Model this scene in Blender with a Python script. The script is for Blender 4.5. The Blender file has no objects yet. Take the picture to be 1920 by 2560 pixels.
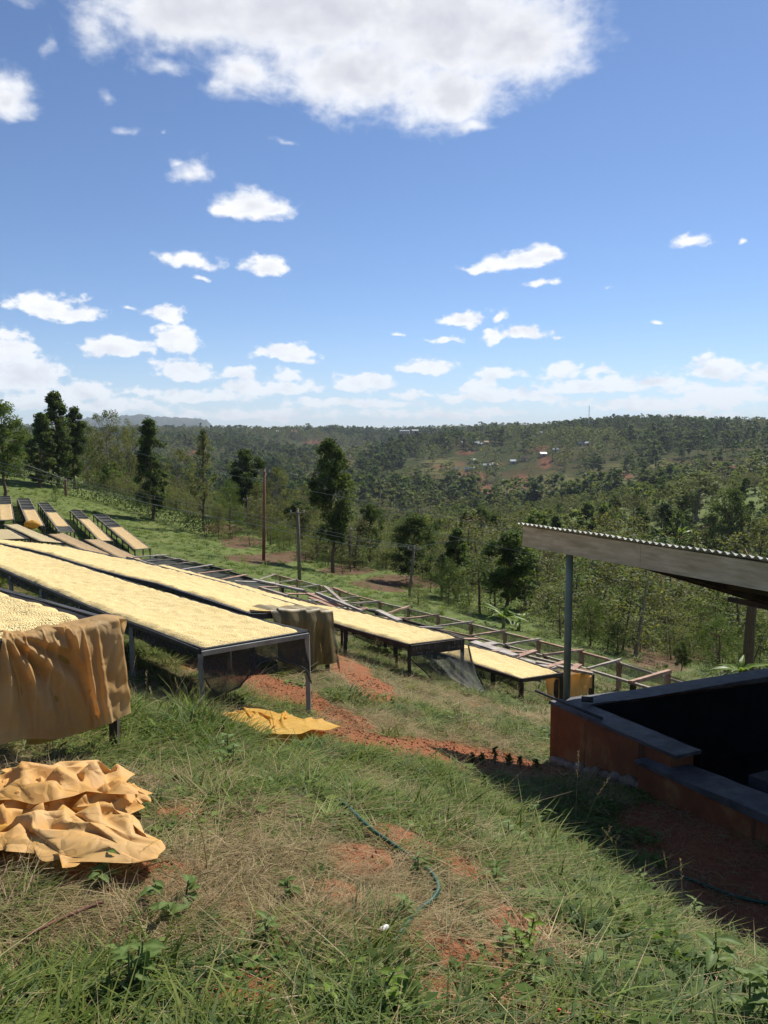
import bpy, math, random
import numpy as np
from mathutils import Vector, Matrix

R = math.radians
random.seed(7)
rng = np.random.default_rng(7)
S = bpy.context.scene
COL = S.collection

# ------------------------------------------------------------------ camera
CAM_H = 1.6
PITCH = R(5.28)
CP, SP = math.cos(PITCH), math.sin(PITCH)
cam_data = bpy.data.cameras.new("camera")
cam_data.sensor_fit = 'VERTICAL'
cam_data.sensor_height = 24.0
cam_data.lens = 24.0 * 2000 / 2560
cam_data.clip_start = 0.05
cam_data.clip_end = 30000
cam = bpy.data.objects.new("camera", cam_data)
cam.location = (0, 0, CAM_H)
cam.rotation_euler = (R(90) - PITCH, 0, 0)
COL.objects.link(cam)
S.camera = cam

# ------------------------------------------------------------------ sun, exposure
SUN_AZ, SUN_EL = R(34), R(45)
sun_data = bpy.data.lights.new("sun", 'SUN')
sun_data.energy = 5.0
sun_data.angle = R(0.53)
sun_data.color = (1.0, 0.95, 0.87)
sun = bpy.data.objects.new("sun", sun_data)
sdir = Vector((math.cos(SUN_EL) * math.sin(SUN_AZ), math.cos(SUN_EL) * math.cos(SUN_AZ), math.sin(SUN_EL)))
sun.rotation_euler = sdir.to_track_quat('Z', 'Y').to_euler()
sun.location = (20, 20, 60)
COL.objects.link(sun)
S.view_settings.view_transform = 'Standard'
S.view_settings.look = 'None'
S.view_settings.exposure = 0.42
S.view_settings.gamma = 1.0
S.view_settings.use_curve_mapping = False
S.cycles.max_bounces = 8
S.cycles.diffuse_bounces = 3
S.cycles.transparent_max_bounces = 10
S.cycles.volume_bounces = 0
S.cycles.use_denoising = True

# ------------------------------------------------------------------ pixel helpers (photo pixels, 1920 x 2560)
def ray(px, py):
    u = (px - 960) / 2000.0
    v = (1280 - py) / 2000.0
    return (u, CP + v * SP, -SP + v * CP)

def at(px, py, Y):
    d = ray(px, py)
    k = Y / d[1]
    return Vector((d[0] * k, Y, CAM_H + d[2] * k))

def proj(x, y, z):
    zz = z - CAM_H
    f = y * CP - zz * SP
    up = y * SP + zz * CP
    f = np.maximum(f, 1e-6) if isinstance(f, np.ndarray) else max(f, 1e-6)
    return 960 + 2000 * x / f, 1280 - 2000 * up / f

# ------------------------------------------------------------------ world: Nishita sky with cumulus
def build_world():
    w = bpy.data.worlds.new("World")
    S.world = w
    w.cycles.sampling_method = 'MANUAL'
    w.cycles.sample_map_resolution = 256
    w.use_nodes = True
    nt = w.node_tree
    for n in list(nt.nodes):
        nt.nodes.remove(n)
    N, L = nt.nodes, nt.links
    out = N.new('ShaderNodeOutputWorld')
    bg = N.new('ShaderNodeBackground')
    STR = 0.085
    bg.inputs['Strength'].default_value = STR
    sky = N.new('ShaderNodeTexSky')
    sky.sky_type = 'NISHITA'
    sky.sun_disc = False
    sky.sun_elevation = SUN_EL
    sky.sun_rotation = SUN_AZ
    sky.altitude = 1700
    sky.air_density = 1.0
    sky.dust_density = 0.25
    sky.ozone_density = 2.6

    def m(t, op, *ins, clamp=False):
        n = t.nodes.new('ShaderNodeMath')
        n.operation = op
        n.use_clamp = clamp
        for i, a in enumerate(ins):
            if isinstance(a, (int, float)):
                n.inputs[i].default_value = a
            else:
                t.links.new(a, n.inputs[i])
        return n.outputs[0]

    # cloud blobs: photo px centre, half sizes, weight
    B = [
        (760, 20, 620, 170, 1.0), (1120, 60, 360, 190, 1.0), (480, 20, 330, 110, 1.0), (1300, 95, 260, 145, .95),
        (900, 180, 330, 130, .95), (1120, 240, 220, 110, .9), (620, 180, 170, 80, .75), (400, 170, 140, 50, .55),
        (230, 80, 110, 80, .6), (1180, 320, 90, 40, .7), (820, -160, 800, 180, 1.0), (560, 220, 110, 50, .6),
        (20, 240, 100, 90, .85), (40, 0, 110, 30, .5),
        (620, 510, 110, 60, .85), (690, 520, 75, 45, .8), (560, 520, 60, 35, .6),
        (475, 425, 80, 60, .6), (455, 400, 50, 30, .5), (270, 252, 50, 34, .5), (320, 325, 66, 28, .5), (405, 330, 34, 22, .5), (730, 350, 70, 20, .46), (115, 110, 40, 70, .42),
        (670, 668, 80, 42, .82), (480, 650, 120, 36, .72), (420, 645, 70, 24, .6), (505, 695, 34, 17, .55),
        (1300, 650, 120, 42, .9), (1350, 640, 70, 45, .85), (1200, 668, 70, 20, .6),
        (1345, 710, 70, 20, .6), (1720, 600, 75, 32, .62), (1858, 602, 22, 14, .5), (1520, 715, 35, 14, .4),
        (1160, 795, 90, 32, .8), (1260, 790, 30, 30, .6), (1310, 830, 80, 34, .8), (1110, 845, 60, 18, .6), (1235, 835, 50, 30, .75),
        (1650, 800, 45, 15, .5), (995, 838, 32, 16, .5), (1400, 845, 30, 12, .4),
        (110, 760, 120, 52, .9), (180, 780, 90, 34, .8), (415, 785, 65, 35, .75), (325, 770, 35, 18, .5),
        (290, 865, 130, 42, .85), (440, 845, 70, 50, .9), (460, 920, 110, 46, .9),
        (715, 880, 105, 38, .9), (590, 930, 70, 30, .7), (720, 930, 50, 30, .75), (700, 965, 140, 40, .75),
        (910, 955, 95, 40, .9), (1020, 985, 70, 24, .65), (1070, 912, 105, 30, .85), (1240, 935, 90, 36, .75),
        (1400, 925, 80, 36, .75), (1400, 960, 110, 30, .7), (1500, 920, 60, 22, .7), (1560, 955, 100, 36, .75),
        (1790, 920, 120, 42, .85), (1720, 965, 110, 32, .65), (1890, 940, 90, 50, .7),
        (20, 870, 80, 70, .95), (60, 940, 150, 70, .9), (220, 980, 110, 50, .8), (350, 985, 60, 28, .7),
        (500, 985, 190, 30, .78), (900, 1008, 230, 26, .72), (1250, 990, 220, 30, .78), (1600, 1006, 280, 28, .72), (250, 1016, 280, 30, .72), (620, 965, 90, 34, .82), (1190, 965, 70, 30, .8), (1330, 985, 110, 26, .8), (1640, 955, 80, 28, .78), (1100, 1034, 420, 26, .62), (620, 1034, 380, 26, .62), (1700, 1038, 300, 26, .62), (1480, 960, 140, 34, .8), (1820, 985, 160, 44, .85), (120, 1000, 200, 40, .75),
    ]
    blobs = []
    for px, py, rx, ry, s in B:
        d = Vector(ray(px, py)).normalized()
        az = math.atan2(d.x, d.y)
        el = math.asin(d.z)
        cosf = math.sqrt(1 + ((px - 960) / 2000) ** 2)
        blobs.append((az, el, rx / 2000 / cosf ** 2 * 1.25, ry / 2000 * 1.25 / (1 + .5 * math.sin(abs(el)) ** 2), s))
    r2 = random.Random(5)                      # the same kind of sky goes on outside the frame
    for k in range(18):
        az = r2.uniform(.62, 2 * math.pi - .62)
        el = R(r2.choice([2, 4, 6, 9, 13, 18, 26, 36, 50]) + r2.uniform(0, 3))
        sz = r2.uniform(.09, .2) * (.6 + el * .9)
        blobs.append(((az + math.pi) % (2 * math.pi) - math.pi, el, sz * 1.4 / math.cos(el), sz * .5, r2.uniform(.6, .95)))

    g = bpy.data.node_groups.new("cloud_field", 'ShaderNodeTree')
    g.interface.new_socket("Vector", in_out='INPUT', socket_type='NodeSocketVector')
    g.interface.new_socket("Value", in_out='OUTPUT', socket_type='NodeSocketFloat')
    gi = g.nodes.new('NodeGroupInput')
    go = g.nodes.new('NodeGroupOutput')
    acc = None
    src = gi.outputs[0]
    for i_, (az, el, rx, ry, s) in enumerate(blobs):
        if i_ and i_ % 6 == 0:                        # ties each batch to the one before, so few values stay live at once
            tie = g.nodes.new('ShaderNodeVectorMath'); tie.operation = 'ADD'
            g.links.new(src, tie.inputs[0]); g.links.new(m(g, 'MULTIPLY', acc, 1e-9), tie.inputs[1])
            src = tie.outputs[0]
        mp = g.nodes.new('ShaderNodeMapping')
        mp.vector_type = 'TEXTURE'
        mp.inputs['Location'].default_value = (az, el - (ry * .12 if el < .36 else 0), 0)
        mp.inputs['Scale'].default_value = (rx, ry, 1)
        g.links.new(src, mp.inputs['Vector'])
        vec = mp.outputs[0]
        if el < .36:                                  # cumulus seen from the side: flat base
            k2 = g.nodes.new('ShaderNodeVectorMath'); k2.operation = 'MULTIPLY'
            g.links.new(vec, k2.inputs[0]); k2.inputs[1].default_value = (1, 1.6, 1)
            k3 = g.nodes.new('ShaderNodeVectorMath'); k3.operation = 'MINIMUM'
            g.links.new(vec, k3.inputs[0]); g.links.new(k2.outputs[0], k3.inputs[1])
            vec = k3.outputs[0]
        gr = g.nodes.new('ShaderNodeTexGradient')
        gr.gradient_type = 'SPHERICAL'
        g.links.new(vec, gr.inputs[0])
        a = m(g, 'MULTIPLY', gr.outputs['Fac'], s)
        acc = a if acc is None else m(g, 'SMOOTH_MAX', acc, a, .12)
    g.links.new(acc, go.inputs[0])

    tc = N.new('ShaderNodeTexCoord')
    nv = N.new('ShaderNodeVectorMath'); nv.operation = 'NORMALIZE'
    L.new(tc.outputs['Generated'], nv.inputs[0])
    sx = N.new('ShaderNodeSeparateXYZ')
    L.new(nv.outputs[0], sx.inputs[0])
    az = m(nt, 'ARCTAN2', sx.outputs[0], sx.outputs[1])
    el = m(nt, 'ARCSINE', sx.outputs[2])
    cx = N.new('ShaderNodeCombineXYZ')
    L.new(az, cx.inputs[0]); L.new(el, cx.inputs[1])

    def noise(vec, scale, detail, rough, dist=0.0):
        n = N.new('ShaderNodeTexNoise')
        n.inputs['Scale'].default_value = scale
        n.inputs['Detail'].default_value = detail
        n.inputs['Roughness'].default_value = rough
        n.inputs['Distortion'].default_value = dist
        L.new(vec, n.inputs['Vector'])
        return n
    stretch = N.new('ShaderNodeMapping')
    stretch.inputs['Scale'].default_value = (1, 1.5, 1)
    L.new(cx.outputs[0], stretch.inputs[0])

    def smooth(x, a, b):
        n = N.new('ShaderNodeMapRange'); n.interpolation_type = 'SMOOTHSTEP'
        n.inputs['From Min'].default_value = a; n.inputs['From Max'].default_value = b
        L.new(x, n.inputs['Value'])
        return n.outputs[0]
    wn = noise(stretch.outputs[0], 22, 2, .5)
    wv = N.new('ShaderNodeVectorMath'); wv.operation = 'MULTIPLY_ADD'
    L.new(wn.outputs['Color'], wv.inputs[0])
    wv.inputs[1].default_value = (.036, .022, 0)
    sub = N.new('ShaderNodeVectorMath'); sub.operation = 'SUBTRACT'
    L.new(cx.outputs[0], sub.inputs[0]); sub.inputs[1].default_value = (.018, .011, 0)
    L.new(sub.outputs[0], wv.inputs[2])
    grp = N.new('ShaderNodeGroup'); grp.node_tree = g
    L.new(wv.outputs[0], grp.inputs[0])
    n1 = noise(stretch.outputs[0], 26, 8, .58, .25)
    n2 = noise(stretch.outputs[0], 9, 2, .5)
    n4 = noise(stretch.outputs[0], 70, 6, .55, .1)
    puff = m(nt, 'MULTIPLY', m(nt, 'SUBTRACT', n4.outputs['Fac'], .5), m(nt, 'MULTIPLY_ADD', smooth(el, .05, .4), -1.2, 1.6))
    ad = N.new('ShaderNodeVectorMath'); ad.operation = 'ADD'
    L.new(stretch.outputs[0], ad.inputs[0]); ad.inputs[1].default_value = (.006, .018, 0)
    n3 = noise(ad.outputs[0], 26, 3, .5, .25)      # the same field a step towards the sun
    f = m(nt, 'MULTIPLY', m(nt, 'SUBTRACT', n1.outputs['Fac'], .5), m(nt, 'MULTIPLY_ADD', el, -.2, 1.1))
    f2 = m(nt, 'MULTIPLY', m(nt, 'SUBTRACT', n2.outputs['Fac'], .5), .35)
    body = grp.outputs[0]
    d0 = m(nt, 'SUBTRACT', m(nt, 'ADD', puff, m(nt, 'ADD', m(nt, 'ADD', m(nt, 'MULTIPLY', body, 1.95), f), f2)), .53)
    relief = m(nt, 'MULTIPLY', m(nt, 'SUBTRACT', n3.outputs['Fac'], n1.outputs['Fac']), m(nt, 'MULTIPLY_ADD', el, -2.6, 1.9))

    # soft wide edge overhead, crisper far puffs
    soft = m(nt, 'MULTIPLY_ADD', smooth(el, .12, .45), .46, .44)
    alpha = nt.nodes.new('ShaderNodeMapRange'); alpha.interpolation_type = 'SMOOTHSTEP'
    L.new(d0, alpha.inputs['Value']); alpha.inputs['From Min'].default_value = -.04; L.new(soft, alpha.inputs['From Max'])
    alpha = alpha.outputs[0]
    under = m(nt, 'MULTIPLY', smooth(d0, .4, 1.25), smooth(el, .08, .42))
    under = m(nt, 'MULTIPLY_ADD', under, .62, m(nt, 'MULTIPLY', smooth(d0, .3, 1.2), .18))
    thick = m(nt, 'ADD', under, relief, clamp=True)
    cr = N.new('ShaderNodeMix'); cr.data_type = 'RGBA'
    L.new(thick, cr.inputs['Factor'])
    cr.inputs['A'].default_value = (.80 / STR, .81 / STR, .83 / STR, 1)
    cr.inputs['B'].default_value = (.50 / STR, .51 / STR, .57 / STR, 1)
    # far clouds are seen through more air
    hz = smooth(el, .0, .16)
    fade = m(nt, 'MULTIPLY_ADD', hz, .28, .70)
    alpha = m(nt, 'MULTIPLY', alpha, fade)
    hazeb = m(nt, 'MULTIPLY', m(nt, 'SUBTRACT', 1.0, smooth(el, -.02, .15)), .36)
    mixn = N.new('ShaderNodeMix'); mixn.data_type = 'RGBA'
    L.new(alpha, mixn.inputs['Factor'])
    tint = N.new('ShaderNodeMix'); tint.data_type = 'RGBA'; tint.blend_type = 'MULTIPLY'
    tint.inputs['Factor'].default_value = 1.0
    L.new(sky.outputs[0], tint.inputs['A'])
    tint.inputs['B'].default_value = (.86, .93, 1.05, 1)
    hm = N.new('ShaderNodeMix'); hm.data_type = 'RGBA'
    L.new(hazeb, hm.inputs['Factor']); L.new(tint.outputs['Result'], hm.inputs['A'])
    hm.inputs['B'].default_value = (.52 / STR, .60 / STR, .71 / STR, 1)
    L.new(hm.outputs['Result'], mixn.inputs['A'])
    L.new(cr.outputs['Result'], mixn.inputs['B'])
    L.new(mixn.outputs['Result'], bg.inputs['Color'])
    L.new(bg.outputs[0], out.inputs[0])
build_world()

# ------------------------------------------------------------------ numpy noise
_perm = np.random.default_rng(3).random((256, 256))
def vnoise(x, y):
    x = np.asarray(x, float); y = np.asarray(y, float)
    xi = np.floor(x).astype(int); yi = np.floor(y).astype(int)
    fx = x - xi; fy = y - yi
    fx = fx * fx * (3 - 2 * fx); fy = fy * fy * (3 - 2 * fy)
    a = _perm[xi & 255, yi & 255]; b = _perm[(xi + 1) & 255, yi & 255]
    c = _perm[xi & 255, (yi + 1) & 255]; d = _perm[(xi + 1) & 255, (yi + 1) & 255]
    return (a * (1 - fx) + b * fx) * (1 - fy) + (c * (1 - fx) + d * fx) * fy - .5
def fbm(x, y, o=4, g=.5):
    t = 0; s = 1.0
    for k in range(o):
        t = t + s * vnoise(x * 2 ** k + 17 * k, y * 2 ** k - 31 * k)
        s *= g
    return t
def sstep(x, a, b):
    t = np.clip((x - a) / (b - a), 0, 1)
    return t * t * (3 - 2 * t)

# ------------------------------------------------------------------ object helpers
def mesh_obj(name, verts, faces, mat=None, parent=None, smooth=False, loc=None):
    me = bpy.data.meshes.new(name)
    me.from_pydata([tuple(v) for v in verts], [], faces)
    if mat is not None:
        for mm in (mat if isinstance(mat, (list, tuple)) else [mat]):
            me.materials.append(mm)
    if smooth:
        me.polygons.foreach_set('use_smooth', [True] * len(me.polygons))
    me.update()
    return link(name, me, parent, loc)
def link(name, me, parent=None, loc=None):
    o = bpy.data.objects.new(name, me)
    COL.objects.link(o)
    if parent is not None:
        o.parent = parent
    if loc is not None:
        o.location = loc
    return o
def fast_mesh(name, V, Q, mats=(), smooth=False, attrs=None, tri=False):
    """numpy verts (n,3), faces (m,k) of constant size"""
    V = np.asarray(V, np.float32); Q = np.asarray(Q, np.int32)
    me = bpy.data.meshes.new(name)
    me.vertices.add(len(V)); me.vertices.foreach_set('co', V.ravel())
    k = Q.shape[1]
    me.loops.add(Q.size); me.loops.foreach_set('vertex_index', Q.ravel())
    me.polygons.add(len(Q))
    me.polygons.foreach_set('loop_start', np.arange(0, Q.size, k, dtype=np.int32))
    me.polygons.foreach_set('loop_total', np.full(len(Q), k, np.int32))
    if smooth:
        me.polygons.foreach_set('use_smooth', np.ones(len(Q), bool))
    for mm in mats:
        me.materials.append(mm)
    if attrs:
        for nm, val in attrs.items():
            a = me.attributes.new(nm, 'FLOAT', 'POINT')
            a.data.foreach_set('value', np.asarray(val, np.float32))
    me.update(calc_edges=True)
    me.validate()
    return me
def tag(o, label=None, cat=None, group=None, kind=None):
    if label: o['label'] = label
    if cat: o['category'] = cat
    if group: o['group'] = group
    if kind: o['kind'] = kind
    return o
def empty(name, loc, label=None, cat=None, group=None, rz=0):
    o = bpy.data.objects.new(name, None)
    o.empty_display_size = .2
    COL.objects.link(o)
    o.location = loc
    o.rotation_euler = (0, 0, rz)
    return tag(o, label, cat, group)

class MB:
    """collects verts and faces for ONE mesh"""
    def __init__(s): s.v = []; s.f = []
    def add(s, V, F):
        b = len(s.v)
        s.v += [tuple(x) for x in V]
        s.f += [tuple(i + b for i in f) for f in F]
    def beam(s, p0, p1, w, h, jit=0.0, up=Vector((0, 0, 1)), seg=1, taper=1.0):
        p0 = Vector(p0); p1 = Vector(p1)
        d = (p1 - p0).normalized()
        sd = d.cross(up)
        if sd.length < 1e-4: sd = d.cross(Vector((0, 1, 0)))
        sd.normalize(); u = sd.cross(d).normalized()
        V = []
        for k in range(seg + 1):
            t = k / seg
            c = p0.lerp(p1, t)
            q = 1 + (taper - 1) * t
            for a, b in ((-1, -1), (1, -1), (1, 1), (-1, 1)):
                V.append(c + sd * (a * w / 2 * q + random.uniform(-jit, jit)) + u * (b * h / 2 * q + random.uniform(-jit, jit)))
        F = [(3, 2, 1, 0), tuple(seg * 4 + i for i in range(4))]
        for k in range(seg):
            for i in range(4):
                j = (i + 1) % 4
                F.append((k * 4 + i, k * 4 + j, k * 4 + 4 + j, k * 4 + 4 + i))
        s.add(V, F)
        return s
    def tube(s, pts, radii, n=8, cap=True):
        pts = [Vector(p) for p in pts]
        V = []; F = []
        for k, p in enumerate(pts):
            a = pts[max(k - 1, 0)]; b = pts[min(k + 1, len(pts) - 1)]
            d = (b - a).normalized()
            ref = Vector((0, 0, 1)) if abs(d.z) < .9 else Vector((1, 0, 0))
            x = d.cross(ref).normalized(); y = d.cross(x).normalized()
            r = radii[k] if hasattr(radii, '__len__') else radii
            for i in range(n):
                an = 2 * math.pi * i / n
                V.append(p + x * (r * math.cos(an)) + y * (r * math.sin(an)))
        for k in range(len(pts) - 1):
            for i in range(n):
                j = (i + 1) % n
                F.append((k * n + i, k * n + j, k * n + n + j, k * n + n + i))
        if cap:
            F.append(tuple(range(n - 1, -1, -1)))
            F.append(tuple((len(pts) - 1) * n + i for i in range(n)))
        s.add(V, F)
        return s
    def build(s, name, mat, parent=None, smooth=False, loc=None):
        return mesh_obj(name, s.v, s.f, mat, parent, smooth, loc)

def grid_faces(nu, nv):
    """faces of an (nu x nv) vertex grid, index i*nv+j"""
    i, j = np.meshgrid(np.arange(nu - 1), np.arange(nv - 1), indexing='ij')
    a = (i * nv + j).ravel()
    return np.stack([a, a + nv, a + nv + 1, a + 1], 1)

# ------------------------------------------------------------------ materials
def new_mat(name):
    m = bpy.data.materials.new(name)
    m.use_nodes = True
    nt = m.node_tree
    return m, nt, nt.nodes['Principled BSDF']
def nd(nt, typ, **kw):
    n = nt.nodes.new(typ)
    for k, v in kw.items():
        if k.startswith('_'): setattr(n, k[1:], v)
        else: n.inputs[k.replace('0', ' ')].default_value = v
    return n
def ramp(nt, fac, stops):
    r = nt.nodes.new('ShaderNodeValToRGB')
    el = r.color_ramp.elements
    while len(el) < len(stops): el.new(.5)
    for e, (p, c) in zip(el, stops):
        e.position = p; e.color = (*c, 1)
    nt.links.new(fac, r.inputs[0])
    return r.outputs[0]
def mixc(nt, fac, a, b, mode='MIX'):
    n = nt.nodes.new('ShaderNodeMix'); n.data_type = 'RGBA'; n.blend_type = mode
    for key, val in (('Factor', fac), ('A', a), ('B', b)):
        if isinstance(val, (int, float)): n.inputs[key].default_value = val
        elif isinstance(val, tuple): n.inputs[key].default_value = (*val, 1)
        else: nt.links.new(val, n.inputs[key])
    return n.outputs['Result']
def noise_n(nt, scale, detail=4, rough=.55, vec=None, dist=0):
    n = nt.nodes.new('ShaderNodeTexNoise')
    n.inputs['Scale'].default_value = scale
    n.inputs['Detail'].default_value = detail
    n.inputs['Roughness'].default_value = rough
    n.inputs['Distortion'].default_value = dist
    if vec is None:
        tc = nt.nodes.new('ShaderNodeTexCoord'); vec = tc.outputs['Object']
    nt.links.new(vec, n.inputs['Vector'])
    return n.outputs['Fac']
def stretched(nt, scale):
    tc = nt.nodes.new('ShaderNodeTexCoord')
    mp = nt.nodes.new('ShaderNodeMapping'); mp.inputs['Scale'].default_value = scale
    nt.links.new(tc.outputs['Object'], mp.inputs[0])
    return mp.outputs[0]
def bump(nt, bsdf, h, strength, dist=.01):
    b = nt.nodes.new('ShaderNodeBump')
    b.inputs['Strength'].default_value = strength
    b.inputs['Distance'].default_value = dist
    nt.links.new(h, b.inputs['Height'])
    nt.links.new(b.outputs[0], bsdf.inputs['Normal'])
def simple(name, ca, cb, scale=8, rough=.85, bmp=.3, bscale=None, bdist=.01, vecscale=None, spec=.3, lo=.3, hi=.7):
    m, nt, b = new_mat(name)
    vec = stretched(nt, vecscale) if vecscale else None
    f = noise_n(nt, scale, 6, .6, vec)
    nt.links.new(ramp(nt, f, [(lo, ca), (hi, cb)]), b.inputs['Base Color'])
    b.inputs['Roughness'].default_value = rough
    b.inputs['Specular IOR Level'].default_value = spec
    if bmp:
        bump(nt, b, noise_n(nt, bscale or scale * 4, 6, .65, vec), bmp, bdist)
    return m
def attr(nt, name):
    a = nt.nodes.new('ShaderNodeAttribute'); a.attribute_name = name
    return a.outputs['Fac']
def foliage_mat(name, dark, mid, light, transl=.3, rough=.65, randomise=.0, dry=None):
    m, nt, b = new_mat(name)
    c = ramp(nt, attr(nt, 'tint'), [(0, dark), (.5, mid), (1, light)])
    if randomise:
        oi = nt.nodes.new('ShaderNodeObjectInfo')
        hs = nt.nodes.new('ShaderNodeHueSaturation')
        mr = nt.nodes.new('ShaderNodeMapRange')
        nt.links.new(oi.outputs['Random'], mr.inputs['Value'])
        mr.inputs['To Min'].default_value = 1 - randomise; mr.inputs['To Max'].default_value = 1 + randomise
        nt.links.new(mr.outputs[0], hs.inputs['Value'])
        mr2 = nt.nodes.new('ShaderNodeMapRange')
        wn = nt.nodes.new('ShaderNodeTexWhiteNoise'); wn.noise_dimensions = '1D'
        nt.links.new(oi.outputs['Random'], wn.inputs['W'])
        nt.links.new(wn.outputs['Value'], mr2.inputs['Value'])
        mr2.inputs['To Min'].default_value = .5 - randomise * .1; mr2.inputs['To Max'].default_value = .5 + randomise * .07
        nt.links.new(mr2.outputs[0], hs.inputs['Hue'])
        nt.links.new(c, hs.inputs['Color'])
        c = hs.outputs[0]
    nt.links.new(c, b.inputs['Base Color'])
    b.inputs['Roughness'].default_value = rough
    b.inputs['Specular IOR Level'].default_value = .12
    tr = nt.nodes.new('ShaderNodeBsdfTranslucent')
    nt.links.new(mixc(nt, 1.0, c, (1.25, 1.25, .6), 'MULTIPLY'), tr.inputs['Color'])
    mx = nt.nodes.new('ShaderNodeMixShader'); mx.inputs[0].default_value = transl
    nt.links.new(b.outputs[0], mx.inputs[1]); nt.links.new(tr.outputs[0], mx.inputs[2])
    nt.links.new(mx.outputs[0], nt.nodes['Material Output'].inputs[0])
    return m
M = {}
# ------------------------------------------------------------------ terrain
class TPS:
    def __init__(s, P, z, lam=1e-4):
        P = np.asarray(P, float); z = np.asarray(z, float)
        s.c = P.mean(0); s.s = P.std(0).max()
        Q = (P - s.c) / s.s
        n = len(Q)
        K = s.k(Q, Q) + lam * np.eye(n)
        A = np.zeros((n + 3, n + 3)); A[:n, :n] = K
        A[:n, n] = 1; A[:n, n + 1:] = Q; A[n, :n] = 1; A[n + 1:, :n] = Q.T
        s.w = np.linalg.solve(A, np.concatenate([z, [0, 0, 0]])); s.Q = Q
    @staticmethod
    def k(a, b):
        r2 = ((a[:, None, :] - b[None, :, :]) ** 2).sum(-1)
        return .5 * r2 * np.log(r2 + 1e-9)
    def __call__(s, X):
        X = (np.asarray(X, float) - s.c) / s.s
        n = len(s.Q)
        out = np.empty(len(X))
        for i in range(0, len(X), 20000):
            x = X[i:i + 20000]
            out[i:i + 20000] = s.k(x, s.Q) @ s.w[:n] + s.w[n] + x @ s.w[n + 1:]
        return out

# bed edges first: plan from a corner, an azimuth and a length; heights from the photo's edge lines
def ext_interp(px, poly):
    poly = sorted(poly)
    if px <= poly[0][0]: a, b = poly[0], poly[1]
    elif px >= poly[-1][0]: a, b = poly[-2], poly[-1]
    else:
        for a, b in zip(poly, poly[1:]):
            if a[0] <= px <= b[0]: break
    return a[1] + (b[1] - a[1]) * (px - a[0]) / (b[0] - a[0])
def edge(p0, az, length, poly, n):
    out = []
    d = (math.sin(az), math.cos(az))
    for k in range(n + 1):
        t = length * k / n
        x = p0[0] + d[0] * t; y = p0[1] + d[1] * t
        z = -1.0
        for _ in range(5):
            px, py = proj(x, y, z)
            r = ray(px, ext_interp(px, poly))
            z = CAM_H + y * r[2] / r[1]
        out.append(Vector((x, y, z)))
    return out
def bed_edges(px, py, Y, az, W, length, right, left, n):
    pr = at(px, py, Y)
    c = (math.cos(az), -math.sin(az))
    az = az
    Rr = edge((pr.x, pr.y), az, length, right, n)
    if left is None:
        Ll = [Vector((p.x - c[0] * W, p.y - c[1] * W, p.z)) for p in Rr]
    else:
        Ll = edge((pr.x - c[0] * W, pr.y - c[1] * W), az, length, left, n)
    return Ll, Rr
def quad_edges(nl, nr, Yn, fl, fr, Yf, n):
    """far beds: four corners in the photo and the distance of their ends"""
    a, b = at(*nl, Yn), at(*nr, Yn + .75); c, d = at(*fl, Yf), at(*fr, Yf + .75)
    return [a.lerp(c, k / n) for k in range(n + 1)], [b.lerp(d, k / n) for k in range(n + 1)]

AZ = R(-38.5)
E = {}
E['T0'] = bed_edges(280, 1552, 5.4, R(-47), 1.25, 5.0, [(0, 1470), (100, 1497), (174, 1524), (280, 1552)], None, 5)
E['T1'] = bed_edges(768, 1581, 8.85, AZ, 1.30, 17, [(8, 1367), (96, 1387), (193, 1414), (270, 1441), (386, 1475), (560, 1527), (676, 1560), (768, 1583)],
                    [(0, 1423), (96, 1465), (193, 1508), (270, 1539), (386, 1581), (501, 1628)], 12)
E['T2'] = bed_edges(818, 1532, 11.5, AZ, 1.25, 19, [(38, 1356), (154, 1367), (301, 1398), (386, 1416), (467, 1437), (548, 1456), (602, 1473), (714, 1508), (764, 1523)],
                    [(8, 1363), (96, 1380), (208, 1416), (285, 1438), (386, 1462), (482, 1488), (540, 1516), (640, 1542), (690, 1556)], 12)
E['T3'] = bed_edges(1156, 1598, 14.08, AZ, 1.25, 13, [(513, 1441), (610, 1466), (772, 1512), (907, 1535), (1023, 1566), (1131, 1595), (1156, 1598)],
                    [(826, 1558), (946, 1593), (1023, 1616)], 9)
E['T5'] = bed_edges(1406, 1687, 15.4, AZ, 1.2, 5.6, [(1172, 1616), (1238, 1633), (1341, 1662), (1391, 1684), (1406, 1687)],
                    [(1106, 1636), (1169, 1656), (1303, 1702)], 4)
E['F2'] = bed_edges(1480, 1684, 17.5, R(-40.5), 1.3, 22.5, [(393, 1388), (478, 1408), (555, 1423), (633, 1446), (800, 1490), (1000, 1548), (1100, 1578), (1200, 1608), (1391, 1655), (1480, 1684)],
                    [(362, 1404), (617, 1466), (800, 1514), (1000, 1566), (1200, 1622), (1400, 1700)], 16)
def frame_edges():
    W = 1.6
    pl = at(1577, 1712, 17.6)
    az = R(-30)
    right = [(687, 1437), (745, 1452), (807, 1466), (838, 1473), (899, 1497), (950, 1508), (1023, 1520), (1096, 1541), (1179, 1558), (1262, 1580), (1345, 1603), (1447, 1626), (1545, 1655), (1676, 1685), (1747, 1712)]
    left = [(633, 1448), (745, 1473), (884, 1514), (965, 1531), (1003, 1553), (1096, 1570), (1182, 1592), (1271, 1616), (1364, 1640), (1468, 1674), (1577, 1712), (1646, 1730)]
    c = (math.cos(az), -math.sin(az))
    s = -1.6
    p = (pl.x + math.sin(az) * s, pl.y + math.cos(az) * s)
    return edge(p, az, 27, left, 14), edge((p[0] + c[0] * W, p[1] + c[1] * W), az, 27, right, 14)
E['F'] = frame_edges()
E['B1'] = quad_edges((-60, 1352), (71, 1348), 30, (-60, 1322), (28, 1326), 36, 3)
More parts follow.
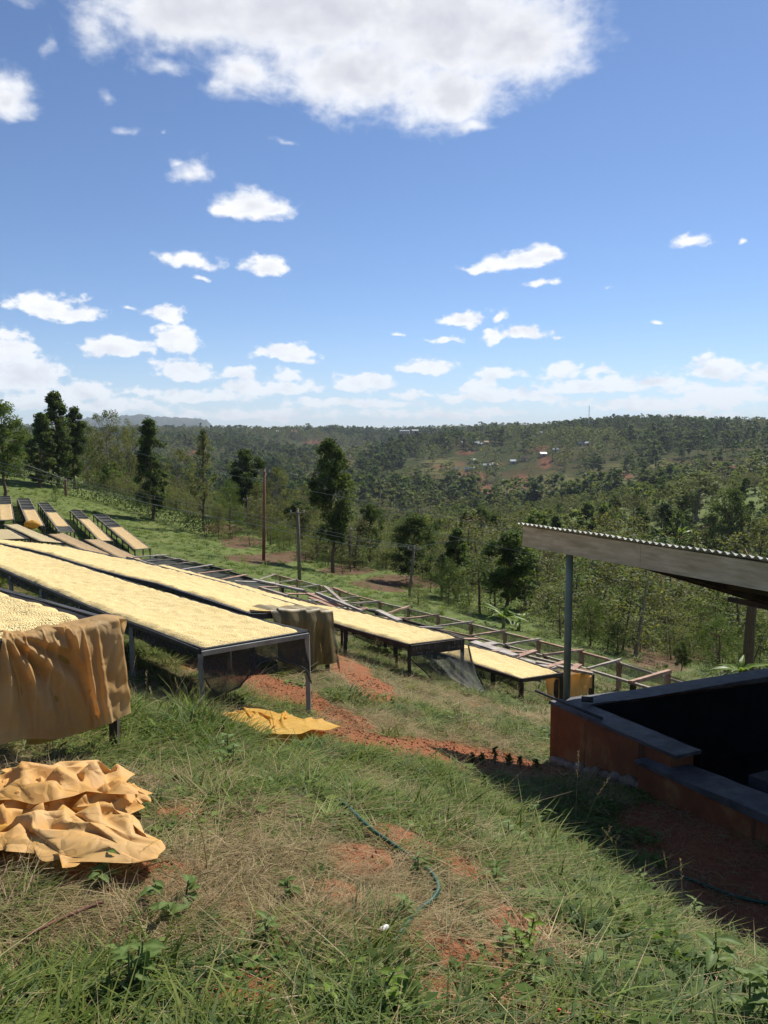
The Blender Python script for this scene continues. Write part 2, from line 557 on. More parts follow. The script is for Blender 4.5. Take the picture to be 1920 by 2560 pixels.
E['B2'] = quad_edges((98, 1354), (160, 1360), 31, (8, 1312), (43, 1311), 41, 5)
E['B3'] = quad_edges((262, 1402), (302, 1400), 31, (119, 1337), (161, 1334), 43, 6)
E['B4'] = quad_edges((318, 1408), (366, 1404), 33, (210, 1350), (248, 1349), 46, 6)
E['A1'] = quad_edges((337, 1374), (375, 1371), 50, (234, 1287), (263, 1286), 66, 8)
E['A2'] = quad_edges((249, 1352), (282, 1353), 52, (175, 1276), (200, 1275), 67, 8)
E['A3'] = quad_edges((148, 1329), (186, 1330), 53, (95, 1257), (121, 1257), 69, 8)
E['A4'] = quad_edges((72, 1316), (111, 1315), 55, (43, 1246), (73, 1246), 71, 8)
E['A5'] = quad_edges((-2, 1302), (35, 1300), 57, (-6, 1241), (26, 1240), 72, 8)
LEG = dict(T0=.79, T1=.785, T2=.76, T3=.74, T5=.62, F2=.72, F=.68)

P, Z = [], []
def cp(x, y, z): P.append((x, y)); Z.append(z)
for k, (l, r) in E.items():
    hl = LEG.get(k, .8)
    step = 2
    for a, b in list(zip(l, r))[::step]:
        m = (a + b) / 2
        cp(m.x, m.y, m.z - hl)
for x, y, z in [(0, 0, 0), (0, -2, .12), (-1.2, 0, .06), (1.5, 0, -.16), (0, 2.45, -.31), (-1.18, 2.3, -.2), (0, 4.3, -.55),
                (.0, 7.3, -1.31), (.78, 8, -1.67), (1.72, 6.45, -1.83), (2.22, 5.8, -1.80), (2.55, 5.1, -1.80), (1.97, 9.2, -2.24), (2.73, 7.83, -2.02), (3.3, 6.55, -1.87), (1.62, 3.2, -.86),
                (4.5, 4, -1.6), (5, 9, -2.6), (4, 12, -3.0), (-20, 12, 1.6), (-12, 3, 1.6), (-32, 30, .5), (20, 10, -6), (30, 22, -9.5), (5, -6, 0), (-8, -6, 1.4), (0, -12, 1.0), (15, -6, -2.2),
                (-40, -20, 6), (40, -10, -9), (0, -40, 2), (-40, 5, 6), (60, 20, -15)]:
    cp(x, y, z)
NEAR_PX = [(0, 1185, 92), (200, 1237, 90), (400, 1300, 82), (560, 1345, 75), (640, 1350, 76), (659, 1401, 60), (749, 1450, 48), (720, 1420, 57), (830, 1434, 62), (900, 1480, 48),
           (1000, 1500, 48), (1022, 1493, 52), (1140, 1522, 50), (1260, 1572, 42), (1330, 1602, 38), (1640, 1682, 32), (1560, 1660, 36), (1900, 1700, 30), (1640, 1560, 62),
           (500, 1400, 52), (330, 1310, 75), (120, 1230, 85), (600, 1440, 42), (1700, 1590, 60)]
for px, py, Y in NEAR_PX:
    v = at(px, py, Y); cp(*v)
tps_near = TPS(P, Z, 2e-5)

FAR_PX = [(1640, 1450, 125), (1750, 1350, 165), (1700, 1330, 170), (1850, 1220, 250), (1900, 1250, 190), (1500, 1370, 180), (1350, 1400, 140), (1000, 1400, 125), (1000, 1345, 220), (800, 1320, 300), (800, 1390, 150),
          (1000, 1300, 420), (1200, 1290, 430), (1400, 1280, 430), (1600, 1250, 430), (250, 1215, 130), (300, 1200, 210), (500, 1260, 200), (100, 1160, 250), (0, 1130, 160), (500, 1240, 400), (100, 1160, 500),
          (600, 1245, 600), (700, 1130, 1200), (600, 1088, 1750), (300, 1130, 900), (100, 1120, 1000), (300, 1086, 1700), (50, 1090, 1700), (400, 1150, 900), (900, 1087, 1750), (750, 1100, 1500),
          (1300, 1240, 600), (1500, 1235, 560), (1300, 1150, 850), (1300, 1090, 1180), (1500, 1150, 800), (1500, 1081, 1130), (1700, 1076, 1120), (1700, 1150, 760), (1900, 1079, 1120), (1900, 1150, 700),
          (1100, 1103, 1050), (1000, 1132, 900), (900, 1182, 750), (820, 1232, 630), (1150, 1160, 820), (1100, 1220, 680), (1000, 1240, 600),
          (850, 1175, 1250), (1000, 1140, 1250), (1000, 1110, 1500), (1000, 1086, 1750), (1150, 1089, 1600),
          (200, 1092, 2400), (600, 1092, 2400), (1000, 1092, 2400), (1400, 1092, 2400), (1900, 1092, 2400), (200, 1094, 9000), (600, 1094, 9000), (1000, 1094, 9000), (1400, 1094, 9000), (1900, 1094, 9000)]
P2, Z2 = [], []
for px, py, Y in FAR_PX:
    v = at(px, py, Y); r = math.hypot(v.x, v.y)
    P2.append((math.atan2(v.x, v.y) * 1.6, math.log(r))); Z2.append((v.z - CAM_H) / r)
for a in (-.6, -.4, -.2, 0, .2, .4, .6):
    for r in (70, 95):
        x, y = r * math.sin(a), r * math.cos(a)
        P2.append((a * 1.6, math.log(r))); Z2.append((tps_near([(x, y)])[0] - CAM_H) / r)
tps_far = TPS(P2, Z2, 1e-4)

def terrain_raw(X, Yv):
    X = np.asarray(X, float).ravel(); Yv = np.asarray(Yv, float).ravel()
    r = np.hypot(X, Yv); az = np.arctan2(X, Yv)
    out = np.zeros(len(X))
    w = sstep(r, 80, 118)
    i = w < 1
    if i.any(): out[i] = (1 - w[i]) * tps_near(np.stack([X[i], Yv[i]], 1))
    j = w > 0
    if j.any():
        lr = np.log(r[j]); a = az[j]
        ac = np.clip(a, -.62, .62)
        f = tps_far(np.stack([ac * 1.6, lr], 1))
        one = np.ones(len(lr))
        fm = .5 * (tps_far(np.stack([.62 * 1.6 * one, lr], 1)) + tps_far(np.stack([-.62 * 1.6 * one, lr], 1)))
        b = sstep(np.abs(a), 1.0, 2.6)
        out[j] += w[j] * (CAM_H + r[j] * (f * (1 - b) + fm * b))
    return out
def terrain(X, Yv):
    X = np.asarray(X, float).ravel(); Yv = np.asarray(Yv, float).ravel()
    z = terrain_raw(X, Yv)
    r = np.hypot(X, Yv)
    z = z + .05 * fbm(X / 1.3, Yv / 1.3, 3) * (1 - sstep(r, 30, 60)) + .02 * fbm(X / .3, Yv / .3, 2) * (1 - sstep(r, 8, 16))
    z = z + .5 * fbm(X / 11, Yv / 11, 3) * sstep(r, 45, 90)
    far = sstep(r, 150, 500)
    z = z + (5 + 8 * sstep(r, 600, 900)) * far * fbm(X / 210, Yv / 210, 4) * (1 - sstep(r, 1500, 2600) * .6)
    return z
def tz(x, y): return float(terrain([x], [y])[0])
def ground_at(px, py, y0=1.5, y1=300):
    d = ray(px, py)
    Ys = np.geomspace(y0, y1, 700)
    zr = CAM_H + Ys * d[2] / d[1]
    zt = terrain(Ys * d[0] / d[1], Ys)
    h = np.nonzero(zr < zt)[0]
    k = h[0] if len(h) else len(Ys) - 1
    a, b = Ys[max(k - 1, 0)], Ys[k]
    for _ in range(14):
        mdd = (a + b) / 2
        if CAM_H + mdd * d[2] / d[1] < tz(mdd * d[0] / d[1], mdd): b = mdd
        else: a = mdd
    return Vector((b * d[0] / d[1], b, tz(b * d[0] / d[1], b)))

# soil and path masks in plan
def seg_dist(X, Yv, pts):
    d = np.full(len(X), 1e9)
    for (ax, ay), (bx, by) in zip(pts, pts[1:]):
        vx, vy = bx - ax, by - ay
        t = np.clip(((X - ax) * vx + (Yv - ay) * vy) / (vx * vx + vy * vy + 1e-9), 0, 1)
        d = np.minimum(d, np.hypot(X - ax - t * vx, Yv - ay - t * vy))
    return d
def px_path(lst): return [tuple(ground_at(a, b)[:2]) for a, b in lst]
PATH_A = px_path([(540, 1660), (640, 1700), (720, 1740), (840, 1790), (930, 1850), (1050, 1872), (1200, 1890), (1360, 1925)])
PATH_B = [(2.75, 7.1), (2.75, 6.2), (2.85, 5.2), (3.1, 4.2), (3.6, 3.2)]
PATH_C = px_path([(800, 1610), (850, 1650), (900, 1690), (930, 1740)])
BARE = [(px_path([(a, b)])[0], r) for a, b, r in [(1250, 2420, .28), (1350, 2330, .3), (1420, 2430, .28), (1180, 2390, .22), (1060, 2330, .2), (1310, 2540, .25), (1100, 2480, .2),
        (840, 2240, .2), (900, 2150, .2), (600, 2290, .16), (560, 2330, .16), (640, 2480, .2), (470, 2020, .18), (400, 2190, .15), (380, 1900, .25), (330, 1830, .3), (560, 1960, .2),
        (760, 1930, .2), (930, 1960, .25), (1000, 2090, .25), (1140, 2160, .2), (1500, 2380, .18), (1560, 2440, .15), (300, 2330, .12), (700, 2370, .16)]]
def soil_mask(X, Yv):
    wob = .35 * fbm(X * 1.7, Yv * 1.7, 4)
    s = np.zeros(len(X))
    d = seg_dist(X, Yv, PATH_A); s = np.maximum(s, 1 - sstep(d + wob * .6, .22, .55))
    d = seg_dist(X, Yv, PATH_A[4:]); s = np.maximum(s, 1 - sstep(d + wob * .6, .42, .75))
    d = seg_dist(X, Yv, PATH_B); s = np.maximum(s, 1 - sstep(d + wob * .6, .42, .75))
    d = seg_dist(X, Yv, PATH_C); s = np.maximum(s, .8 * (1 - sstep(d + wob, .15, .5)))
    for (bx, by), r in BARE:
        d = np.hypot(X - bx, Yv - by) + wob * .5
        s = np.maximum(s, .85 * (1 - sstep(d, r * .2, r * .85)))
    n = fbm(X * 1.1 + 5, Yv * 1.1, 4)
    s = np.maximum(s, .4 * sstep(n, .3, .55))
    # scraped red banks below the field
    pxv, pyv = proj(X, Yv, terrain_raw(X, Yv))
    r = np.hypot(X, Yv)
    bank = np.zeros(len(X))
    for cx, cy, rx, ry in [(600, 1355, 70, 20), (700, 1395, 110, 22), (850, 1425, 90, 18), (1000, 1455, 120, 20), (560, 1320, 60, 14), (1650, 1460, 110, 60), (1640, 1650, 110, 60), (1230, 1440, 90, 40), (1420, 1440, 90, 60)]:
        dd = np.hypot((pxv - cx) / rx, (pyv - cy) / ry) + .8 * fbm(X / 6, Yv / 6, 3)
        bank = np.maximum(bank, .8 - .8 * sstep(dd, .4, 1.2))
    return np.maximum(s * (1 - sstep(r, 14, 25)), bank * sstep(r, 25, 40))

def build_ground():
    a_in = np.arange(-.62, .6201, .0042)
    a_out = np.arange(.62, 2 * math.pi - .62, .05)[1:]
    az = np.concatenate([a_in, a_out])
    rr = np.concatenate([np.geomspace(.35, 300, 240), np.geomspace(300, 2600, 190)[1:], np.geomspace(2600, 9000, 30)[1:]])
    A, Rr = np.meshgrid(az, rr, indexing='xy')       # rows: rings
    X = (Rr * np.sin(A)).ravel(); Y = (Rr * np.cos(A)).ravel()
    Zt = terrain(X, Y)
    na = len(az)
    def sheet(i0, i1, name, mat, centre):
        n = i1 - i0
        idx = slice(i0 * na, i1 * na)
        V = np.stack([X[idx], Y[idx], Zt[idx]], 1)
        i, j = np.meshgrid(np.arange(n - 1), np.arange(na), indexing='ij')
        a = i * na + j; b = i * na + (j + 1) % na
        Q = np.stack([a, a + na, b + na, b], -1).reshape(-1, 4)
        if centre:
            V = np.concatenate([V, [[0, 0, tz(0, 0)]]]); c = len(V) - 1
            jj = np.arange(0, na)
            Q = np.concatenate([Q, np.stack([np.full(na, c), jj, (jj + 1) % na, np.full(na, c)], 1)])
        at_ = {}
        x, y = V[:, 0], V[:, 1]
        if centre:
            at_['soil'] = soil_mask(x, y)
            at_['field'] = sstep(np.hypot(x, y), 22, 40)
        else:
            px, py = proj(x, y, V[:, 2])
            s = np.zeros(len(x))
            for cx, cy, rx, ry in [(1150, 1205, 28, 44), (1125, 1240, 40, 16), (1300, 1215, 26, 30), (1215, 1228, 30, 20), (1185, 1195, 24, 22), (1362, 1158, 13, 13), (1108, 1168, 26, 5), (1165, 1132, 30, 5), (1355, 1120, 20, 8), (1240, 1160, 26, 8), (790, 1105, 40, 9), (620, 1110, 40, 8), (480, 1132, 40, 10), (1800, 1170, 50, 12), (1560, 1190, 30, 10)]:
                s = np.maximum(s, 1 - sstep(np.hypot((px - cx) / rx, (py - cy) / ry) + .7 * fbm(x / 40, y / 40, 3), .6, 1.1))
            t = np.zeros(len(x))
            for cx, cy, rx, ry in [(1390, 1215, 75, 48), (1510, 1200, 60, 40), (1100, 1170, 70, 26), (1560, 1180, 70, 30), (1640, 1175, 50, 30), (860, 1140, 90, 30), (940, 1125, 60, 16), (1300, 1225, 60, 30)]:
                t = np.maximum(t, 1 - sstep(np.hypot((px - cx) / rx, (py - cy) / ry) + .8 * fbm(x / 50, y / 50, 3), .6, 1.2))
            at_['soil'] = s; at_['terrace'] = t
        # cut triangles out of the degenerate quads of the centre fan
        me = fast_mesh(name, V, Q, [mat], True, at_)
        o = link(name, me)
        return tag(o, kind='structure')
    k = 239 + 1
    g = sheet(0, k, 'ground', M['ground'], True)
    h = sheet(k - 1, len(rr), 'hills', M['hills'], False)
    tag(g, 'grassy red-soil slope falling away to the valley'); tag(h, 'wooded far hillside with small fields and red soil')
    return g, h
def far_clear(x, y, z):
    """share of tree cover on the far hillside, fields left open"""
    px, py = proj(x, y, z)
    c = np.ones(len(x))
    for cx, cy, rx, ry, k in [(1150, 1205, 30, 48, .9), (1300, 1215, 28, 34, .9), (1215, 1228, 34, 24, .9), (1362, 1158, 15, 14, 1), (1150, 1150, 60, 22, .75), (1390, 1215, 75, 46, .8), (1510, 1200, 60, 40, .65), (1100, 1170, 70, 18, .6), (1640, 1175, 50, 26, .5), (870, 1140, 90, 26, .5), (1240, 1165, 120, 10, .5), (930, 1125, 60, 14, .6), (1000, 1078, 60, 8, .6)]:
        c *= 1 - k * (1 - sstep(np.hypot((px - cx) / rx, (py - cy) / ry) + .5 * fbm(x / 50, y / 50, 3), .7, 1.1))
    return c

def ground_materials():
    m, nt, b = new_mat('ground')
    soil = attr(nt, 'soil'); field = attr(nt, 'field')
    n1 = noise_n(nt, 1.3, 8, .62); n2 = noise_n(nt, 14, 6, .7); n3 = noise_n(nt, 60, 4, .7)
    grass = ramp(nt, n1, [(.3, (.05, .06, .022)), (.5, (.12, .11, .045)), (.7, (.20, .155, .075))])
    grass = mixc(nt, ramp(nt, n2, [(.35, (0, 0, 0)), (.7, (1, 1, 1))]), grass, (.16, .13, .06))
    fg = ramp(nt, noise_n(nt, .35, 8, .65), [(.3, (.085, .125, .03)), (.55, (.13, .165, .045)), (.75, (.18, .175, .065))])
    grass = mixc(nt, field, grass, fg)
    so = ramp(nt, n2, [(.2, (.20, .072, .033)), (.5, (.31, .118, .054)), (.8, (.42, .19, .09))])
    so = mixc(nt, field, so, ramp(nt, noise_n(nt, .8, 8, .7), [(.3, (.07, .05, .03)), (.5, (.14, .075, .045)), (.65, (.10, .09, .04)), (.8, (.09, .11, .04))]))
    f = nt.nodes.new('ShaderNodeMath'); f.operation = 'MULTIPLY_ADD'
    nt.links.new(n2, f.inputs[0]); f.inputs[1].default_value = .8; nt.links.new(soil, f.inputs[2])
    mr = nt.nodes.new('ShaderNodeMapRange'); nt.links.new(f.outputs[0], mr.inputs['Value'])
    mr.inputs['From Min'].default_value = .62; mr.inputs['From Max'].default_value = .9
    nt.links.new(mixc(nt, mr.outputs[0], grass, so), b.inputs['Base Color'])
    b.inputs['Roughness'].default_value = .95; b.inputs['Specular IOR Level'].default_value = .1
    ad = nt.nodes.new('ShaderNodeMath'); ad.operation = 'ADD'
    nt.links.new(n2, ad.inputs[0]); nt.links.new(n3, ad.inputs[1])
    bump(nt, b, ad.outputs[0], .9, .03)
    M['ground'] = m
    m, nt, b = new_mat('hills')
    soil = attr(nt, 'soil'); ter = attr(nt, 'terrace')
    geo = nt.nodes.new('ShaderNodeNewGeometry')
    n1 = noise_n(nt, .012, 6, .6); n2 = noise_n(nt, .09, 6, .7)
    vor = nt.nodes.new('ShaderNodeTexVoronoi'); vor.inputs['Scale'].default_value = .022
    tc = nt.nodes.new('ShaderNodeTexCoord'); nt.links.new(tc.outputs['Object'], vor.inputs['Vector'])
    sp = nt.nodes.new('ShaderNodeSeparateColor'); nt.links.new(vor.outputs['Color'], sp.inputs[0])
    base = ramp(nt, n1, [(.35, (.03, .045, .02)), (.5, (.055, .066, .028)), (.65, (.085, .078, .038))])
    patch = ramp(nt, sp.outputs[0], [(.0, (.05, .062, .026)), (.45, (.075, .078, .034)), (.7, (.115, .095, .048)), (.9, (.14, .085, .05))])
    col = mixc(nt, .5, base, patch)
    col = mixc(nt, ramp(nt, n2, [(.4, (0, 0, 0)), (.7, (.6, .6, .6))]), col, (.045, .06, .025))
    # terrace steps: planted strips along the contours
    sx = nt.nodes.new('ShaderNodeSeparateXYZ'); nt.links.new(geo.outputs['Position'], sx.inputs[0])
    wv = nt.nodes.new('ShaderNodeMath'); wv.operation = 'MULTIPLY_ADD'
    nt.links.new(n2, wv.inputs[0]); wv.inputs[1].default_value = 1.6; nt.links.new(sx.outputs[2], wv.inputs[2])
    sn = nt.nodes.new('ShaderNodeMath'); sn.operation = 'PINGPONG'; nt.links.new(wv.outputs[0], sn.inputs[0]); sn.inputs[1].default_value = 1.7
    tcol = ramp(nt, sn.outputs[0], [(.25, (.05, .065, .025)), (.5, (.17, .13, .065)), (.9, (.13, .125, .05))])
    col = mixc(nt, ter, col, tcol)
    scol = ramp(nt, n2, [(.3, (.12, .06, .04)), (.55, (.20, .095, .06)), (.7, (.11, .095, .045))])
    col = mixc(nt, soil, col, scol)
    nt.links.new(col, b.inputs['Base Color'])
    b.inputs['Roughness'].default_value = 1; b.inputs['Specular IOR Level'].default_value = 0
    bump(nt, b, n2, .8, 2.0)
    M['hills'] = m
ground_materials()
ground, hills = build_ground()

def distant_hill():
    """the blue flat-topped hill far beyond the ridge, and the lower ridge left of it"""
    n = 260; r0 = 6500
    def build(lo, hi, prof, r0, label):
        px = np.linspace(lo, hi, n)
        V = []; rows = 9
        for k in range(rows):
            for q in px:
                d = ray(q, 1200); az = math.atan2(d[0], d[1])
                rr = r0 + (k - 4) * 130
                top = prof(q)
                p = at(q, top, r0 * math.cos(az))
                e = math.sin(math.pi * k / (rows - 1)) ** .6
                z = -60 + (p.z + 60) * e + 14 * float(vnoise(q / 7., k * 2.3)) * e + 6 * float(vnoise(q / 2.1, k * 5.1)) * e
                V.append((rr * math.sin(az), rr * math.cos(az), z))
        me = fast_mesh('distant_hill', V, grid_faces(rows, n)[:, ::-1], [M['distant']], False)
        o = link('distant_hill', me); tag(o, label, kind='structure')
    M['distant'] = simple('distant_wood', (.025, .04, .02), (.05, .07, .03), .02, 1, 0)
    def p1(q):
        x = [150, 185, 205, 240, 300, 350, 400, 470, 520, 560]
        y = [1090, 1062, 1048, 1040, 1040, 1036, 1042, 1044, 1050, 1090]
        return float(np.interp(q, x, y))
    build(150, 560, p1, 6500, 'flat-topped blue hill beyond the wooded ridge')
    build(-420, 260, lambda q: float(np.interp(q, [-420, -300, 0, 100, 260], [1080, 1058, 1058, 1064, 1082])), 8200, 'low blue ridge behind the flat-topped hill')
distant_hill()
# ------------------------------------------------------------------ trees
M['leaf_dark'] = foliage_mat('dark_foliage', (.030, .050, .020), (.066, .098, .034), (.135, .175, .06), .42)
M['leaf_green'] = foliage_mat('green_foliage', (.034, .062, .017), (.078, .122, .032), (.16, .21, .055), .42)
M['leaf_olive'] = foliage_mat('olive_foliage', (.055, .068, .027), (.125, .138, .054), (.22, .215, .088), .42)
M['leaf_pale'] = foliage_mat('pale_foliage', (.068, .088, .036), (.15, .178, .072), (.255, .285, .125), .42)
M['leaf_brown'] = foliage_mat('brown_foliage', (.045, .034, .02), (.09, .068, .038), (.14, .11, .055), .3)
M['bark'] = simple('bark', (.075, .045, .028), (.19, .125, .08), 6, .95, .6, vecscale=(6, 6, 1))
M['bark_pale'] = simple('pale_bark', (.16, .13, .10), (.34, .29, .22), 6, .9, .4, vecscale=(6, 6, 1))
M['bark_red'] = simple('red_bark', (.10, .045, .028), (.22, .10, .06), 6, .95, .5, vecscale=(6, 6, 1))

def leaf_quads(C, size, g, up_bias=.4, aspect=1.7):
    """diamond leaf sprays at points C"""
    n = len(C)
    nrm = g.normal(size=(n, 3)); nrm[:, 2] = np.abs(nrm[:, 2]) + up_bias
    nrm /= np.linalg.norm(nrm, axis=1, keepdims=True)
    t = g.normal(size=(n, 3)); t -= nrm * (t * nrm).sum(1, keepdims=True)
    t /= np.linalg.norm(t, axis=1, keepdims=True)
    b = np.cross(nrm, t)
    s = (size * g.uniform(.6, 1.35, n))[:, None]
    fold = nrm * s * .22
    V = np.stack([C - t * s * aspect * .5, C + b * s * .42 + fold, C + t * s * aspect * .5, C - b * s * .42 + fold], 1)
    return V.reshape(-1, 3), np.arange(n * 4).reshape(n, 4)

KINDS = {
    #            profile (height share -> radius share), clumps, leaves per clump, clump radius share, leaf size, crown base share, width share
    'column': dict(prof=[(0, .5), (.15, .85), (.4, 1), (.7, .8), (.9, .45), (1, .12)], n=90, lpc=50, rc=.32, ls=.20, base=.10, wd=.17, mat='leaf_dark', bark='bark', lump=.35),
    'tall': dict(prof=[(0, .35), (.2, .8), (.5, 1), (.75, .9), (.92, .5), (1, .15)], n=85, lpc=50, rc=.28, ls=.20, base=.22, wd=.20, mat='leaf_dark', bark='bark', lump=.5),
    'round': dict(prof=[(0, .6), (.3, 1), (.6, 1), (.85, .7), (1, .25)], n=80, lpc=46, rc=.23, ls=.20, base=.26, wd=.30, mat='leaf_dark', bark='bark', lump=.35),
    'broad': dict(prof=[(0, .6), (.25, 1), (.55, .95), (.8, .7), (1, .2)], n=120, lpc=46, rc=.2, ls=.20, base=.18, wd=.36, mat='leaf_green', bark='bark_pale', lump=.5),
    'airy': dict(prof=[(0, .3), (.3, .8), (.6, 1), (.85, .8), (1, .3)], n=95, lpc=24, rc=.17, ls=.17, base=.12, wd=.36, mat='leaf_olive', bark='bark_pale', lump=.6),
    'pale': dict(prof=[(0, .4), (.3, .9), (.6, 1), (.85, .7), (1, .2)], n=90, lpc=30, rc=.17, ls=.18, base=.15, wd=.30, mat='leaf_pale', bark='bark_pale', lump=.5),
    'thin': dict(prof=[(0, .5), (.4, 1), (.7, .8), (1, .15)], n=48, lpc=20, rc=.26, ls=.17, base=.22, wd=.16, mat='leaf_olive', bark='bark', lump=.7),
    'brown': dict(prof=[(0, .5), (.3, .9), (.6, 1), (.85, .7), (1, .2)], n=80, lpc=14, rc=.18, ls=.16, base=.10, wd=.32, mat='leaf_brown', bark='bark', lump=.6),
    'bush': dict(prof=[(0, .75), (.25, 1), (.6, .9), (.85, .6), (1, .2)], n=95, lpc=44, rc=.2, ls=.14, base=.02, wd=.45, mat='leaf_green', bark='bark', lump=.4),
    'flat': dict(prof=[(0, .5), (.5, .9), (.8, 1), (1, .75)], n=60, lpc=40, rc=.18, ls=.12, base=.35, wd=.62, mat='leaf_green', bark='bark', lump=.6, layers=5),
}
def crown_arrays(kind, seed, H=10.0):
    k = KINDS[kind]; g = np.random.default_rng(seed)
    hb = k['base'] * H; Rm = k['wd'] * H
    hs, rs = zip(*k['prof'])
    n = k['n']
    h = g.beta(1.15, 1.1, n)
    if 'layers' in k:
        h = (np.floor(h * k['layers']) + .5) / k['layers'] + g.normal(0, .02, n)
    an = g.uniform(0, 2 * math.pi, n)
    lob = 1 + k['lump'] * .5 * np.sin(an * 2 + seed) * np.sin(h * 7 + seed * 2) + k['lump'] * .4 * (g.random(n) - .5)
    rad = np.interp(h, hs, rs) * Rm * np.sqrt(g.uniform(.08, 1, n)) * lob
    lean = .05 * H * np.sin(seed)
    cz = hb + h * (H - hb)
    C = np.stack([rad * np.cos(an) + lean * h, rad * np.sin(an), cz], 1)
    rc = k['rc'] * Rm * g.uniform(.6, 1.3, n) * (1.25 if kind not in ('column',) else 1.0)
    m = int(k['lpc'] * k.get('dense', 2.5))
    cl = np.repeat(np.arange(n), m)
    off = g.normal(size=(n * m, 3)); off /= np.linalg.norm(off, axis=1, keepdims=True)
    off *= (g.uniform(0, 1, n * m) ** .45)[:, None]
    off[:, 2] *= (.3 if 'layers' in k else .8)
    L = C[cl] + off * rc[cl][:, None]
    L[:, 2] = np.maximum(L[:, 2], .02 * H)
    tint_c = g.beta(1.6, 1.6, n)
    V, Q = leaf_quads(L, k['ls'] * H / 10 * .82, g)
    tint = np.repeat(np.clip(tint_c[cl] * .75 + g.uniform(0, .35, n * m), 0, 1), 4)
    return V, Q, tint, C, hb
def trunk_mb(kind, seed, C, hb, H=10.0, stem=None):
    k = KINDS[kind]; g = random.Random(seed)
    mb = MB()
    lean = .05 * H * math.sin(seed)
    r0 = (stem or (.018 if kind in ('column', 'tall', 'thin') else .02)) * H
    top = .9 if kind in ('column', 'tall', 'thin', 'pale') else .72
    pts = []; rad = []
    for q in range(8):
        t = q / 7 * top
        hh = t * H
        sh = max(0, (hh - hb) / (H - hb))
        pts.append((lean * sh + .012 * H * math.sin(q * 1.7 + seed), .012 * H * math.cos(q * 2.1 + seed), hh - .03 * H * (q == 0)))
        rad.append(r0 * (1.25 if q == 0 else 1) * (1 - .85 * t))
    mb.tube(pts, rad, 8)
    order = sorted(range(len(C)), key=lambda i: g.random())[:26]
    for i in order:
        c = Vector(C[i])
        t = max(hb * .8, c.z - .22 * H * g.uniform(.4, 1)) / H
        t = min(t, top - .05)
        q = t / top * 7; a = int(q)
        b = Vector(pts[a]).lerp(Vector(pts[min(a + 1, 7)]), q - a)
        mid = b.lerp(c, .5) + Vector((0, 0, -.02 * H))
        mb.tube([b, mid, c], [r0 * .38 * (1 - t * .5), r0 * .22, r0 * .06], 5, False)
    return mb
TREE = {}
def tree_proto(kind, seed):
    key = (kind, seed)
    if key not in TREE:
        V, Q, tint, C, hb = crown_arrays(kind, seed)
        cm = fast_mesh(kind + '_crown', V, Q, [M[KINDS[kind]['mat']]], False, {'tint': tint})
        mb = trunk_mb(kind, seed, C, hb)
        tm = bpy.data.meshes.new(kind + '_trunk')
        tm.from_pydata(mb.v, [], mb.f); tm.materials.append(M[KINDS[kind]['bark']])
        TREE[key] = (cm, tm)
    return TREE[key]
def plant_tree(name, label, loc, H, wscale, kind, seed, rz, group=None, cat='tree', mat=None):
    cm, tm = tree_proto(kind, seed)
    e = empty(name, loc, label, cat, group, rz)
    s = H / 10
    e.scale = (s * wscale, s * wscale, s)
    t = link('trunk', tm, e)
    c = link('crown', cm, e)
    if mat:
        c.material_slots[0].link = 'OBJECT'; c.material_slots[0].material = M[mat]
    return e

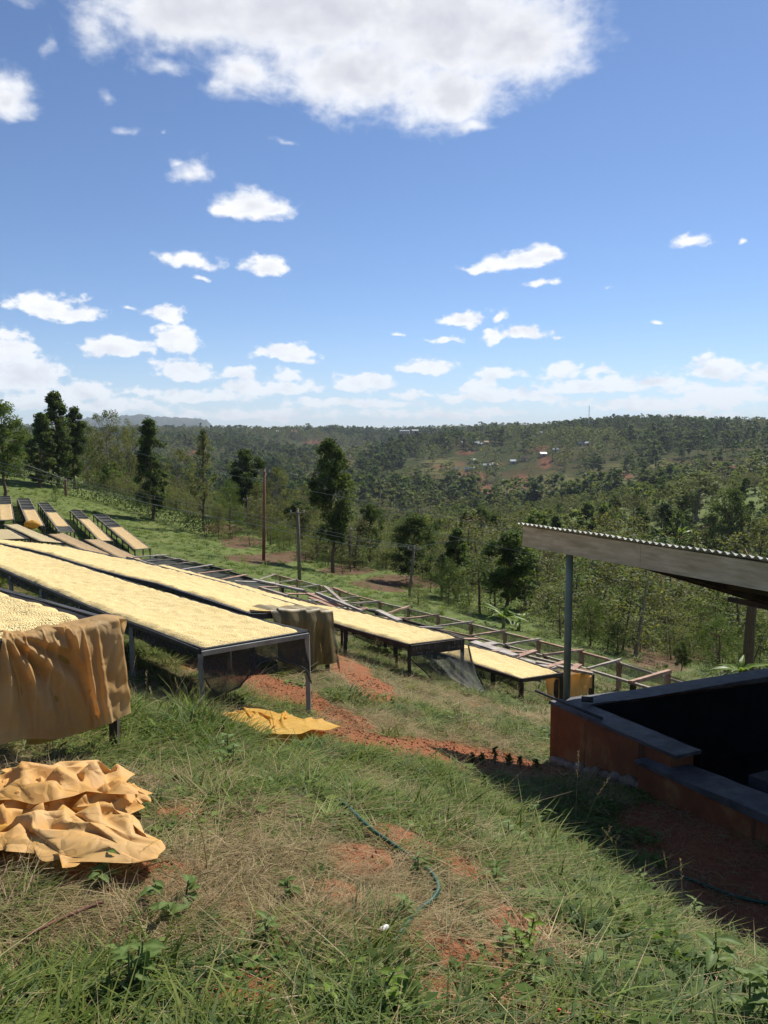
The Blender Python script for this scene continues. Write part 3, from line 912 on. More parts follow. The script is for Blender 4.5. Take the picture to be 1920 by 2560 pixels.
# px, top py, distance, kind, width px, label
G1 = 'trees along the lower edge of the field'
TL = [
    (2, 1012, 74, 'round', 128, 'dense dark green tree cut off by the left border of the view', 'leaf_green'),
    (92, 1035, 88, 'column', 64, 'dark tree on a bare slim trunk, just left of the tallest twin-peaked tree', None),
    (137, 985, 92, 'column', 74, 'tallest dark tree at the upper left, pointed top against the clouds', None),
    (178, 1022, 95, 'column', 58, 'lower dark peak leaning against the tallest tree at the upper left', None),
    (48, 1120, 100, 'airy', 80, 'dull olive scrubby tree behind the hedge at far left', None),
    (118, 1105, 104, 'brown', 60, 'brownish half-bare tree between the two dark trees at the upper left', None),
    (262, 1032, 108, 'airy', 112, 'tall airy olive tree rising above the skyline right of the twin peaks', None),
    (215, 1058, 114, 'airy', 90, 'airy olive tree filling the gap right of the twin peaks', None),
    (322, 1072, 118, 'airy', 84, 'airy olive tree just left of the dense dark column by the hedge', None),
    (378, 1052, 82, 'column', 70, 'dense dark columnar tree standing in the hedge line', None),
    (440, 1128, 108, 'airy', 96, 'pale brown-green tree right of the dense dark column', None),
    (505, 1076, 80, 'thin', 64, 'thin see-through tree with slender trunk on red bank', None),
    (620, 1128, 96, 'tall', 78, 'dark tree with rounded head behind the red utility pole', None),
    (572, 1206, 78, 'bush', 78, 'low dark bushy tree on the red bank by the thin tree', None),
    (545, 1262, 74, 'bush', 60, 'small green shrub-like tree at the foot of the dark bushy tree', 'leaf_olive'),
    (692, 1172, 86, 'airy', 84, 'airy olive tree right behind the red utility pole', None),
    (650, 1212, 92, 'airy', 66, 'faint olive tree touching the red utility pole', None),
    (745, 1255, 84, 'tall', 62, 'narrow dark tree beside the grey pole', None),
    (832, 1106, 63, 'tall', 96, 'biggest dark tree in the middle, tall narrow crown on a leaning trunk', None),
    (770, 1215, 98, 'airy', 80, 'olive tree hidden half behind the biggest dark tree', None),
    (925, 1262, 74, 'round', 68, 'dark round-headed tree right of the biggest dark tree', None),
    (885, 1290, 92, 'pale', 70, 'pale yellowish tree between the round-headed and the biggest dark tree', None),
    (1030, 1294, 64, 'broad', 132, 'broad-crowned dark green tree behind the leaning pole', 'leaf_dark'),
    (1105, 1385, 55, 'thin', 54, 'slim sapling-like tree between the broad crown and the pointed tree', 'leaf_dark'),
    (1140, 1325, 58, 'column', 66, 'pointed leafy tree just right of the broad-crowned tree', 'leaf_green'),
    (1122, 1400, 52, 'bush', 66, 'dark low tree at the foot of the pointed leafy tree', 'leaf_dark'),
    (1192, 1365, 76, 'pale', 104, 'pale dusty olive tree between the two leafy trees', None),
    (1272, 1334, 50, 'tall', 120, 'bright-edged leafy tree under the left end of the shed roof', 'leaf_green'),
    (1312, 1372, 58, 'tall', 70, 'dark leafy tree touching the left end of the fascia board', None),
    (1372, 1385, 60, 'brown', 96, 'rust-brown half-bare tree left of the green post', None),
    (1450, 1392, 66, 'brown', 84, 'rust-brown half-bare tree right of the green post under the roof', None),
    (1495, 1430, 60, 'tall', 66, 'dark tree with drooping twigs under the fascia board', None),
    (1478, 1500, 42, 'bush', 104, 'leafy green bush-tree right of the green post', None),
    (1556, 1482, 58, 'pale', 74, 'silvery pale tree seen under the shed roof', None),
    (1610, 1488, 52, 'airy', 100, 'sandy olive tree with fine twigs in the middle under the roof', None),
    (1545, 1560, 40, 'bush', 80, 'dark green bush-tree in front of the sandy olive tree', 'leaf_dark'),
    (1745, 1498, 62, 'flat', 150, 'flat-layered thorn tree under the roof, left of the thick trunk', None),
    (1860, 1500, 68, 'flat', 150, 'flat-layered thorn tree behind the thick trunk', 'leaf_olive'),
    (1700, 1578, 48, 'flat', 80, 'small flat-topped tree on the grassy strip beyond the shed', None),
    (1706, 1606, 34, 'round', 46, 'small dark round tree on a thin stem just beyond the frame', None),
    (1805, 1545, 36, 'bush', 128, 'large green bush-tree left of the thick trunk', None),
    (1905, 1540, 46, 'bush', 90, 'green bushy tree behind the thick trunk at the right border', None),
    (1745, 1182, 180, 'pale', 170, 'big pale-leaved tree on the slope above the roof', None),
    (1585, 1238, 190, 'airy', 110, 'olive tree above the middle of the roof edge', None),
    (1655, 1262, 178, 'pale', 84, 'yellow-green tree above the roof, left of the big pale tree', None),
    (1832, 1226, 132, 'round', 110, 'dark rounded tree above the right part of the roof', None),
    (1890, 1186, 205, 'airy', 120, 'tall olive tree at the right border above the roof', None),
    (1905, 1300, 118, 'brown', 110, 'brown-tinged scrubby tree just above the roof at right', 'leaf_olive'),
    (1790, 1325, 128, 'bush', 110, 'dark low tree right of the upper banana clump', 'leaf_dark'),
    (1500, 1252, 210, 'airy', 90, 'faint olive tree over the left part of the roof', None),
    (1445, 1325, 150, 'round', 70, 'dark tree poking up just behind the roof edge', None),
    (1385, 1318, 150, 'bush', 66, 'dark shrub-like tree behind the left roof edge', 'leaf_dark'),
    (1538, 1305, 160, 'brown', 80, 'greyish half-bare tree behind the middle of the roof edge', None),
    (1205, 1272, 132, 'round', 74, 'dark round tree in the valley, second of the dark pair', None),
    (1165, 1282, 140, 'column', 52, 'dark narrow tree in the valley, first of the dark pair', None),
    (1246, 1290, 122, 'broad', 70, 'dull green tree in the valley left of the roof end', 'leaf_dark'),
    (1100, 1300, 118, 'round', 56, 'small dark tree behind the broad crown in the valley', None),
    (1046, 1462, 46, 'bush', 60, 'small pale bush with light leaves at the foot of the broad tree', 'leaf_pale'),
    (138, 1216, 78, 'bush', 24, 'small round green bush alone on the grass slope', 'leaf_green'),
]
def build_trees():
    for i, (px, top, Y, kind, wpx, label, mat) in enumerate(TL):
        u = (px - 960) / 2000
        d = ray(px, top)
        x = d[0] / d[1] * Y
        z0 = tz(x, Y) - .05
        H = CAM_H + d[2] / d[1] * Y - z0
        H = max(H, 1.2)
        wm = wpx * Y / 2000
        ws = wm / (2 * KINDS[kind]['wd'] * H) * (1.08 if kind in ('column', 'tall') else 1.0)
        ws = min(max(ws, .45), 2.2)
        nm = 'bush' if 'bush ' in label and 'tree' not in label else 'tree'
        plant_tree(nm, label, (x, Y, z0), H, ws, kind, 1 + i % 3, random.uniform(0, 6.28), None, nm, mat)
    # thick trunk at the right, its crown above the roof line
    x = at(1880, 1500, 33).x
    z0 = tz(x, 33) - .1
    e = empty('tree', (x, 33, z0), 'tree with thick straight brown trunk behind the shed back wall', 'tree')
    g = random.Random(4)
    mb = MB().tube([(.02, 0, -.2), (-.06, 0, 1), (-.02, .02, 2.4), (.03, 0, 3.6), (.08, .05, 4.9)], [.27, .22, .20, .185, .14], 12)
    for k in range(10):
        an = g.uniform(0, 6.28); h = g.uniform(3.7, 4.6)
        mb.tube([(0, 0, h), (math.cos(an) * .8, math.sin(an) * .8, h + .6), (math.cos(an) * 1.7, math.sin(an) * 1.7, h + .9)], [.06, .04, .015], 5)
    mb.build('trunk', M['bark'], e, True)
    V, Q, tint, C, hb = crown_arrays('broad', 9)
    V = V * (.30, .30, .14) + (0, 0, 3.9)
    link('crown', fast_mesh('crown', V, Q, [M['leaf_green']], False, {'tint': tint}), e)
build_trees()

# valley wood: countable trees nearest, the rest one mass
SMALL_PARTS = []
def joined_proto(kind, seed, frac, big):
    """trunk and crown in one small mesh, for trees that are only a few pixels wide"""
    k = KINDS[kind]; old = (k['n'], k['lpc'], k['ls'])
    k['dense'] = 1.0
    k['n'], k['lpc'], k['ls'] = max(14, int(old[0] * frac)), max(6, int(old[1] * frac)), old[2] * big * 1.5
    V, Q, tint, C, hb = crown_arrays(kind, seed + 40)
    k['n'], k['lpc'], k['ls'] = old; del k['dense']
    tv = []; r = .16
    for h, rr in ((-.6, r), (3.0, r * .8), (8, r * .3)):
        for a in range(4): tv.append((rr * math.cos(a * 1.57), rr * math.sin(a * 1.57), h))
    tq = [(a + 4 * l, (a + 1) % 4 + 4 * l, (a + 1) % 4 + 4 + 4 * l, a + 4 + 4 * l) for l in (0, 1) for a in range(4)]
    nV = len(V)
    SMALL_PARTS.append((fast_mesh(kind + '_crown', V, Q, [M[k['mat']]], False, {'tint': tint}), fast_mesh(kind + '_trunk', tv, tq, [M[k['bark']]])))
    me = fast_mesh(kind + '_small', np.concatenate([V, tv]), np.concatenate([Q, np.array(tq) + nV]), [M[k['mat']], M[k['bark']]], False, {'tint': np.concatenate([tint, np.zeros(12)])})
    mi = np.zeros(len(me.polygons), np.int32); mi[len(Q):] = 1
    me.polygons.foreach_set('material_index', mi)
    return me
def scatter(name, label, protos, pts, rot, scl, idx, kind='stuff'):
    """ONE object that carries many small copies (grass, wood, undergrowth)"""
    col = bpy.data.collections.new(name + '_kinds')
    for i, pm in enumerate(protos):
        o = bpy.data.objects.new('%s_%02d' % (name, i), pm); col.objects.link(o)
    me = bpy.data.meshes.new(name)
    n = len(pts)
    me.vertices.add(n); me.vertices.foreach_set('co', np.asarray(pts, np.float32).ravel())
    a = me.attributes.new('rot', 'FLOAT_VECTOR', 'POINT'); a.data.foreach_set('vector', np.asarray(rot, np.float32).ravel())
    a = me.attributes.new('scl', 'FLOAT_VECTOR', 'POINT'); a.data.foreach_set('vector', np.asarray(scl, np.float32).ravel())
    a = me.attributes.new('idx', 'INT', 'POINT'); a.data.foreach_set('value', np.asarray(idx, np.int32))
    o = link(name, me)
    tag(o, label, kind=kind)
    ng = bpy.data.node_groups.new(name, 'GeometryNodeTree')
    ng.interface.new_socket('Geometry', in_out='INPUT', socket_type='NodeSocketGeometry')
    ng.interface.new_socket('Geometry', in_out='OUTPUT', socket_type='NodeSocketGeometry')
    gi = ng.nodes.new('NodeGroupInput'); go = ng.nodes.new('NodeGroupOutput')
    ci = ng.nodes.new('GeometryNodeCollectionInfo'); ci.inputs['Collection'].default_value = col
    ci.inputs['Separate Children'].default_value = True; ci.inputs['Reset Children'].default_value = True
    ip = ng.nodes.new('GeometryNodeInstanceOnPoints'); ip.inputs['Pick Instance'].default_value = True
    def na(nm, ty):
        q = ng.nodes.new('GeometryNodeInputNamedAttribute'); q.data_type = ty; q.inputs['Name'].default_value = nm
        return q.outputs['Attribute']
    ng.links.new(gi.outputs[0], ip.inputs['Points']); ng.links.new(ci.outputs[0], ip.inputs['Instance'])
    ng.links.new(na('idx', 'INT'), ip.inputs['Instance Index'])
    ng.links.new(na('rot', 'FLOAT_VECTOR'), ip.inputs['Rotation']); ng.links.new(na('scl', 'FLOAT_VECTOR'), ip.inputs['Scale'])
    ng.links.new(ip.outputs[0], go.inputs[0])
    o.modifiers.new('copies', 'NODES').node_group = ng
    return o
def rot_z(n, g, tilt=0.0):
    r = np.zeros((n, 3)); r[:, 2] = g.uniform(0, 2 * math.pi, n)
    r[:, :2] = g.normal(0, tilt, (n, 2)) if tilt else 0
    return r

SMALL = [joined_proto(k, s, .45, 1.9) for k, s in (('column', 1), ('pale', 1), ('airy', 1), ('round', 1), ('tall', 2), ('broad', 2), ('pale', 3), ('airy', 2), ('thin', 1), ('brown', 1))]
SMALL_NAME = [('dark narrow tree', 'column'), ('pale green slender tree', 'pale'), ('airy olive tree', 'airy'), ('dark round tree', 'round'), ('dark tall tree', 'tall'), ('broad green tree', 'broad'), ('pale green slender tree', 'pale'), ('airy olive tree', 'airy'), ('thin olive tree', 'thin'), ('brownish bare tree', 'brown')]
def valley_wood():
    g = np.random.default_rng(21)
    n = 5200
    a = g.uniform(-.56, .56, n)
    r = np.sqrt(g.uniform(92 ** 2, 470 ** 2, n))
    X, Yv = r * np.sin(a), r * np.cos(a)
    Zv = terrain(X, Yv)
    px, py = proj(X, Yv, Zv)
    dens = .75 + .7 * fbm(X / 45, Yv / 45, 3)
    field = (px < 470) & (py > 1180 + .31 * px - 12) & (r < 100)
    near_left = (px < 560) & (r < 125)
    farm = (np.hypot((px - 1640) / 90, (py - 1450) / 50) < 1)
    clear_mid = np.hypot((px - 1235) / 50, (py - 1420) / 60) < 1
    keep = (g.random(n) < dens) & ~field & ~farm & ~clear_mid & ~(near_left & (g.random(n) < .6))
    # keep apart
    idx = np.nonzero(keep)[0]
    order = idx[np.argsort(r[idx])]
    cell = {}
    sel = []
    for i in order:
        s = 5.5 if r[i] < 220 else 7
        c = (int(X[i] // s), int(Yv[i] // s))
        if c in cell: continue
        cell[c] = 1; sel.append(i)
    sel = np.array(sel)
    kind_n = fbm(X / 60 + 9, Yv / 60, 3) + g.normal(0, .16, n)
    pale = np.array([1, 6, 2, 7, 1, 5]); dark = np.array([0, 3, 4, 0, 5, 8])
    k = np.where(kind_n > -.14, pale[g.integers(0, 6, n)], dark[g.integers(0, 6, n)])
    k = np.where(g.random(n) < .05, 9, k)
    H = (4.5 + 7 * g.random(n) ** 1.6) * np.where(np.isin(k, [3, 5]), .85, 1)
    # crowns stay below the line where the photo opens on the far slope
    lim = np.interp(px, [-100, 0, 200, 350, 500, 600, 800, 1000, 1300, 1450, 1600, 1920], [1105, 1115, 1150, 1190, 1240, 1265, 1290, 1305, 1285, 1240, 1205, 1175])
    lim = np.where((r > 300) & (px > 450) & (px < 1500), lim - 22, lim)
    lim = lim + 14 * g.normal(size=n)
    dz_ = (1280 - lim) / 2000
    Hmax = CAM_H + Yv * (-SP + dz_ * CP) / (CP + dz_ * SP) - Zv
    H = np.minimum(H, Hmax)
    sel = sel[H[sel] > 2.6]
    near = sel[:230]; rest = sel[230:]
    marks = [(60, 'the far left dark trees'), (165, 'the twin-peaked tree'), (300, 'the airy trees'), (390, 'the dense dark column'), (510, 'the thin tree'), (600, 'the red bank'), (660, 'the tall reddish pole'), (745, 'the grey pole'), (832, 'the biggest dark tree'),
             (925, 'the round-headed tree'), (1030, 'the broad-crowned tree'), (1140, 'the pointed leafy tree'), (1215, 'the dark valley pair'), (1290, 'the roof end'), (1420, 'the green post'), (1560, 'the middle roof'), (1720, 'the upper banana clump'), (1880, 'the right roof')]
    lab = {}
    for i in near:
        mk = min(marks, key=lambda q: abs(q[0] - px[i]))[1]
        dep = 'nearest of the wood' if r[i] < 125 else 'in the mid wood' if r[i] < 160 else 'deep in the wood'
        lab.setdefault((SMALL_NAME[k[i]][0], mk, dep), []).append(i)
    for (kn_, mk, dep), ids in lab.items():
        ids = sorted(ids, key=lambda q: px[q])
        ordn = ['leftmost', 'second', 'third', 'fourth', 'fifth', 'sixth', 'seventh', 'eighth', 'ninth']
        for q, i in enumerate(ids):
            txt = '%s behind %s, %s' % (kn_, mk, dep)
            if len(ids) > 1: txt = '%s %s behind %s, %s' % (('leftmost' if q == 0 else 'rightmost' if q == len(ids) - 1 else ordn[q] + ' from left'), kn_, mk, dep)
            plant = SMALL[k[i]]; cmesh, tmesh = SMALL_PARTS[k[i]]
            e = empty('valley_tree', (X[i], Yv[i], Zv[i] - .1), txt, 'tree', 'trees of the valley wood', g.uniform(0, 6.28))
            s = H[i] / 10; w = s * g.uniform(.75, 1.15)
            e.scale = (w, w, s)
            link('trunk', tmesh, e); link('crown', cmesh, e)
    m = len(rest)
    s = H[rest] / 10; w = s * g.uniform(.8, 1.25, m)
    P_ = np.stack([X[rest], Yv[rest], Zv[rest] - .1], 1)
    scatter('valley_wood', 'mixed wood filling the valley floor', SMALL, P_, rot_z(m, g, .04), np.stack([w, w, s], 1), k[rest])
TINY = [joined_proto(k, s, .28, 2.9) for k, s in (('column', 5), ('pale', 5), ('airy', 5), ('round', 5), ('tall', 6), ('broad', 6), ('pale', 7), ('bush', 5))]
def far_wood():
    g = np.random.default_rng(33)
    n = 24000
    a = g.uniform(-.58, .58, n)
    r = np.sqrt(g.uniform(440 ** 2, 2050 ** 2, n))
    X, Yv = r * np.sin(a), r * np.cos(a)
    Zv = terrain(X, Yv)
    px, py = proj(X, Yv, Zv)
    d = .62 + 1.6 * fbm(X / 130 + 3, Yv / 130, 4)
    # the dark wood on the near face of the spur, and belts along the crest
    spur = 1105 + (1010 - px) * .58
    wood = ((np.abs(py - spur - 22) < 34 + 16 * np.sin(px / 37.)) & (px > 660) & (px < 1080)) | ((np.abs(py - 1108) < 16) & (px > 1000) & (px < 1140)) | ((np.abs(py - 1105) < 22) & (px > 1620) & (px < 1780))
    d = np.where(wood, 1.0, d)
    d = np.maximum(d, .95 * sstep(py, 1120, 1080))
    d = np.clip(d, .14, 1) * far_clear(X, Yv, Zv)
    keep = g.random(n) < d
    X, Yv, Zv, px, py = X[keep], Yv[keep], Zv[keep], px[keep], py[keep]
    n = len(X)
    kn = fbm(X / 140 + 9, Yv / 140, 3) + g.normal(0, .08, n)
    pale = np.array([1, 6, 2, 1]); dark = np.array([0, 3, 4, 5])
    k = np.where(kn > .02, pale[g.integers(0, 4, n)], dark[g.integers(0, 4, n)])
    k = np.where(g.random(n) < .22, 7, k)
    wd_ = wood[keep]; k = np.where(wd_, dark[g.integers(0, 4, n)], k)
    H = (8 + 12 * g.random(n) ** 2) * np.where(k == 7, .45, 1)
    s = H / 10; w = s * g.uniform(1.0, 1.5, n)
    scatter('far_wood', 'woods and scattered trees covering the far hillside', TINY, np.stack([X, Yv, Zv - .3], 1), rot_z(n, g), np.stack([w, w, s], 1), k)
    # the few emergent trees of the skyline are things of their own
    for px, top, Y, kind, wpx, label in [(1238, 1040, 1150, 3, 18, 'tall rounded tree standing above the skyline left of the centre ridge'), (1291, 1041, 1160, 3, 20, 'dark dome-shaped tree on the skyline left of the mast'),
                                   (459, 1044, 1650, 4, 18, 'lone tree sticking out of the skyline in front of the blue hill'), (500, 1046, 1650, 0, 16, 'dark pointed tree on the skyline at the right foot of the blue hill'),
                                   (768, 1052, 1650, 3, 18, 'small dome-shaped tree on the skyline above the middle of the far slope'), (1700, 1035, 1100, 5, 40, 'broad dark tree on the skyline above the right slope')]:
        d = ray(px, top); x = d[0] / d[1] * Y; z0 = tz(x, Y)
        H = min(24, max(10, CAM_H + d[2] / d[1] * Y - z0))
        o = link('skyline_tree', TINY[kind] if kind < 7 else TINY[3]); o.location = (x, Y, z0)
        w = wpx * Y / 2000 / (2 * .3 * H) * H / 10
        o.scale = (w, w, H / 10); tag(o, label, 'tree')
valley_wood()
far_wood()

def undergrowth():
    """shrubs and saplings that nobody would count on the banks under the trees"""
    g = np.random.default_rng(11)
    protos = [joined_proto(k, s, .6, 1.05) for k, s in (('bush', 1), ('bush', 2), ('airy', 4), ('brown', 3), ('bush', 3))]
    protos[1].materials[0] = M['leaf_olive']; protos[4].materials[0] = M['leaf_pale']
    n = 7000
    a = g.uniform(-.56, .56, n); r = np.sqrt(g.uniform(28 ** 2, 130 ** 2, n))
    X, Yv = r * np.sin(a), r * np.cos(a); Zv = terrain(X, Yv)
    px, py = proj(X, Yv, Zv)
    # open grass field on the left and the beds stay clear
    lim = np.interp(px, [0, 200, 420, 520, 640, 760, 900, 1050, 1200, 1400, 1600, 1920], [1178, 1225, 1290, 1330, 1385, 1420, 1455, 1490, 1535, 1600, 1660, 1690])
    d = np.clip(.42 + .9 * fbm(X / 9, Yv / 9, 4), 0.1, 1) * 1.25 * sstep(lim - py, -2, 22)
    d *= 1 - .85 * (np.hypot((px - 1650) / 100, (py - 1460) / 55) < 1)
    keep = g.random(n) < d
    X, Yv, Zv = X[keep], Yv[keep], Zv[keep]; n = len(X)
    s = g.uniform(.06, .24, n) * (1 + 1.1 * g.random(n) ** 4)
    s *= 1 + 1.3 * sstep(px[keep], 1050, 1250) * (1 - sstep(r[keep], 90, 120)) * g.random(n)
    w = s * g.uniform(1, 1.8, n)
    scatter('undergrowth', 'shrubs and saplings under the trees below the field', protos, np.stack([X, Yv, Zv - .05], 1), rot_z(n, g, .08), np.stack([w, w, s], 1), g.integers(0, 5, n))
undergrowth()

def hedge():
    g = np.random.default_rng(8)
    line = [at(px, py, Y) for px, py, Y in [(-60, 1150, 96), (0, 1176, 92), (120, 1206, 91), (250, 1245, 88), (360, 1280, 84), (460, 1300, 80), (540, 1328, 76)]]
    e = empty('hedge', (line[2].x, line[2].y, tz(line[2].x, line[2].y)), 'long dark clipped-looking hedge along the top of the grass field', 'hedge')
    base = e.location
    P_ = []
    for a, b in zip(line, line[1:]):
        n = int((b - a).length / .06)
        for k in range(n * 9):
            t = g.random()
            p = a.lerp(b, t)
            P_.append((p.x + g.normal(0, .35), p.y + g.normal(0, .35), g.random() ** .8 * (1.7 + .5 * float(vnoise(p.x * .7, p.y * .7)))))
    P_ = np.array(P_)
    P_[:, 2] += terrain(P_[:, 0], P_[:, 1])
    V, Q = leaf_quads(P_ - np.array(base), .13, g)
    link('foliage', fast_mesh('hedge_foliage', V, Q, [M['leaf_dark']], False, {'tint': np.repeat(.45 * g.random(len(P_)), 4)}), e)
    mb = MB()
    for a, b in zip(line, line[1:]):
        n = int((b - a).length / 1.1)
        for k in range(n):
            p = a.lerp(b, (k + .5) / n); z = tz(p.x, p.y)
            mb.tube([Vector((p.x, p.y, z - .1)) - base, Vector((p.x + .05, p.y, z + .9)) - base], [.03, .015], 5)
    st = mb.build('stems', M['bark'], e); st['kind'] = 'stuff'
hedge()
# ------------------------------------------------------------------ far farmhouses, mast, poles, wires
M['white_roof'] = simple('white_iron_roof', (.62, .63, .62), (.80, .80, .78), .5, .5, 0)
M['grey_roof'] = simple('grey_iron_roof', (.40, .42, .42), (.55, .56, .55), .5, .5, 0)
M['rust_roof'] = simple('rusty_iron_roof', (.34, .16, .10), (.45, .25, .16), .5, .6, 0)
M['house_wall'] = simple('house_wall', (.30, .24, .17), (.45, .38, .28), .5, .9, 0)
M['dark_opening'] = simple('dark_opening', (.02, .02, .02), (.03, .03, .03), .5, .9, 0)
def farmhouses():
    H_ = [  # px, py of the roof, distance, length px, roof, label
        (1182, 398 + 750, 840, 16, 'white_roof', 'long white-roofed house at the top of the bare red strip'),
        (1357, 1150, 830, 17, 'white_roof', 'bright white long roof directly above the small red plot'),
        (1389, 1143, 840, 14, 'white_roof', 'white roof just right of the house above the small red plot'),
        (1283, 1162, 820, 15, 'white_roof', 'white-roofed house left of the round tree above the red field'),
        (1312, 1158, 825, 12, 'rust_roof', 'short reddish roof right beside the white-roofed house above the red field'),
        (1217, 1178, 800, 18, 'grey_roof', 'long grey roof left of the red field'),
        (1236, 1173, 802, 12, 'white_roof', 'short white roof near the long grey roof'),
        (1181, 1183, 790, 9, 'white_roof', 'small white roof on the left of the long grey roof'),
        (1168, 1188, 785, 10, 'white_roof', 'small white roof lowest in the row left of the red field'),
        (1105, 1193, 790, 13, 'rust_roof', 'pinkish roof at the left end of the house row'),
        (1142, 1190, 790, 8, 'white_roof', 'tiny white roof between the pinkish roof and the lowest white one'),
        (1194, 1108, 960, 14, 'white_roof', 'white roof in the upper cluster under the dark wood'),
        (1200, 1116, 950, 12, 'white_roof', 'white hut in front of the upper cluster'),
        (1215, 1104, 965, 12, 'rust_roof', 'red roof in the upper cluster under the dark wood'),
        (1157, 1114, 960, 9, 'grey_roof', 'small pale roof alone left of the upper cluster'),
        (1065, 1137, 1000, 14, 'grey_roof', 'grey roof alone among the trees on the middle slope'),
        (1351, 1080, 1010, 12, 'white_roof', 'white roof near the skyline between tall trees'),
        (1468, 1133, 860, 13, 'white_roof', 'white roof right of two, below the mast'),
        (1451, 1132, 862, 9, 'grey_roof', 'small grey roof left of two, below the mast'),
        (1012, 1076, 1500, 24, 'grey_roof', 'long pale school-like building on the far plateau'),
        (1038, 1075, 1510, 16, 'white_roof', 'white roof at the right end of the long pale building'),
        (735, 1077, 1550, 14, 'rust_roof', 'orange-tinted roof on the far left plateau'),
        (695, 1077, 1560, 10, 'white_roof', 'small white roof on the far left plateau'),
        (520, 1083, 1500, 16, 'white_roof', 'white roof far left under the blue hill'),
        (1872, 1101, 900, 14, 'white_roof', 'white roof on the slope near the right border'),
        (1850, 1107, 890, 10, 'grey_roof', 'grey roof left of the white one near the right border'),
        (905, 1242, 560, 10, 'white_roof', 'single white hut at the dark valley bottom'),
    ]
    for px, py, Y, lp, roof, label in H_:
        c = at(px, py, Y)
        z = tz(c.x, c.y)
        Lm = lp * Y / 2000; D = min(6.0, Lm * .6); hw = 2.6
        # set on the ground where the photo shows it: clear of the trees in front by standing on a small levelled yard
        zb = max(z, c.z - 3.6)
        e = empty('farmhouse', (c.x, c.y, zb), label, 'house', None, random.uniform(-.5, .5))
        MB().beam((-Lm / 2, 0, hw / 2 - 1.2), (Lm / 2, 0, hw / 2 - 1.2), D, hw + 2.4).build('wall', M['house_wall'], e)
        o = .35; zr = hw
        V = [(-Lm / 2 - o, -D / 2 - o, zr), (Lm / 2 + o, -D / 2 - o, zr), (Lm / 2 + o, 0, zr + 1.7), (-Lm / 2 - o, 0, zr + 1.7), (-Lm / 2 - o, D / 2 + o, zr), (Lm / 2 + o, D / 2 + o, zr)]
        V += [(a, b, h - .08) for a, b, h in V]
        F = [(0, 1, 2, 3), (3, 2, 5, 4), (9, 8, 7, 6), (10, 11, 8, 9), (0, 3, 9, 6), (3, 4, 10, 9), (1, 7, 8, 2), (2, 8, 11, 5), (0, 6, 7, 1), (4, 5, 11, 10)]
        mesh_obj('roof', V, F, M[roof], e)
        w = MB().beam((-.5, -D / 2 - .03, .95), (.5, -D / 2 - .03, .95), .06, 1.9).build('door', M['dark_opening'], e)
farmhouses()
def mast():
    p = at(1472, 1062, 1150); z = tz(p.x, p.y); top = at(1472, 1014, 1150).z
    H = top - z; e = empty('radio_mast', (p.x, p.y, z), 'thin lattice radio mast on the skyline', 'mast')
    mb = MB(); r = 1.1
    for a in range(3):
        mb.tube([(r * math.cos(a * 2.09), r * math.sin(a * 2.09), 0), (.35 * math.cos(a * 2.09), .35 * math.sin(a * 2.09), H)], [.16, .12], 4)
    mb.build('mast_leg', M['grey_roof'], e)
    mb = MB(); n = 18
    for k in range(n):
        for a in range(3):
            q0, q1 = r + (.35 - r) * k / n, r + (.35 - r) * (k + 1) / n
            b = (a + 1) % 3
            mb.beam((q0 * math.cos(a * 2.09), q0 * math.sin(a * 2.09), H * k / n), (q1 * math.cos(b * 2.09), q1 * math.sin(b * 2.09), H * (k + 1) / n), .1, .1)
    mb.build('bracing', M['grey_roof'], e)
mast()
M['pole_wood'] = simple('pole_wood', (.12, .09, .065), (.27, .22, .17), 5, .9, .4, vecscale=(8, 8, 1))
M['pole_red'] = simple('red_pole_wood', (.17, .065, .04), (.30, .14, .09), 5, .9, .4, vecscale=(8, 8, 1))
M['wire'] = simple('wire', (.30, .29, .26), (.42, .40, .36), 5, .5, 0)
M['ceramic'] = simple('insulator_ceramic', (.35, .33, .3), (.5, .48, .44), 5, .3, 0)
POLE = {}
def pole(key, px, base_py, top_py, Y, top_px, label, mat, r=.11):
    b = at(px, base_py, Y); t = at(top_px, top_py, Y)
    z0 = tz(b.x, b.y)
    e = empty('utility_pole', (b.x, b.y, z0), label, 'pole')
    tip = Vector((t.x - b.x, 0, t.z - z0))
    MB().tube([(0, 0, -.3), tip * .5, tip], [r, r * .85, r * .68], 10).build('shaft', M[mat], e, True)
    MB().beam(tip + Vector((-.45, -.12, -.25)), tip + Vector((.45, -.12, -.25)), .08, .08).build('crossarm', M['pole_wood'], e)
    for s in (-.4, 0, .4):
        MB().tube([tip + Vector((s, -.12, -.21)), tip + Vector((s, -.12, -.13)), tip + Vector((s, -.12, -.07))], [.035, .05, .03], 8).build('insulator', M['ceramic'], e)
    POLE[key] = e.location + tip
pole('a', 659, 1404, 1172, 60, 661, 'tall reddish wooden pole standing on the red bank', 'pole_red', .13)
pole('b', 749, 1452, 1272, 48, 744, 'grey wooden pole right behind the empty frames', 'pole_wood', .12)
pole('c', 1022, 1495, 1364, 52, 1036, 'pale pole leaning to the right under the broad tree', 'pole_wood', .10)
pole('d', 165, 1262, 1196, 86, 164, 'short red-brown post under the twin-peaked tree', 'pole_red', .14)
pole('e', 876, 1432, 1318, 66, 876, 'thin pale pole on the red bank right of the biggest dark tree', 'pole_wood', .07)
pole('f', 618, 1335, 1243, 80, 619, 'slim pale pole left of the tall reddish pole', 'pole_wood', .07)
def wire(pts, label, r=.014, sag=.0):
    P_ = []
    for a, b in zip(pts, pts[1:]):
        for k in range(9):
            t = k / 8
            p = a.lerp(b, t); p.z -= sag * 4 * t * (1 - t)
            P_.append(p)
    o = MB().tube(P_, r, 5).build('power_line', M['wire'])
    tag(o, label, 'cable', 'power lines over the slope')
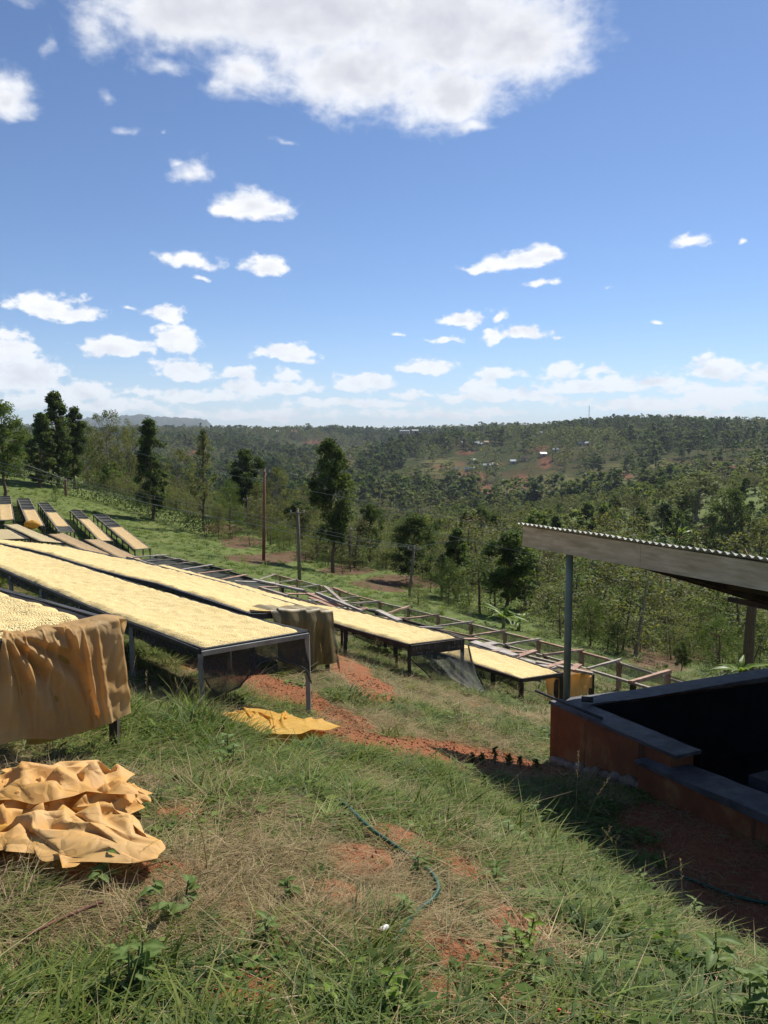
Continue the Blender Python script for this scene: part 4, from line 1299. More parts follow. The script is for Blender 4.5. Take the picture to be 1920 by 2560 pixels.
wire([at(-120, 1150, 70), at(386, 1261, 62), at(640, 1312, 56), at(887, 1364, 53), POLE['c'] + Vector((-.4, -.12, -.07))], 'lowest pale cable running from upper left to the leaning pole', .017)
wire([at(-120, 1138, 71), at(386, 1248, 63), at(640, 1298, 57), at(887, 1350, 53.5), POLE['c'] + Vector((0, -.12, -.07))], 'middle cable just above the lowest one to the leaning pole', .013)
wire([at(-120, 1130, 72), at(386, 1240, 64), at(640, 1288, 58), at(887, 1342, 54), POLE['c'] + Vector((.4, -.12, -.07))], 'upper cable of the three to the leaning pole', .013)
wire([at(300, 1122, 76), at(480, 1166, 66), at(600, 1192, 60), at(879, 1247, 52), at(1125, 1296, 48), at(1300, 1332, 46)], 'high single pale cable crossing in front of the valley', .012)
wire([POLE['c'] + Vector((0, -.12, -.07)), at(1160, 1349, 50), at(1244, 1366, 49), at(1330, 1386, 48)], 'cable leaving the leaning pole towards the shed roof, lower one', .012)
wire([at(1075, 1329, 60), at(1160, 1347, 52), at(1244, 1361, 50), at(1330, 1378, 49)], 'cable reaching the shed roof just above its lower neighbour', .012)
wire([at(-200, 1118, 75), at(60, 1160, 76), POLE['d'] + Vector((0, -.12, -.07)), at(386, 1262, 70), at(560, 1300, 66)], 'thin cable passing the short red-brown post', .012)
# ------------------------------------------------------------------ raised drying beds
M['wood_old'] = simple('weathered_wood', (.21, .17, .125), (.50, .425, .335), 4, .9, .5, 30, .004, vecscale=(3, 3, 3))
M['wood_grey'] = simple('grey_board', (.26, .225, .185), (.54, .48, .41), 4, .9, .5, 30, .004)
M['wood_red'] = simple('reddish_timber', (.26, .145, .095), (.50, .335, .235), 4, .9, .5, 30, .004)
M['wood_dark'] = simple('dark_timber', (.035, .028, .022), (.10, .08, .062), 5, .9, .5, 30, .004)
M['metal_leg'] = simple('galvanised_leg', (.20, .21, .20), (.36, .37, .35), 6, .55, .2)
M['metal_dark'] = simple('dark_metal', (.03, .03, .03), (.07, .068, .065), 6, .6, .2)
def net_mat(name, col, solid, rough=.8):
    m, nt, b = new_mat(name)
    b.inputs['Base Color'].default_value = (*col, 1); b.inputs['Roughness'].default_value = rough
    tr = nt.nodes.new('ShaderNodeBsdfTransparent')
    mx = nt.nodes.new('ShaderNodeMixShader')
    n = noise_n(nt, 5, 5, .6)
    mr = nt.nodes.new('ShaderNodeMapRange'); nt.links.new(n, mr.inputs['Value'])
    mr.inputs['From Min'].default_value = .3; mr.inputs['From Max'].default_value = .7
    mr.inputs['To Min'].default_value = solid - .15; mr.inputs['To Max'].default_value = min(1, solid + .15)
    nt.links.new(mr.outputs[0], mx.inputs[0]); nt.links.new(tr.outputs[0], mx.inputs[1]); nt.links.new(b.outputs[0], mx.inputs[2])
    nt.links.new(mx.outputs[0], nt.nodes['Material Output'].inputs[0])
    return m
M['net'] = net_mat('black_shade_net', (.024, .025, .023), .80)
M['net_dense'] = net_mat('black_bed_net', (.016, .016, .015), .93)
M['net_loose'] = net_mat('grey_loose_net', (.05, .055, .045), .60)
def bean_mat(name, a, b_, c):
    m, nt, b = new_mat(name)
    v = nt.nodes.new('ShaderNodeTexVoronoi'); v.inputs['Scale'].default_value = 75
    tc = nt.nodes.new('ShaderNodeTexCoord'); nt.links.new(tc.outputs['Object'], v.inputs['Vector'])
    sp = nt.nodes.new('ShaderNodeSeparateColor'); nt.links.new(v.outputs['Color'], sp.inputs[0])
    base = ramp(nt, sp.outputs[0], [(0, a), (.5, b_), (1, c)])
    n = noise_n(nt, 1.6, 7, .65)
    base = mixc(nt, ramp(nt, n, [(.35, (.0, .0, .0)), (.75, (.5, .5, .5))]), base, a)
    st = noise_n(nt, 22, 3, .8, stretched(nt, (1, 1, 1)))
    base = mixc(nt, ramp(nt, st, [(.60, (0, 0, 0)), (.78, (.35, .35, .35))]), base, (.30, .20, .08))
    nt.links.new(base, b.inputs['Base Color'])
    b.inputs['Roughness'].default_value = .8; b.inputs['Specular IOR Level'].default_value = .2
    ad = nt.nodes.new('ShaderNodeMath'); ad.operation = 'SUBTRACT'
    nt.links.new(noise_n(nt, 9, 4, .7), ad.inputs[0]); nt.links.new(v.outputs['Distance'], ad.inputs[1])
    bump(nt, b, ad.outputs[0], .75, .014)
    return m
M['beans'] = bean_mat('parchment_coffee', (.64, .46, .18), (.78, .595, .265), (.87, .72, .37))
M['beans_tan'] = bean_mat('drier_tan_coffee', (.36, .24, .12), (.44, .31, .16), (.52, .38, .20))
M['beans_pale'] = bean_mat('damp_pale_coffee', (.40, .31, .16), (.50, .40, .21), (.57, .46, .26))

def sag_edge(pts, amt, seed):
    """rail as built: slightly uneven"""
    return [p + Vector((0, 0, amt * float(vnoise(i * .9 + seed, seed * 3.1)))) for i, p in enumerate(pts)]
def rail_parts(name, pts, w, h, mat, parent, base, jit=.003):
    mb = MB()
    for a, b in zip(pts, pts[1:]):
        mb.beam(a - base, b - base + (b - a).normalized() * .02, w, h, jit)
    return mb.build(name, M[mat], parent)
def bed_surface(l, r, n_across, n_along, fn, i0=0, i1=None):
    i1 = len(l) - 1 if i1 is None else i1
    V = []
    for a in range(n_along):
        t = i0 + (i1 - i0) * a / (n_along - 1)
        k = min(int(t), len(l) - 2); q = t - k
        A = l[k].lerp(l[k + 1], q); B = r[k].lerp(r[k + 1], q)
        for c in range(n_across):
            s = c / (n_across - 1)
            V.append(fn(A, B, s, a / (n_along - 1)))
    return V
def beans(label, l, r, mat, t0, t1, inset=.06, n_along=120, n_across=40, thick=.045, rag=.05, seed=1, round_near=.0, lift=0.0):
    """the coffee layer: a heap with rounded, ragged edges, loose on the bed"""
    L = (l[0] - l[-1]).length
    V = []
    na, nc = n_along, n_across
    base = ((l[0] + r[0]) / 2).copy()
    for a in range(na):
        ta = a / (na - 1)
        for c in range(nc):
            s = c / (nc - 1)
            t = (t0 + (t1 - t0) * ta)
            # ragged outline
            ea = min(1, max(-1, (ta - .5) * 2)); es = (s - .5) * 2
            w = 1 + 0 * ea
            ss = .5 + (s - .5) * (1 - 2 * inset) + .5 * es ** 3 * rag * float(vnoise(t * L * 2.3 + seed, es * .7 + seed * 5)) + es ** 5 * rag * .5 * float(vnoise(t * L * 9 + seed, seed))
            if round_near and ta < .5:
                u = t * L
                cut = round_near * (abs(es) ** 3)
                t2 = t + cut / L * (1 - ta * 2)
            else: t2 = t
            t2 += (rag * .6 / L) * float(vnoise(es * 4 + seed, t * 3)) * (abs(ea) ** 6)
            x = max(0, min(1, t2)) * (len(l) - 1); k = min(int(x), len(l) - 2); q = x - k
            A = l[k].lerp(l[k + 1], q); B = r[k].lerp(r[k + 1], q)
            p = A.lerp(B, ss)
            edge_d = min(1, (1 - abs(es)) * 7) * min(1, (1 - abs(ea)) * L * (t1 - t0) * 4)
            hgt = thick * (edge_d ** .6) * (1 + .5 * float(vnoise(p.x * 3.1, p.y * 3.1)) + .4 * float(vnoise(p.x * 11, p.y * 11)) + .07 * math.sin(t * L * 21 + 3 * float(vnoise(p.x * 2, p.y * 2)) + es * 2))
            p = p + Vector((0, 0, hgt - .012 + lift - .03 * (1 - es * es)))
            V.append(p - base)
    me = fast_mesh('coffee_beans', V, grid_faces(na, nc)[:, ::-1], [M[mat]], True)
    o = link('coffee_beans', me, None, base)
    return tag(o, label, 'coffee', 'coffee drying on the raised beds', 'stuff')
def skirt(name, pts, base, parent, mat, depth, out=Vector((0, 0, 0)), n=60, m=7, seed=0, wav=.03):
    """net hanging from an edge; depth(t) in metres"""
    V = []
    T = len(pts) - 1
    for a in range(n):
        t = a / (n - 1); x = t * T; k = min(int(x), T - 1)
        p = pts[k].lerp(pts[k + 1], x - k)
        dpt = depth(t)
        for b in range(m):
            s = b / (m - 1)
            wv = wav * s * float(vnoise(t * n * .45 + seed, s * 1.5 + seed)) * 2
            o = out.normalized() * wv if out.length else Vector((wv, wv, 0))
            V.append(p + Vector((0, 0, -dpt * s)) + o + out * (s ** 1.5) - base)
    return fast_obj(name, V, grid_faces(n, m), mat, parent)
def fast_obj(name, V, Q, mat, parent=None, smooth=True, loc=None):
    return link(name, fast_mesh(name, V, Q, [M[mat]], smooth), parent, loc)
def legs(l, r, parent, base, mat, w, every, skip=()):
    for side, pts in (('l', l), ('r', r)):
        L = sum((b - a).length for a, b in zip(pts, pts[1:])); n = max(1, round(L / every))
        for k in range(n + 1):
            x = k / n * (len(pts) - 1); i = min(int(x), len(pts) - 2)
            p = pts[i].lerp(pts[i + 1], x - i)
            if (side, k) in skip: continue
            z = tz(p.x, p.y) - .08
            ww = w * random.uniform(.9, 1.15)
            MB().beam(Vector((p.x + random.uniform(-.01, .01), p.y, z)) - base, p - base + Vector((0, 0, -.03)), ww, ww, .002, Vector((1, 0, 0)), 2).build('leg', M[mat], parent)
def bed(name, label, l, r, cat='drying bed', group='raised coffee drying beds', rail='wood_dark', legmat='wood_dark', railw=.045, railh=.07, legw=.06, every=1.9, net='net_dense', lip=.05, side_net=.12, crossbars=True, seed=1, net_end=None, only_left_net=True):
    base = ((l[0] + r[0]) / 2).copy(); base.z = tz(base.x, base.y)
    e = empty(name, base, label, cat, group)
    l2, r2 = sag_edge(l, .03, seed), sag_edge(r, .03, seed + 4)
    rail_parts('side_rail', l2, railw, railh, rail, e, base)
    rail_parts('side_rail', r2, railw, railh, rail, e, base)
    for a, b in ((l2[0], r2[0]), (l2[-1], r2[-1])):
        MB().beam(a - base, b - base, railw, railh, .003).build('end_rail', M[rail], e)
    if net:
        V = bed_surface(l2, r2, 13, len(l) * 6, lambda A, B, s, t: A.lerp(B, s) + Vector((0, 0, lip * abs(2 * s - 1) ** 6 - .035 * (1 - (2 * s - 1) ** 2) + .012 * float(vnoise(A.x * 4 + s * 3, A.y * 4)))) - base)
        fast_obj('net_tray', V, grid_faces(len(l) * 6, 13), net, e)
    if side_net:
        skirt('side_net', [p + Vector((0, 0, lip)) for p in l2], base, e, 'net', lambda t: lip + side_net * (1 + .9 * float(vnoise(t * 13 + seed, seed))), n=90, m=4, seed=seed)
        skirt('side_net', [p + Vector((0, 0, lip * .8)) for p in r2], base, e, 'net', lambda t: lip + side_net * .5 * (1 + .9 * float(vnoise(t * 11 + seed, seed))), n=70, m=3, seed=seed + 3)
    legs(l2, r2, e, base, legmat, legw, every)
    if crossbars:
        L = (l[0] - l[-1]).length; n = max(2, int(L / 1.6))
        for k in range(1, n):
            x = k / n * (len(l) - 1); i = min(int(x), len(l) - 2)
            MB().beam(l2[i].lerp(l2[i + 1], x - i) - base + Vector((0, 0, -.05)), r2[i].lerp(r2[i + 1], x - i) - base + Vector((0, 0, -.05)), .04, .05, .002).build('crossbar', M[rail], e)
    return e, base, l2, r2

# nearest bed on the left, its end under the tarp
l, r = E['T0']
e, base, l2, r2 = bed('drying_bed', 'nearest raised bed at the left, its end covered by an orange tarp', [p - Vector((0, 0, .035)) for p in l], [p - Vector((0, 0, .035)) for p in r], rail='metal_dark', legmat='wood_dark', seed=2, side_net=.10, lip=.035)
beans('pale coffee layer on the nearest bed, above the orange tarp', l, r, 'beans', .035, 1, .09, 150, 70, .055, .11, 3)
# big bed in the middle
l, r = E['T1']
e, base, l2, r2 = bed('drying_bed', 'large raised bed with grey metal legs and torn net hanging at its end', l, r, rail='metal_dark', legmat='metal_leg', railw=.04, railh=.045, legw=.05, every=1.9, seed=5, side_net=.13, lip=.03)
beans('largest bright coffee layer, on the bed with grey metal legs', l, r, 'beans', .001, 1, .022, 280, 60, .05, .035, 5, .07, .02)
def t1_end(t):
    return float(np.interp(t, [0, .05, .12, .3, .5, .64, .75, .88, .95, 1], [.30, .42, .52, .46, .24, .22, .30, .36, .44, .60]))
skirt('end_net', [l2[0] + Vector((0, 0, .03)), (l2[0] + r2[0]) / 2 + Vector((0, 0, .0)), r2[0] + Vector((0, 0, .03))], base, e, 'net', t1_end, Vector((.05, -.06, 0)), 50, 10, 3, .03)
# frayed dark hem of the torn net
mb = MB(); hem = []
for k in range(50):
    t = k / 49; p = (l2[0].lerp(r2[0], t)) + Vector((.05, -.06, .03 - t1_end(t))) - base
    hem.append(p + Vector((0, 0, .015 * float(vnoise(k * .8, 2)))))
MB().tube(hem, .008, 5).build('net_hem', M['metal_dark'], e)
MB().beam(l2[0] - base + Vector((.02, -.03, -.02)), r2[0] - base + Vector((.02, -.03, -.02)), .025, .05).build('end_bar', M['metal_leg'], e)
# second bed
l, r = E['T2']
e, base, l2, r2 = bed('drying_bed', 'long raised bed behind the largest one, olive net thrown over its end', l, r, rail='metal_dark', legmat='metal_dark', seed=7, side_net=.10, lip=.03)
beans('long coffee layer on the bed whose end has the olive net', l, r, 'beans', .02, 1, .028, 280, 44, .05, .035, 9, 0, .02)
# third bed with the painted end board
l, r = E['T3']
e, base, l2, r2 = bed('drying_bed', 'raised bed with chalk-marked end board and drooping net', l, r, rail='wood_dark', legmat='metal_dark', seed=9, side_net=.12, lip=.025, legw=.055)
beans('coffee layer on the bed with the chalk-marked end board', l, r, 'beans', .012, 1, .03, 220, 40, .05, .035, 13, 0, .02)
d_out = Vector((.6225, -.7826, 0))
bw = .19
bd = MB()
A, B = l2[0] - base + d_out * .04, r2[0] - base + d_out * .04
bd.beam(A + Vector((0, 0, -.075)), B + Vector((0, 0, -.075)), .03, bw, .002, seg=3).build('end_board', M['wood_dark'], e)
# faded hand writing on the board: worn strokes of pale paint in two lines
M['chalk'] = simple('worn_paint_strokes', (.20, .18, .15), (.42, .39, .34), 40, .9, 0)
gq = random.Random(12)
ax = (B - A).normalized()
mb = MB()
def stroke(u0, v0, u1, v1, w=.006):
    o = A + d_out * .0185
    Lb = (B - A)
    p0 = o + Lb * u0 + Vector((0, 0, v0)); p1 = o + Lb * u1 + Vector((0, 0, v1))
    dn = (p1 - p0).normalized(); sd = dn.cross(d_out).normalized() * w / 2
    b = len(mb.v)
    mb.v += [tuple(p0 - sd), tuple(p0 + sd), tuple(p1 + sd), tuple(p1 - sd)]; mb.f.append((b, b + 1, b + 2, b + 3))
GL = {'K': [(0, 0, 0, 1), (0, .45, .8, 1), (.2, .55, .8, 0)], 'P': [(0, 0, 0, 1), (0, 1, .7, .85), (.7, .85, .6, .5), (.6, .5, 0, .45)], 'S': [(.8, .9, .2, 1), (.2, 1, .1, .6), (.1, .6, .8, .4), (.8, .4, .7, .05), (.7, .05, 0, 0)],
      'C': [(.8, .9, .2, 1), (.2, 1, 0, .5), (0, .5, .2, 0), (.2, 0, .8, .1)], 'U': [(0, 1, .05, .1), (.05, .1, .6, .1), (.7, 1, .65, .1)], 'E': [(0, 0, 0, 1), (0, 1, .7, 1), (0, .5, .6, .5), (0, 0, .7, 0)], 'T': [(.4, 0, .4, 1), (0, 1, .8, 1)], 'I': [(.3, 0, .3, 1)],
      'D': [(0, 0, 0, 1), (0, 1, .7, .7), (.7, .7, .7, .3), (.7, .3, 0, 0)], 'L': [(0, 1, 0, 0), (0, 0, .7, 0)]}
def word(txt, u, v, h, adv):
    for ch in txt:
        if ch in GL:
            for a, b, c, d in GL[ch]:
                if gq.random() < .86:
                    stroke(u + a * adv * .75, v + b * h, u + c * adv * .75, v + d * h, .004 + gq.random() * .003)
        u += adv
word('KPSCUE', .03, -.065, .045, .055); word('SI', .42, -.05, .045, .055); word('DCT', .80, -.055, .055, .06)
word('IIL', .64, -.125, .065, .035); word('EDUCEI', .76, -.12, .035, .036); word('PEIDLE', .12, -.145, .028, .05)
w = mb.build('lettering', M['chalk'], e)
# drooping end net, pulled out over the grass
V = []; n, m_ = 40, 16
for a in range(n):
    t = a / (n - 1)
    top = A.lerp(B + ax * .10, t) + Vector((0, 0, -.16 + .02 * math.sin(t * 9))) + d_out * .03
    gx = (l2[0].lerp(r2[0], .30 + .95 * t)) + d_out * (.20 + .45 * math.sin(math.pi * min(1, t * .9)))
    gz = tz(gx.x, gx.y) + .06 + .10 * abs(math.sin(t * 7)) * (1 - t)
    bot = Vector((gx.x, gx.y, gz)) - base
    for b in range(m_):
        s = b / (m_ - 1)
        p = top.lerp(bot, s) + Vector((0, 0, -.14 * math.sin(math.pi * s) * (.3 + t * .5)))
        p += d_out * (.05 * float(vnoise(t * 14, s * 3)) + .03 * math.sin(t * 40 + s * 4) * s)
        V.append(p)
fast_obj('end_net', V, grid_faces(n, m_), 'net_loose', e)
MB().tube([B + ax * .11 + Vector((0, 0, -.1)), B + ax * .16 + Vector((.02, -.02, -.4)), Vector(V[-1])], .016, 6).build('net_hem', M['metal_dark'], e)
MB().tube([A + Vector((0, 0, -.22)), A.lerp(Vector(V[m_ - 1]), .6) + Vector((.02, 0, -.08)), Vector(V[m_ - 1])], .012, 6).build('net_hem', M['metal_dark'], e)
# small bed
l, r = E['T5']
e, base, l2, r2 = bed('drying_bed', 'smallest near bed with dark posts, below the chalk-marked end board', l, r, rail='wood_dark', legmat='wood_dark', seed=11, side_net=.16, lip=.03, legw=.085, every=2.2)
beans('coffee layer on the smallest near bed beside the green post', l, r, 'beans', .008, 1, .025, 90, 36, .045, .035, 17, 0, .02)

# bare frame row: long rails on posts, skewed crossbars
def frame_row():
    l, r = E['F']
    base = ((l[0] + r[0]) / 2).copy(); base.z = tz(base.x, base.y)
    e = empty('bed_frame', base, 'longest empty bed frame, bare rails and crossbars without net', 'bed frame', 'empty wooden bed frames')
    rb = sag_edge(r, .05, 3); lb = sag_edge(l, .05, 8)
    for pts in (rb, lb):
        for k in range(0, len(pts) - 1, 2):
            a, b = pts[k], pts[min(k + 2, len(pts) - 1)]
            MB().beam(a - base, b - base + Vector((0, 0, random.uniform(-.02, .02))), .06, .05, .006, seg=4).build('side_rail', M[random.choice(['wood_old', 'wood_red', 'wood_old'])], e)
    def near_pt(pts, px):
        best = None
        for a, b in zip(pts, pts[1:]):
            for q in range(11):
                p = a.lerp(b, q / 10); x, y = proj(p.x, p.y, p.z)
                if best is None or abs(x - px) < best[0]: best = (abs(x - px), p)
        return best[1]
    for fx, bx, rd in [(884, 950, 0), (965, 1023, 1), (1007, 1096, 1), (1096, 1181, 0), (1182, 1263, 1), (1271, 1344, 0), (1364, 1450, 1), (1468, 1545, 0), (1577, 1676, 1)]:
        a, b = near_pt(lb, fx), near_pt(rb, bx)
        d = (b - a).normalized()
        thick = .10 if fx == 1577 else .065
        MB().beam(a - d * .12 - base + Vector((0, 0, .055)), b + d * .08 - base + Vector((0, 0, .06)), thick, thick * .8, .008, seg=4).build('crossbar', M['wood_red' if rd else 'wood_old'], e)
        for p, mt in ((b, 'wood_red'), (a, 'wood_dark')):
            z = tz(p.x, p.y) - .1
            MB().beam(Vector((p.x, p.y, z)) - base, p - base, .13 if p is b else .10, .11, .008, Vector((1, 0, 0)), 3).build('post', M[mt], e)
    for bx in (700, 745, 800, 850, 905):
        p = near_pt(rb, bx); z = tz(p.x, p.y) - .1
        MB().beam(Vector((p.x, p.y, z)) - base, p - base, .11, .10, .006, Vector((1, 0, 0)), 2).build('post', M['wood_red'], e)
    for fx, bx in ((650, 690), (690, 745), (740, 800), (790, 845), (835, 895)):
        a, b = near_pt(lb, fx), near_pt(rb, bx)
        MB().beam(a - base + Vector((0, 0, .05)), b - base + Vector((0, 0, .06)), .06, .05, .008, seg=3).build('crossbar', M['wood_old'], e)
    # mesh still stapled along the back rail, thin and torn
    skirt('back_net', rb, base, e, 'net_loose', lambda t: .26 + .12 * float(vnoise(t * 20, 3)), n=80, m=4, seed=4)
frame_row()
def old_row():
    """older row between: planks across a dark net, collapsed in the middle"""
    l, r = E['F2']
    base = ((l[0] + r[0]) / 2).copy(); base.z = tz(base.x, base.y)
    e = empty('bed_frame', base, 'collapsed old bed with dark net and loose grey planks across it', 'bed frame', 'empty wooden bed frames')
    l2, r2 = sag_edge(l, .10, 2), sag_edge(r, .10, 6)
    for pts, nm in ((l2, 'side_rail'), (r2, 'side_rail')):
        for k in range(0, len(pts) - 1, 2):
            a, b = pts[k], pts[min(k + 2, len(pts) - 1)]
            MB().beam(a - base, b - base, .07, .06, .008, seg=3).build(nm, M[random.choice(['wood_dark', 'wood_old', 'wood_dark'])], e)
    V = bed_surface(l2, r2, 9, 60, lambda A, B, s, t: A.lerp(B, s) + Vector((0, 0, -.10 * (1 - (2 * s - 1) ** 2) - .05 + .05 * float(vnoise(A.x * 2, A.y * 2 + s * 4)))) - base, .56 * (len(l2) - 1))
    fast_obj('net_tray', V, grid_faces(60, 9), 'net_dense', e)
    legs(l2, r2, e, base, 'wood_dark', .10, 2.4)
    g = random.Random(3)
    n = 16
    T = len(l2) - 1
    for k in range(n):
        x = (k + .4) / n * T; i = min(int(x), T - 1)
        a = l2[i].lerp(l2[i + 1], x - i); b = r2[i].lerp(r2[i + 1], x - i)
        sk = g.uniform(-.25, .25)
        d = (l2[1] - l2[0]).normalized()
        MB().beam(a - base + Vector((0, 0, .05)) + d * sk, b - base + Vector((0, 0, .06 + g.uniform(0, .05))) - d * sk, g.choice([.09, .13, .16]), .035, .006, seg=3).build('plank', M[g.choice(['wood_grey', 'wood_grey', 'wood_old', 'wood_red'])], e)
    def pl(p0, p1, Y0, Y1, w, mt, lift=.0):
        a, b = at(*p0, Y0), at(*p1, Y1)
        MB().beam(a - base, b - base, w, .05, .008, seg=3).build('plank', M[mt], e)
    # loose timbers of the collapsed stretch and the grey boards by the small bed
    pl((812, 1466), (880, 1525), 24.5, 22.5, .10, 'wood_old')
    pl((833, 1470), (868, 1483), 24.5, 24.0, .08, 'wood_red')
    pl((768, 1484), (850, 1515), 24.6, 23.2, .13, 'wood_red')
    pl((775, 1494), (845, 1524), 24.2, 22.8, .12, 'wood_red')
    pl((790, 1482), (905, 1528), 23.8, 22.0, .09, 'wood_grey')
    pl((845, 1512), (912, 1527), 23.5, 22.4, .08, 'wood_old')
    pl((944, 1527), (1000, 1552), 21.8, 20.6, .16, 'wood_grey')
    pl((880, 1525), (920, 1522), 22.6, 22.6, .14, 'wood_red')
    pl((1182, 1605), (1290, 1640), 19.2, 18.1, .24, 'wood_grey')
    pl((1265, 1640), (1385, 1672), 18.4, 17.3, .22, 'wood_grey')
    pl((1190, 1616), (1240, 1608), 18.9, 19.3, .26, 'wood_grey')
    pl((1288, 1645), (1338, 1627), 18.1, 18.7, .13, 'wood_red')
    pl((1428, 1676), (1448, 1662), 17.3, 17.7, .14, 'wood_red')
    pl((1340, 1655), (1482, 1684), 17.7, 17.2, .12, 'wood_old')
    pl((633, 1449), (760, 1476), 26, 24.4, .11, 'wood_grey')
    pl((655, 1470), (720, 1490), 25, 24, .10, 'wood_old')
    return e, base, l2, r2
OLD = old_row()
# far rows
FARL = {
    'B1': ('pale bed end at the left border behind the long beds', 'beans_pale', 0, 1),
    'B2': ('pale two-part bed with thin dark rail and post, far left', 'beans_pale', 0, 1),
    'B3': ('tan bed meeting the edge of the long bright bed, left of two', 'beans_tan', 0, 1),
    'B4': ('tan bed meeting the old plank-covered frame, right of two', 'beans_tan', 0, 1),
    'A1': ('farthest-right half-filled bed on the grass slope', 'beans_far', 0, .56),
    'A2': ('half-filled bed on the grass slope, second from the right', 'beans_far', 0, .66),
    'A3': ('half-filled bed with bare dark end on the grass slope, middle of five', 'beans_far', .16, .60),
    'A4': ('half-filled bed with a yellow bag at its end on the grass slope', 'beans_far', .02, .52),
    'A5': ('half-filled two-toned bed at the left border of the grass slope', 'beans_far', .03, .60),
}
M['beans_far'] = bean_mat('coffee_on_far_beds', (.48, .32, .14), (.58, .41, .19), (.66, .49, .24))
for k, (label, bm_, t0, t1) in FARL.items():
    l, r = E[k]
    far = k[0] == 'A'
    e, base, l2, r2 = bed('drying_bed', label, l, r, rail='wood_old' if far else 'wood_dark', legmat='wood_dark', railw=.045, railh=.05, legw=.065, every=2.4, seed=hash(k) % 17 if False else ord(k[1]), side_net=.2 if far else .14, lip=.03)
    beans('coffee layer on the ' + label, l, r, bm_, t0, t1, .05, 60, 16, .05, .05, ord(k[1]), 0, .02)
    if far:
        for q in range(4):
            x = (t1 + (1 - t1) * (q + .6) / 4) * (len(l) - 1); i = min(int(x), len(l) - 2)
            MB().beam(l2[i].lerp(l2[i + 1], x - i) - base + Vector((0, 0, .03)), r2[i].lerp(r2[i + 1], x - i) - base + Vector((0, 0, .03)), .06, .05).build('crossbar', M['wood_dark'], e)
# ------------------------------------------------------------------ open shed with low walls at the right
M['plaster'] = None
def plaster_mat():
    m, nt, b = new_mat('ochre_plaster')
    tc = nt.nodes.new('ShaderNodeTexCoord'); sx = nt.nodes.new('ShaderNodeSeparateXYZ')
    nt.links.new(tc.outputs['Object'], sx.inputs[0])
    n1 = noise_n(nt, 2.2, 7, .6); n2 = noise_n(nt, 9, 6, .7)
    col = ramp(nt, n1, [(.3, (.17, .064, .032)), (.5, (.25, .10, .043)), (.68, (.39, .215, .09))])
    col = mixc(nt, ramp(nt, n2, [(.5, (0, 0, 0)), (.75, (.6, .6, .6))]), col, (.16, .06, .03))
    # damp soot stain running down below the post, and splash mud at the foot
    st = noise_n(nt, 1.0, 5, .7, stretched(nt, (5, 5, .5)))
    col = mixc(nt, ramp(nt, st, [(.58, (0, 0, 0)), (.68, (.75, .75, .75))]), col, (.045, .035, .028))
    nt.links.new(col, b.inputs['Base Color']); b.inputs['Roughness'].default_value = .9; b.inputs['Specular IOR Level'].default_value = .2
    bump(nt, b, noise_n(nt, 30, 6, .7), .5, .006)
    return m
M['plaster'] = plaster_mat()
M['coping'] = simple('sooty_concrete', (.05, .05, .052), (.16, .16, .165), 6, .65, .6, 26, .008, lo=.3, hi=.8)
M['ledge_concrete'] = simple('dark_wet_concrete', (.03, .03, .03), (.075, .075, .075), 5, .8, .4)
M['bitumen_shade'] = simple('black_tank_shade', (.008, .008, .009), (.016, .016, .018), 4, .9, .3, spec=.1)  # black coating, made near-black to carry the shade under the roof
M['fascia'] = simple('weathered_fascia_board', (.42, .34, .19), (.74, .63, .42), 3, .8, .35, 26, .003, vecscale=(1, 1, 7))
M['iron'] = simple('galvanised_iron_sheet', (.42, .42, .36), (.62, .62, .52), 3, .42, .1)
M['iron_under'] = M['iron']
M['post_green'] = simple('grey_green_painted_post', (.15, .20, .15), (.25, .31, .24), 5, .5, .2)
M['stone'] = simple('foundation_stone', (.16, .11, .075), (.38, .31, .23), 4, .95, .7, 20, .02)
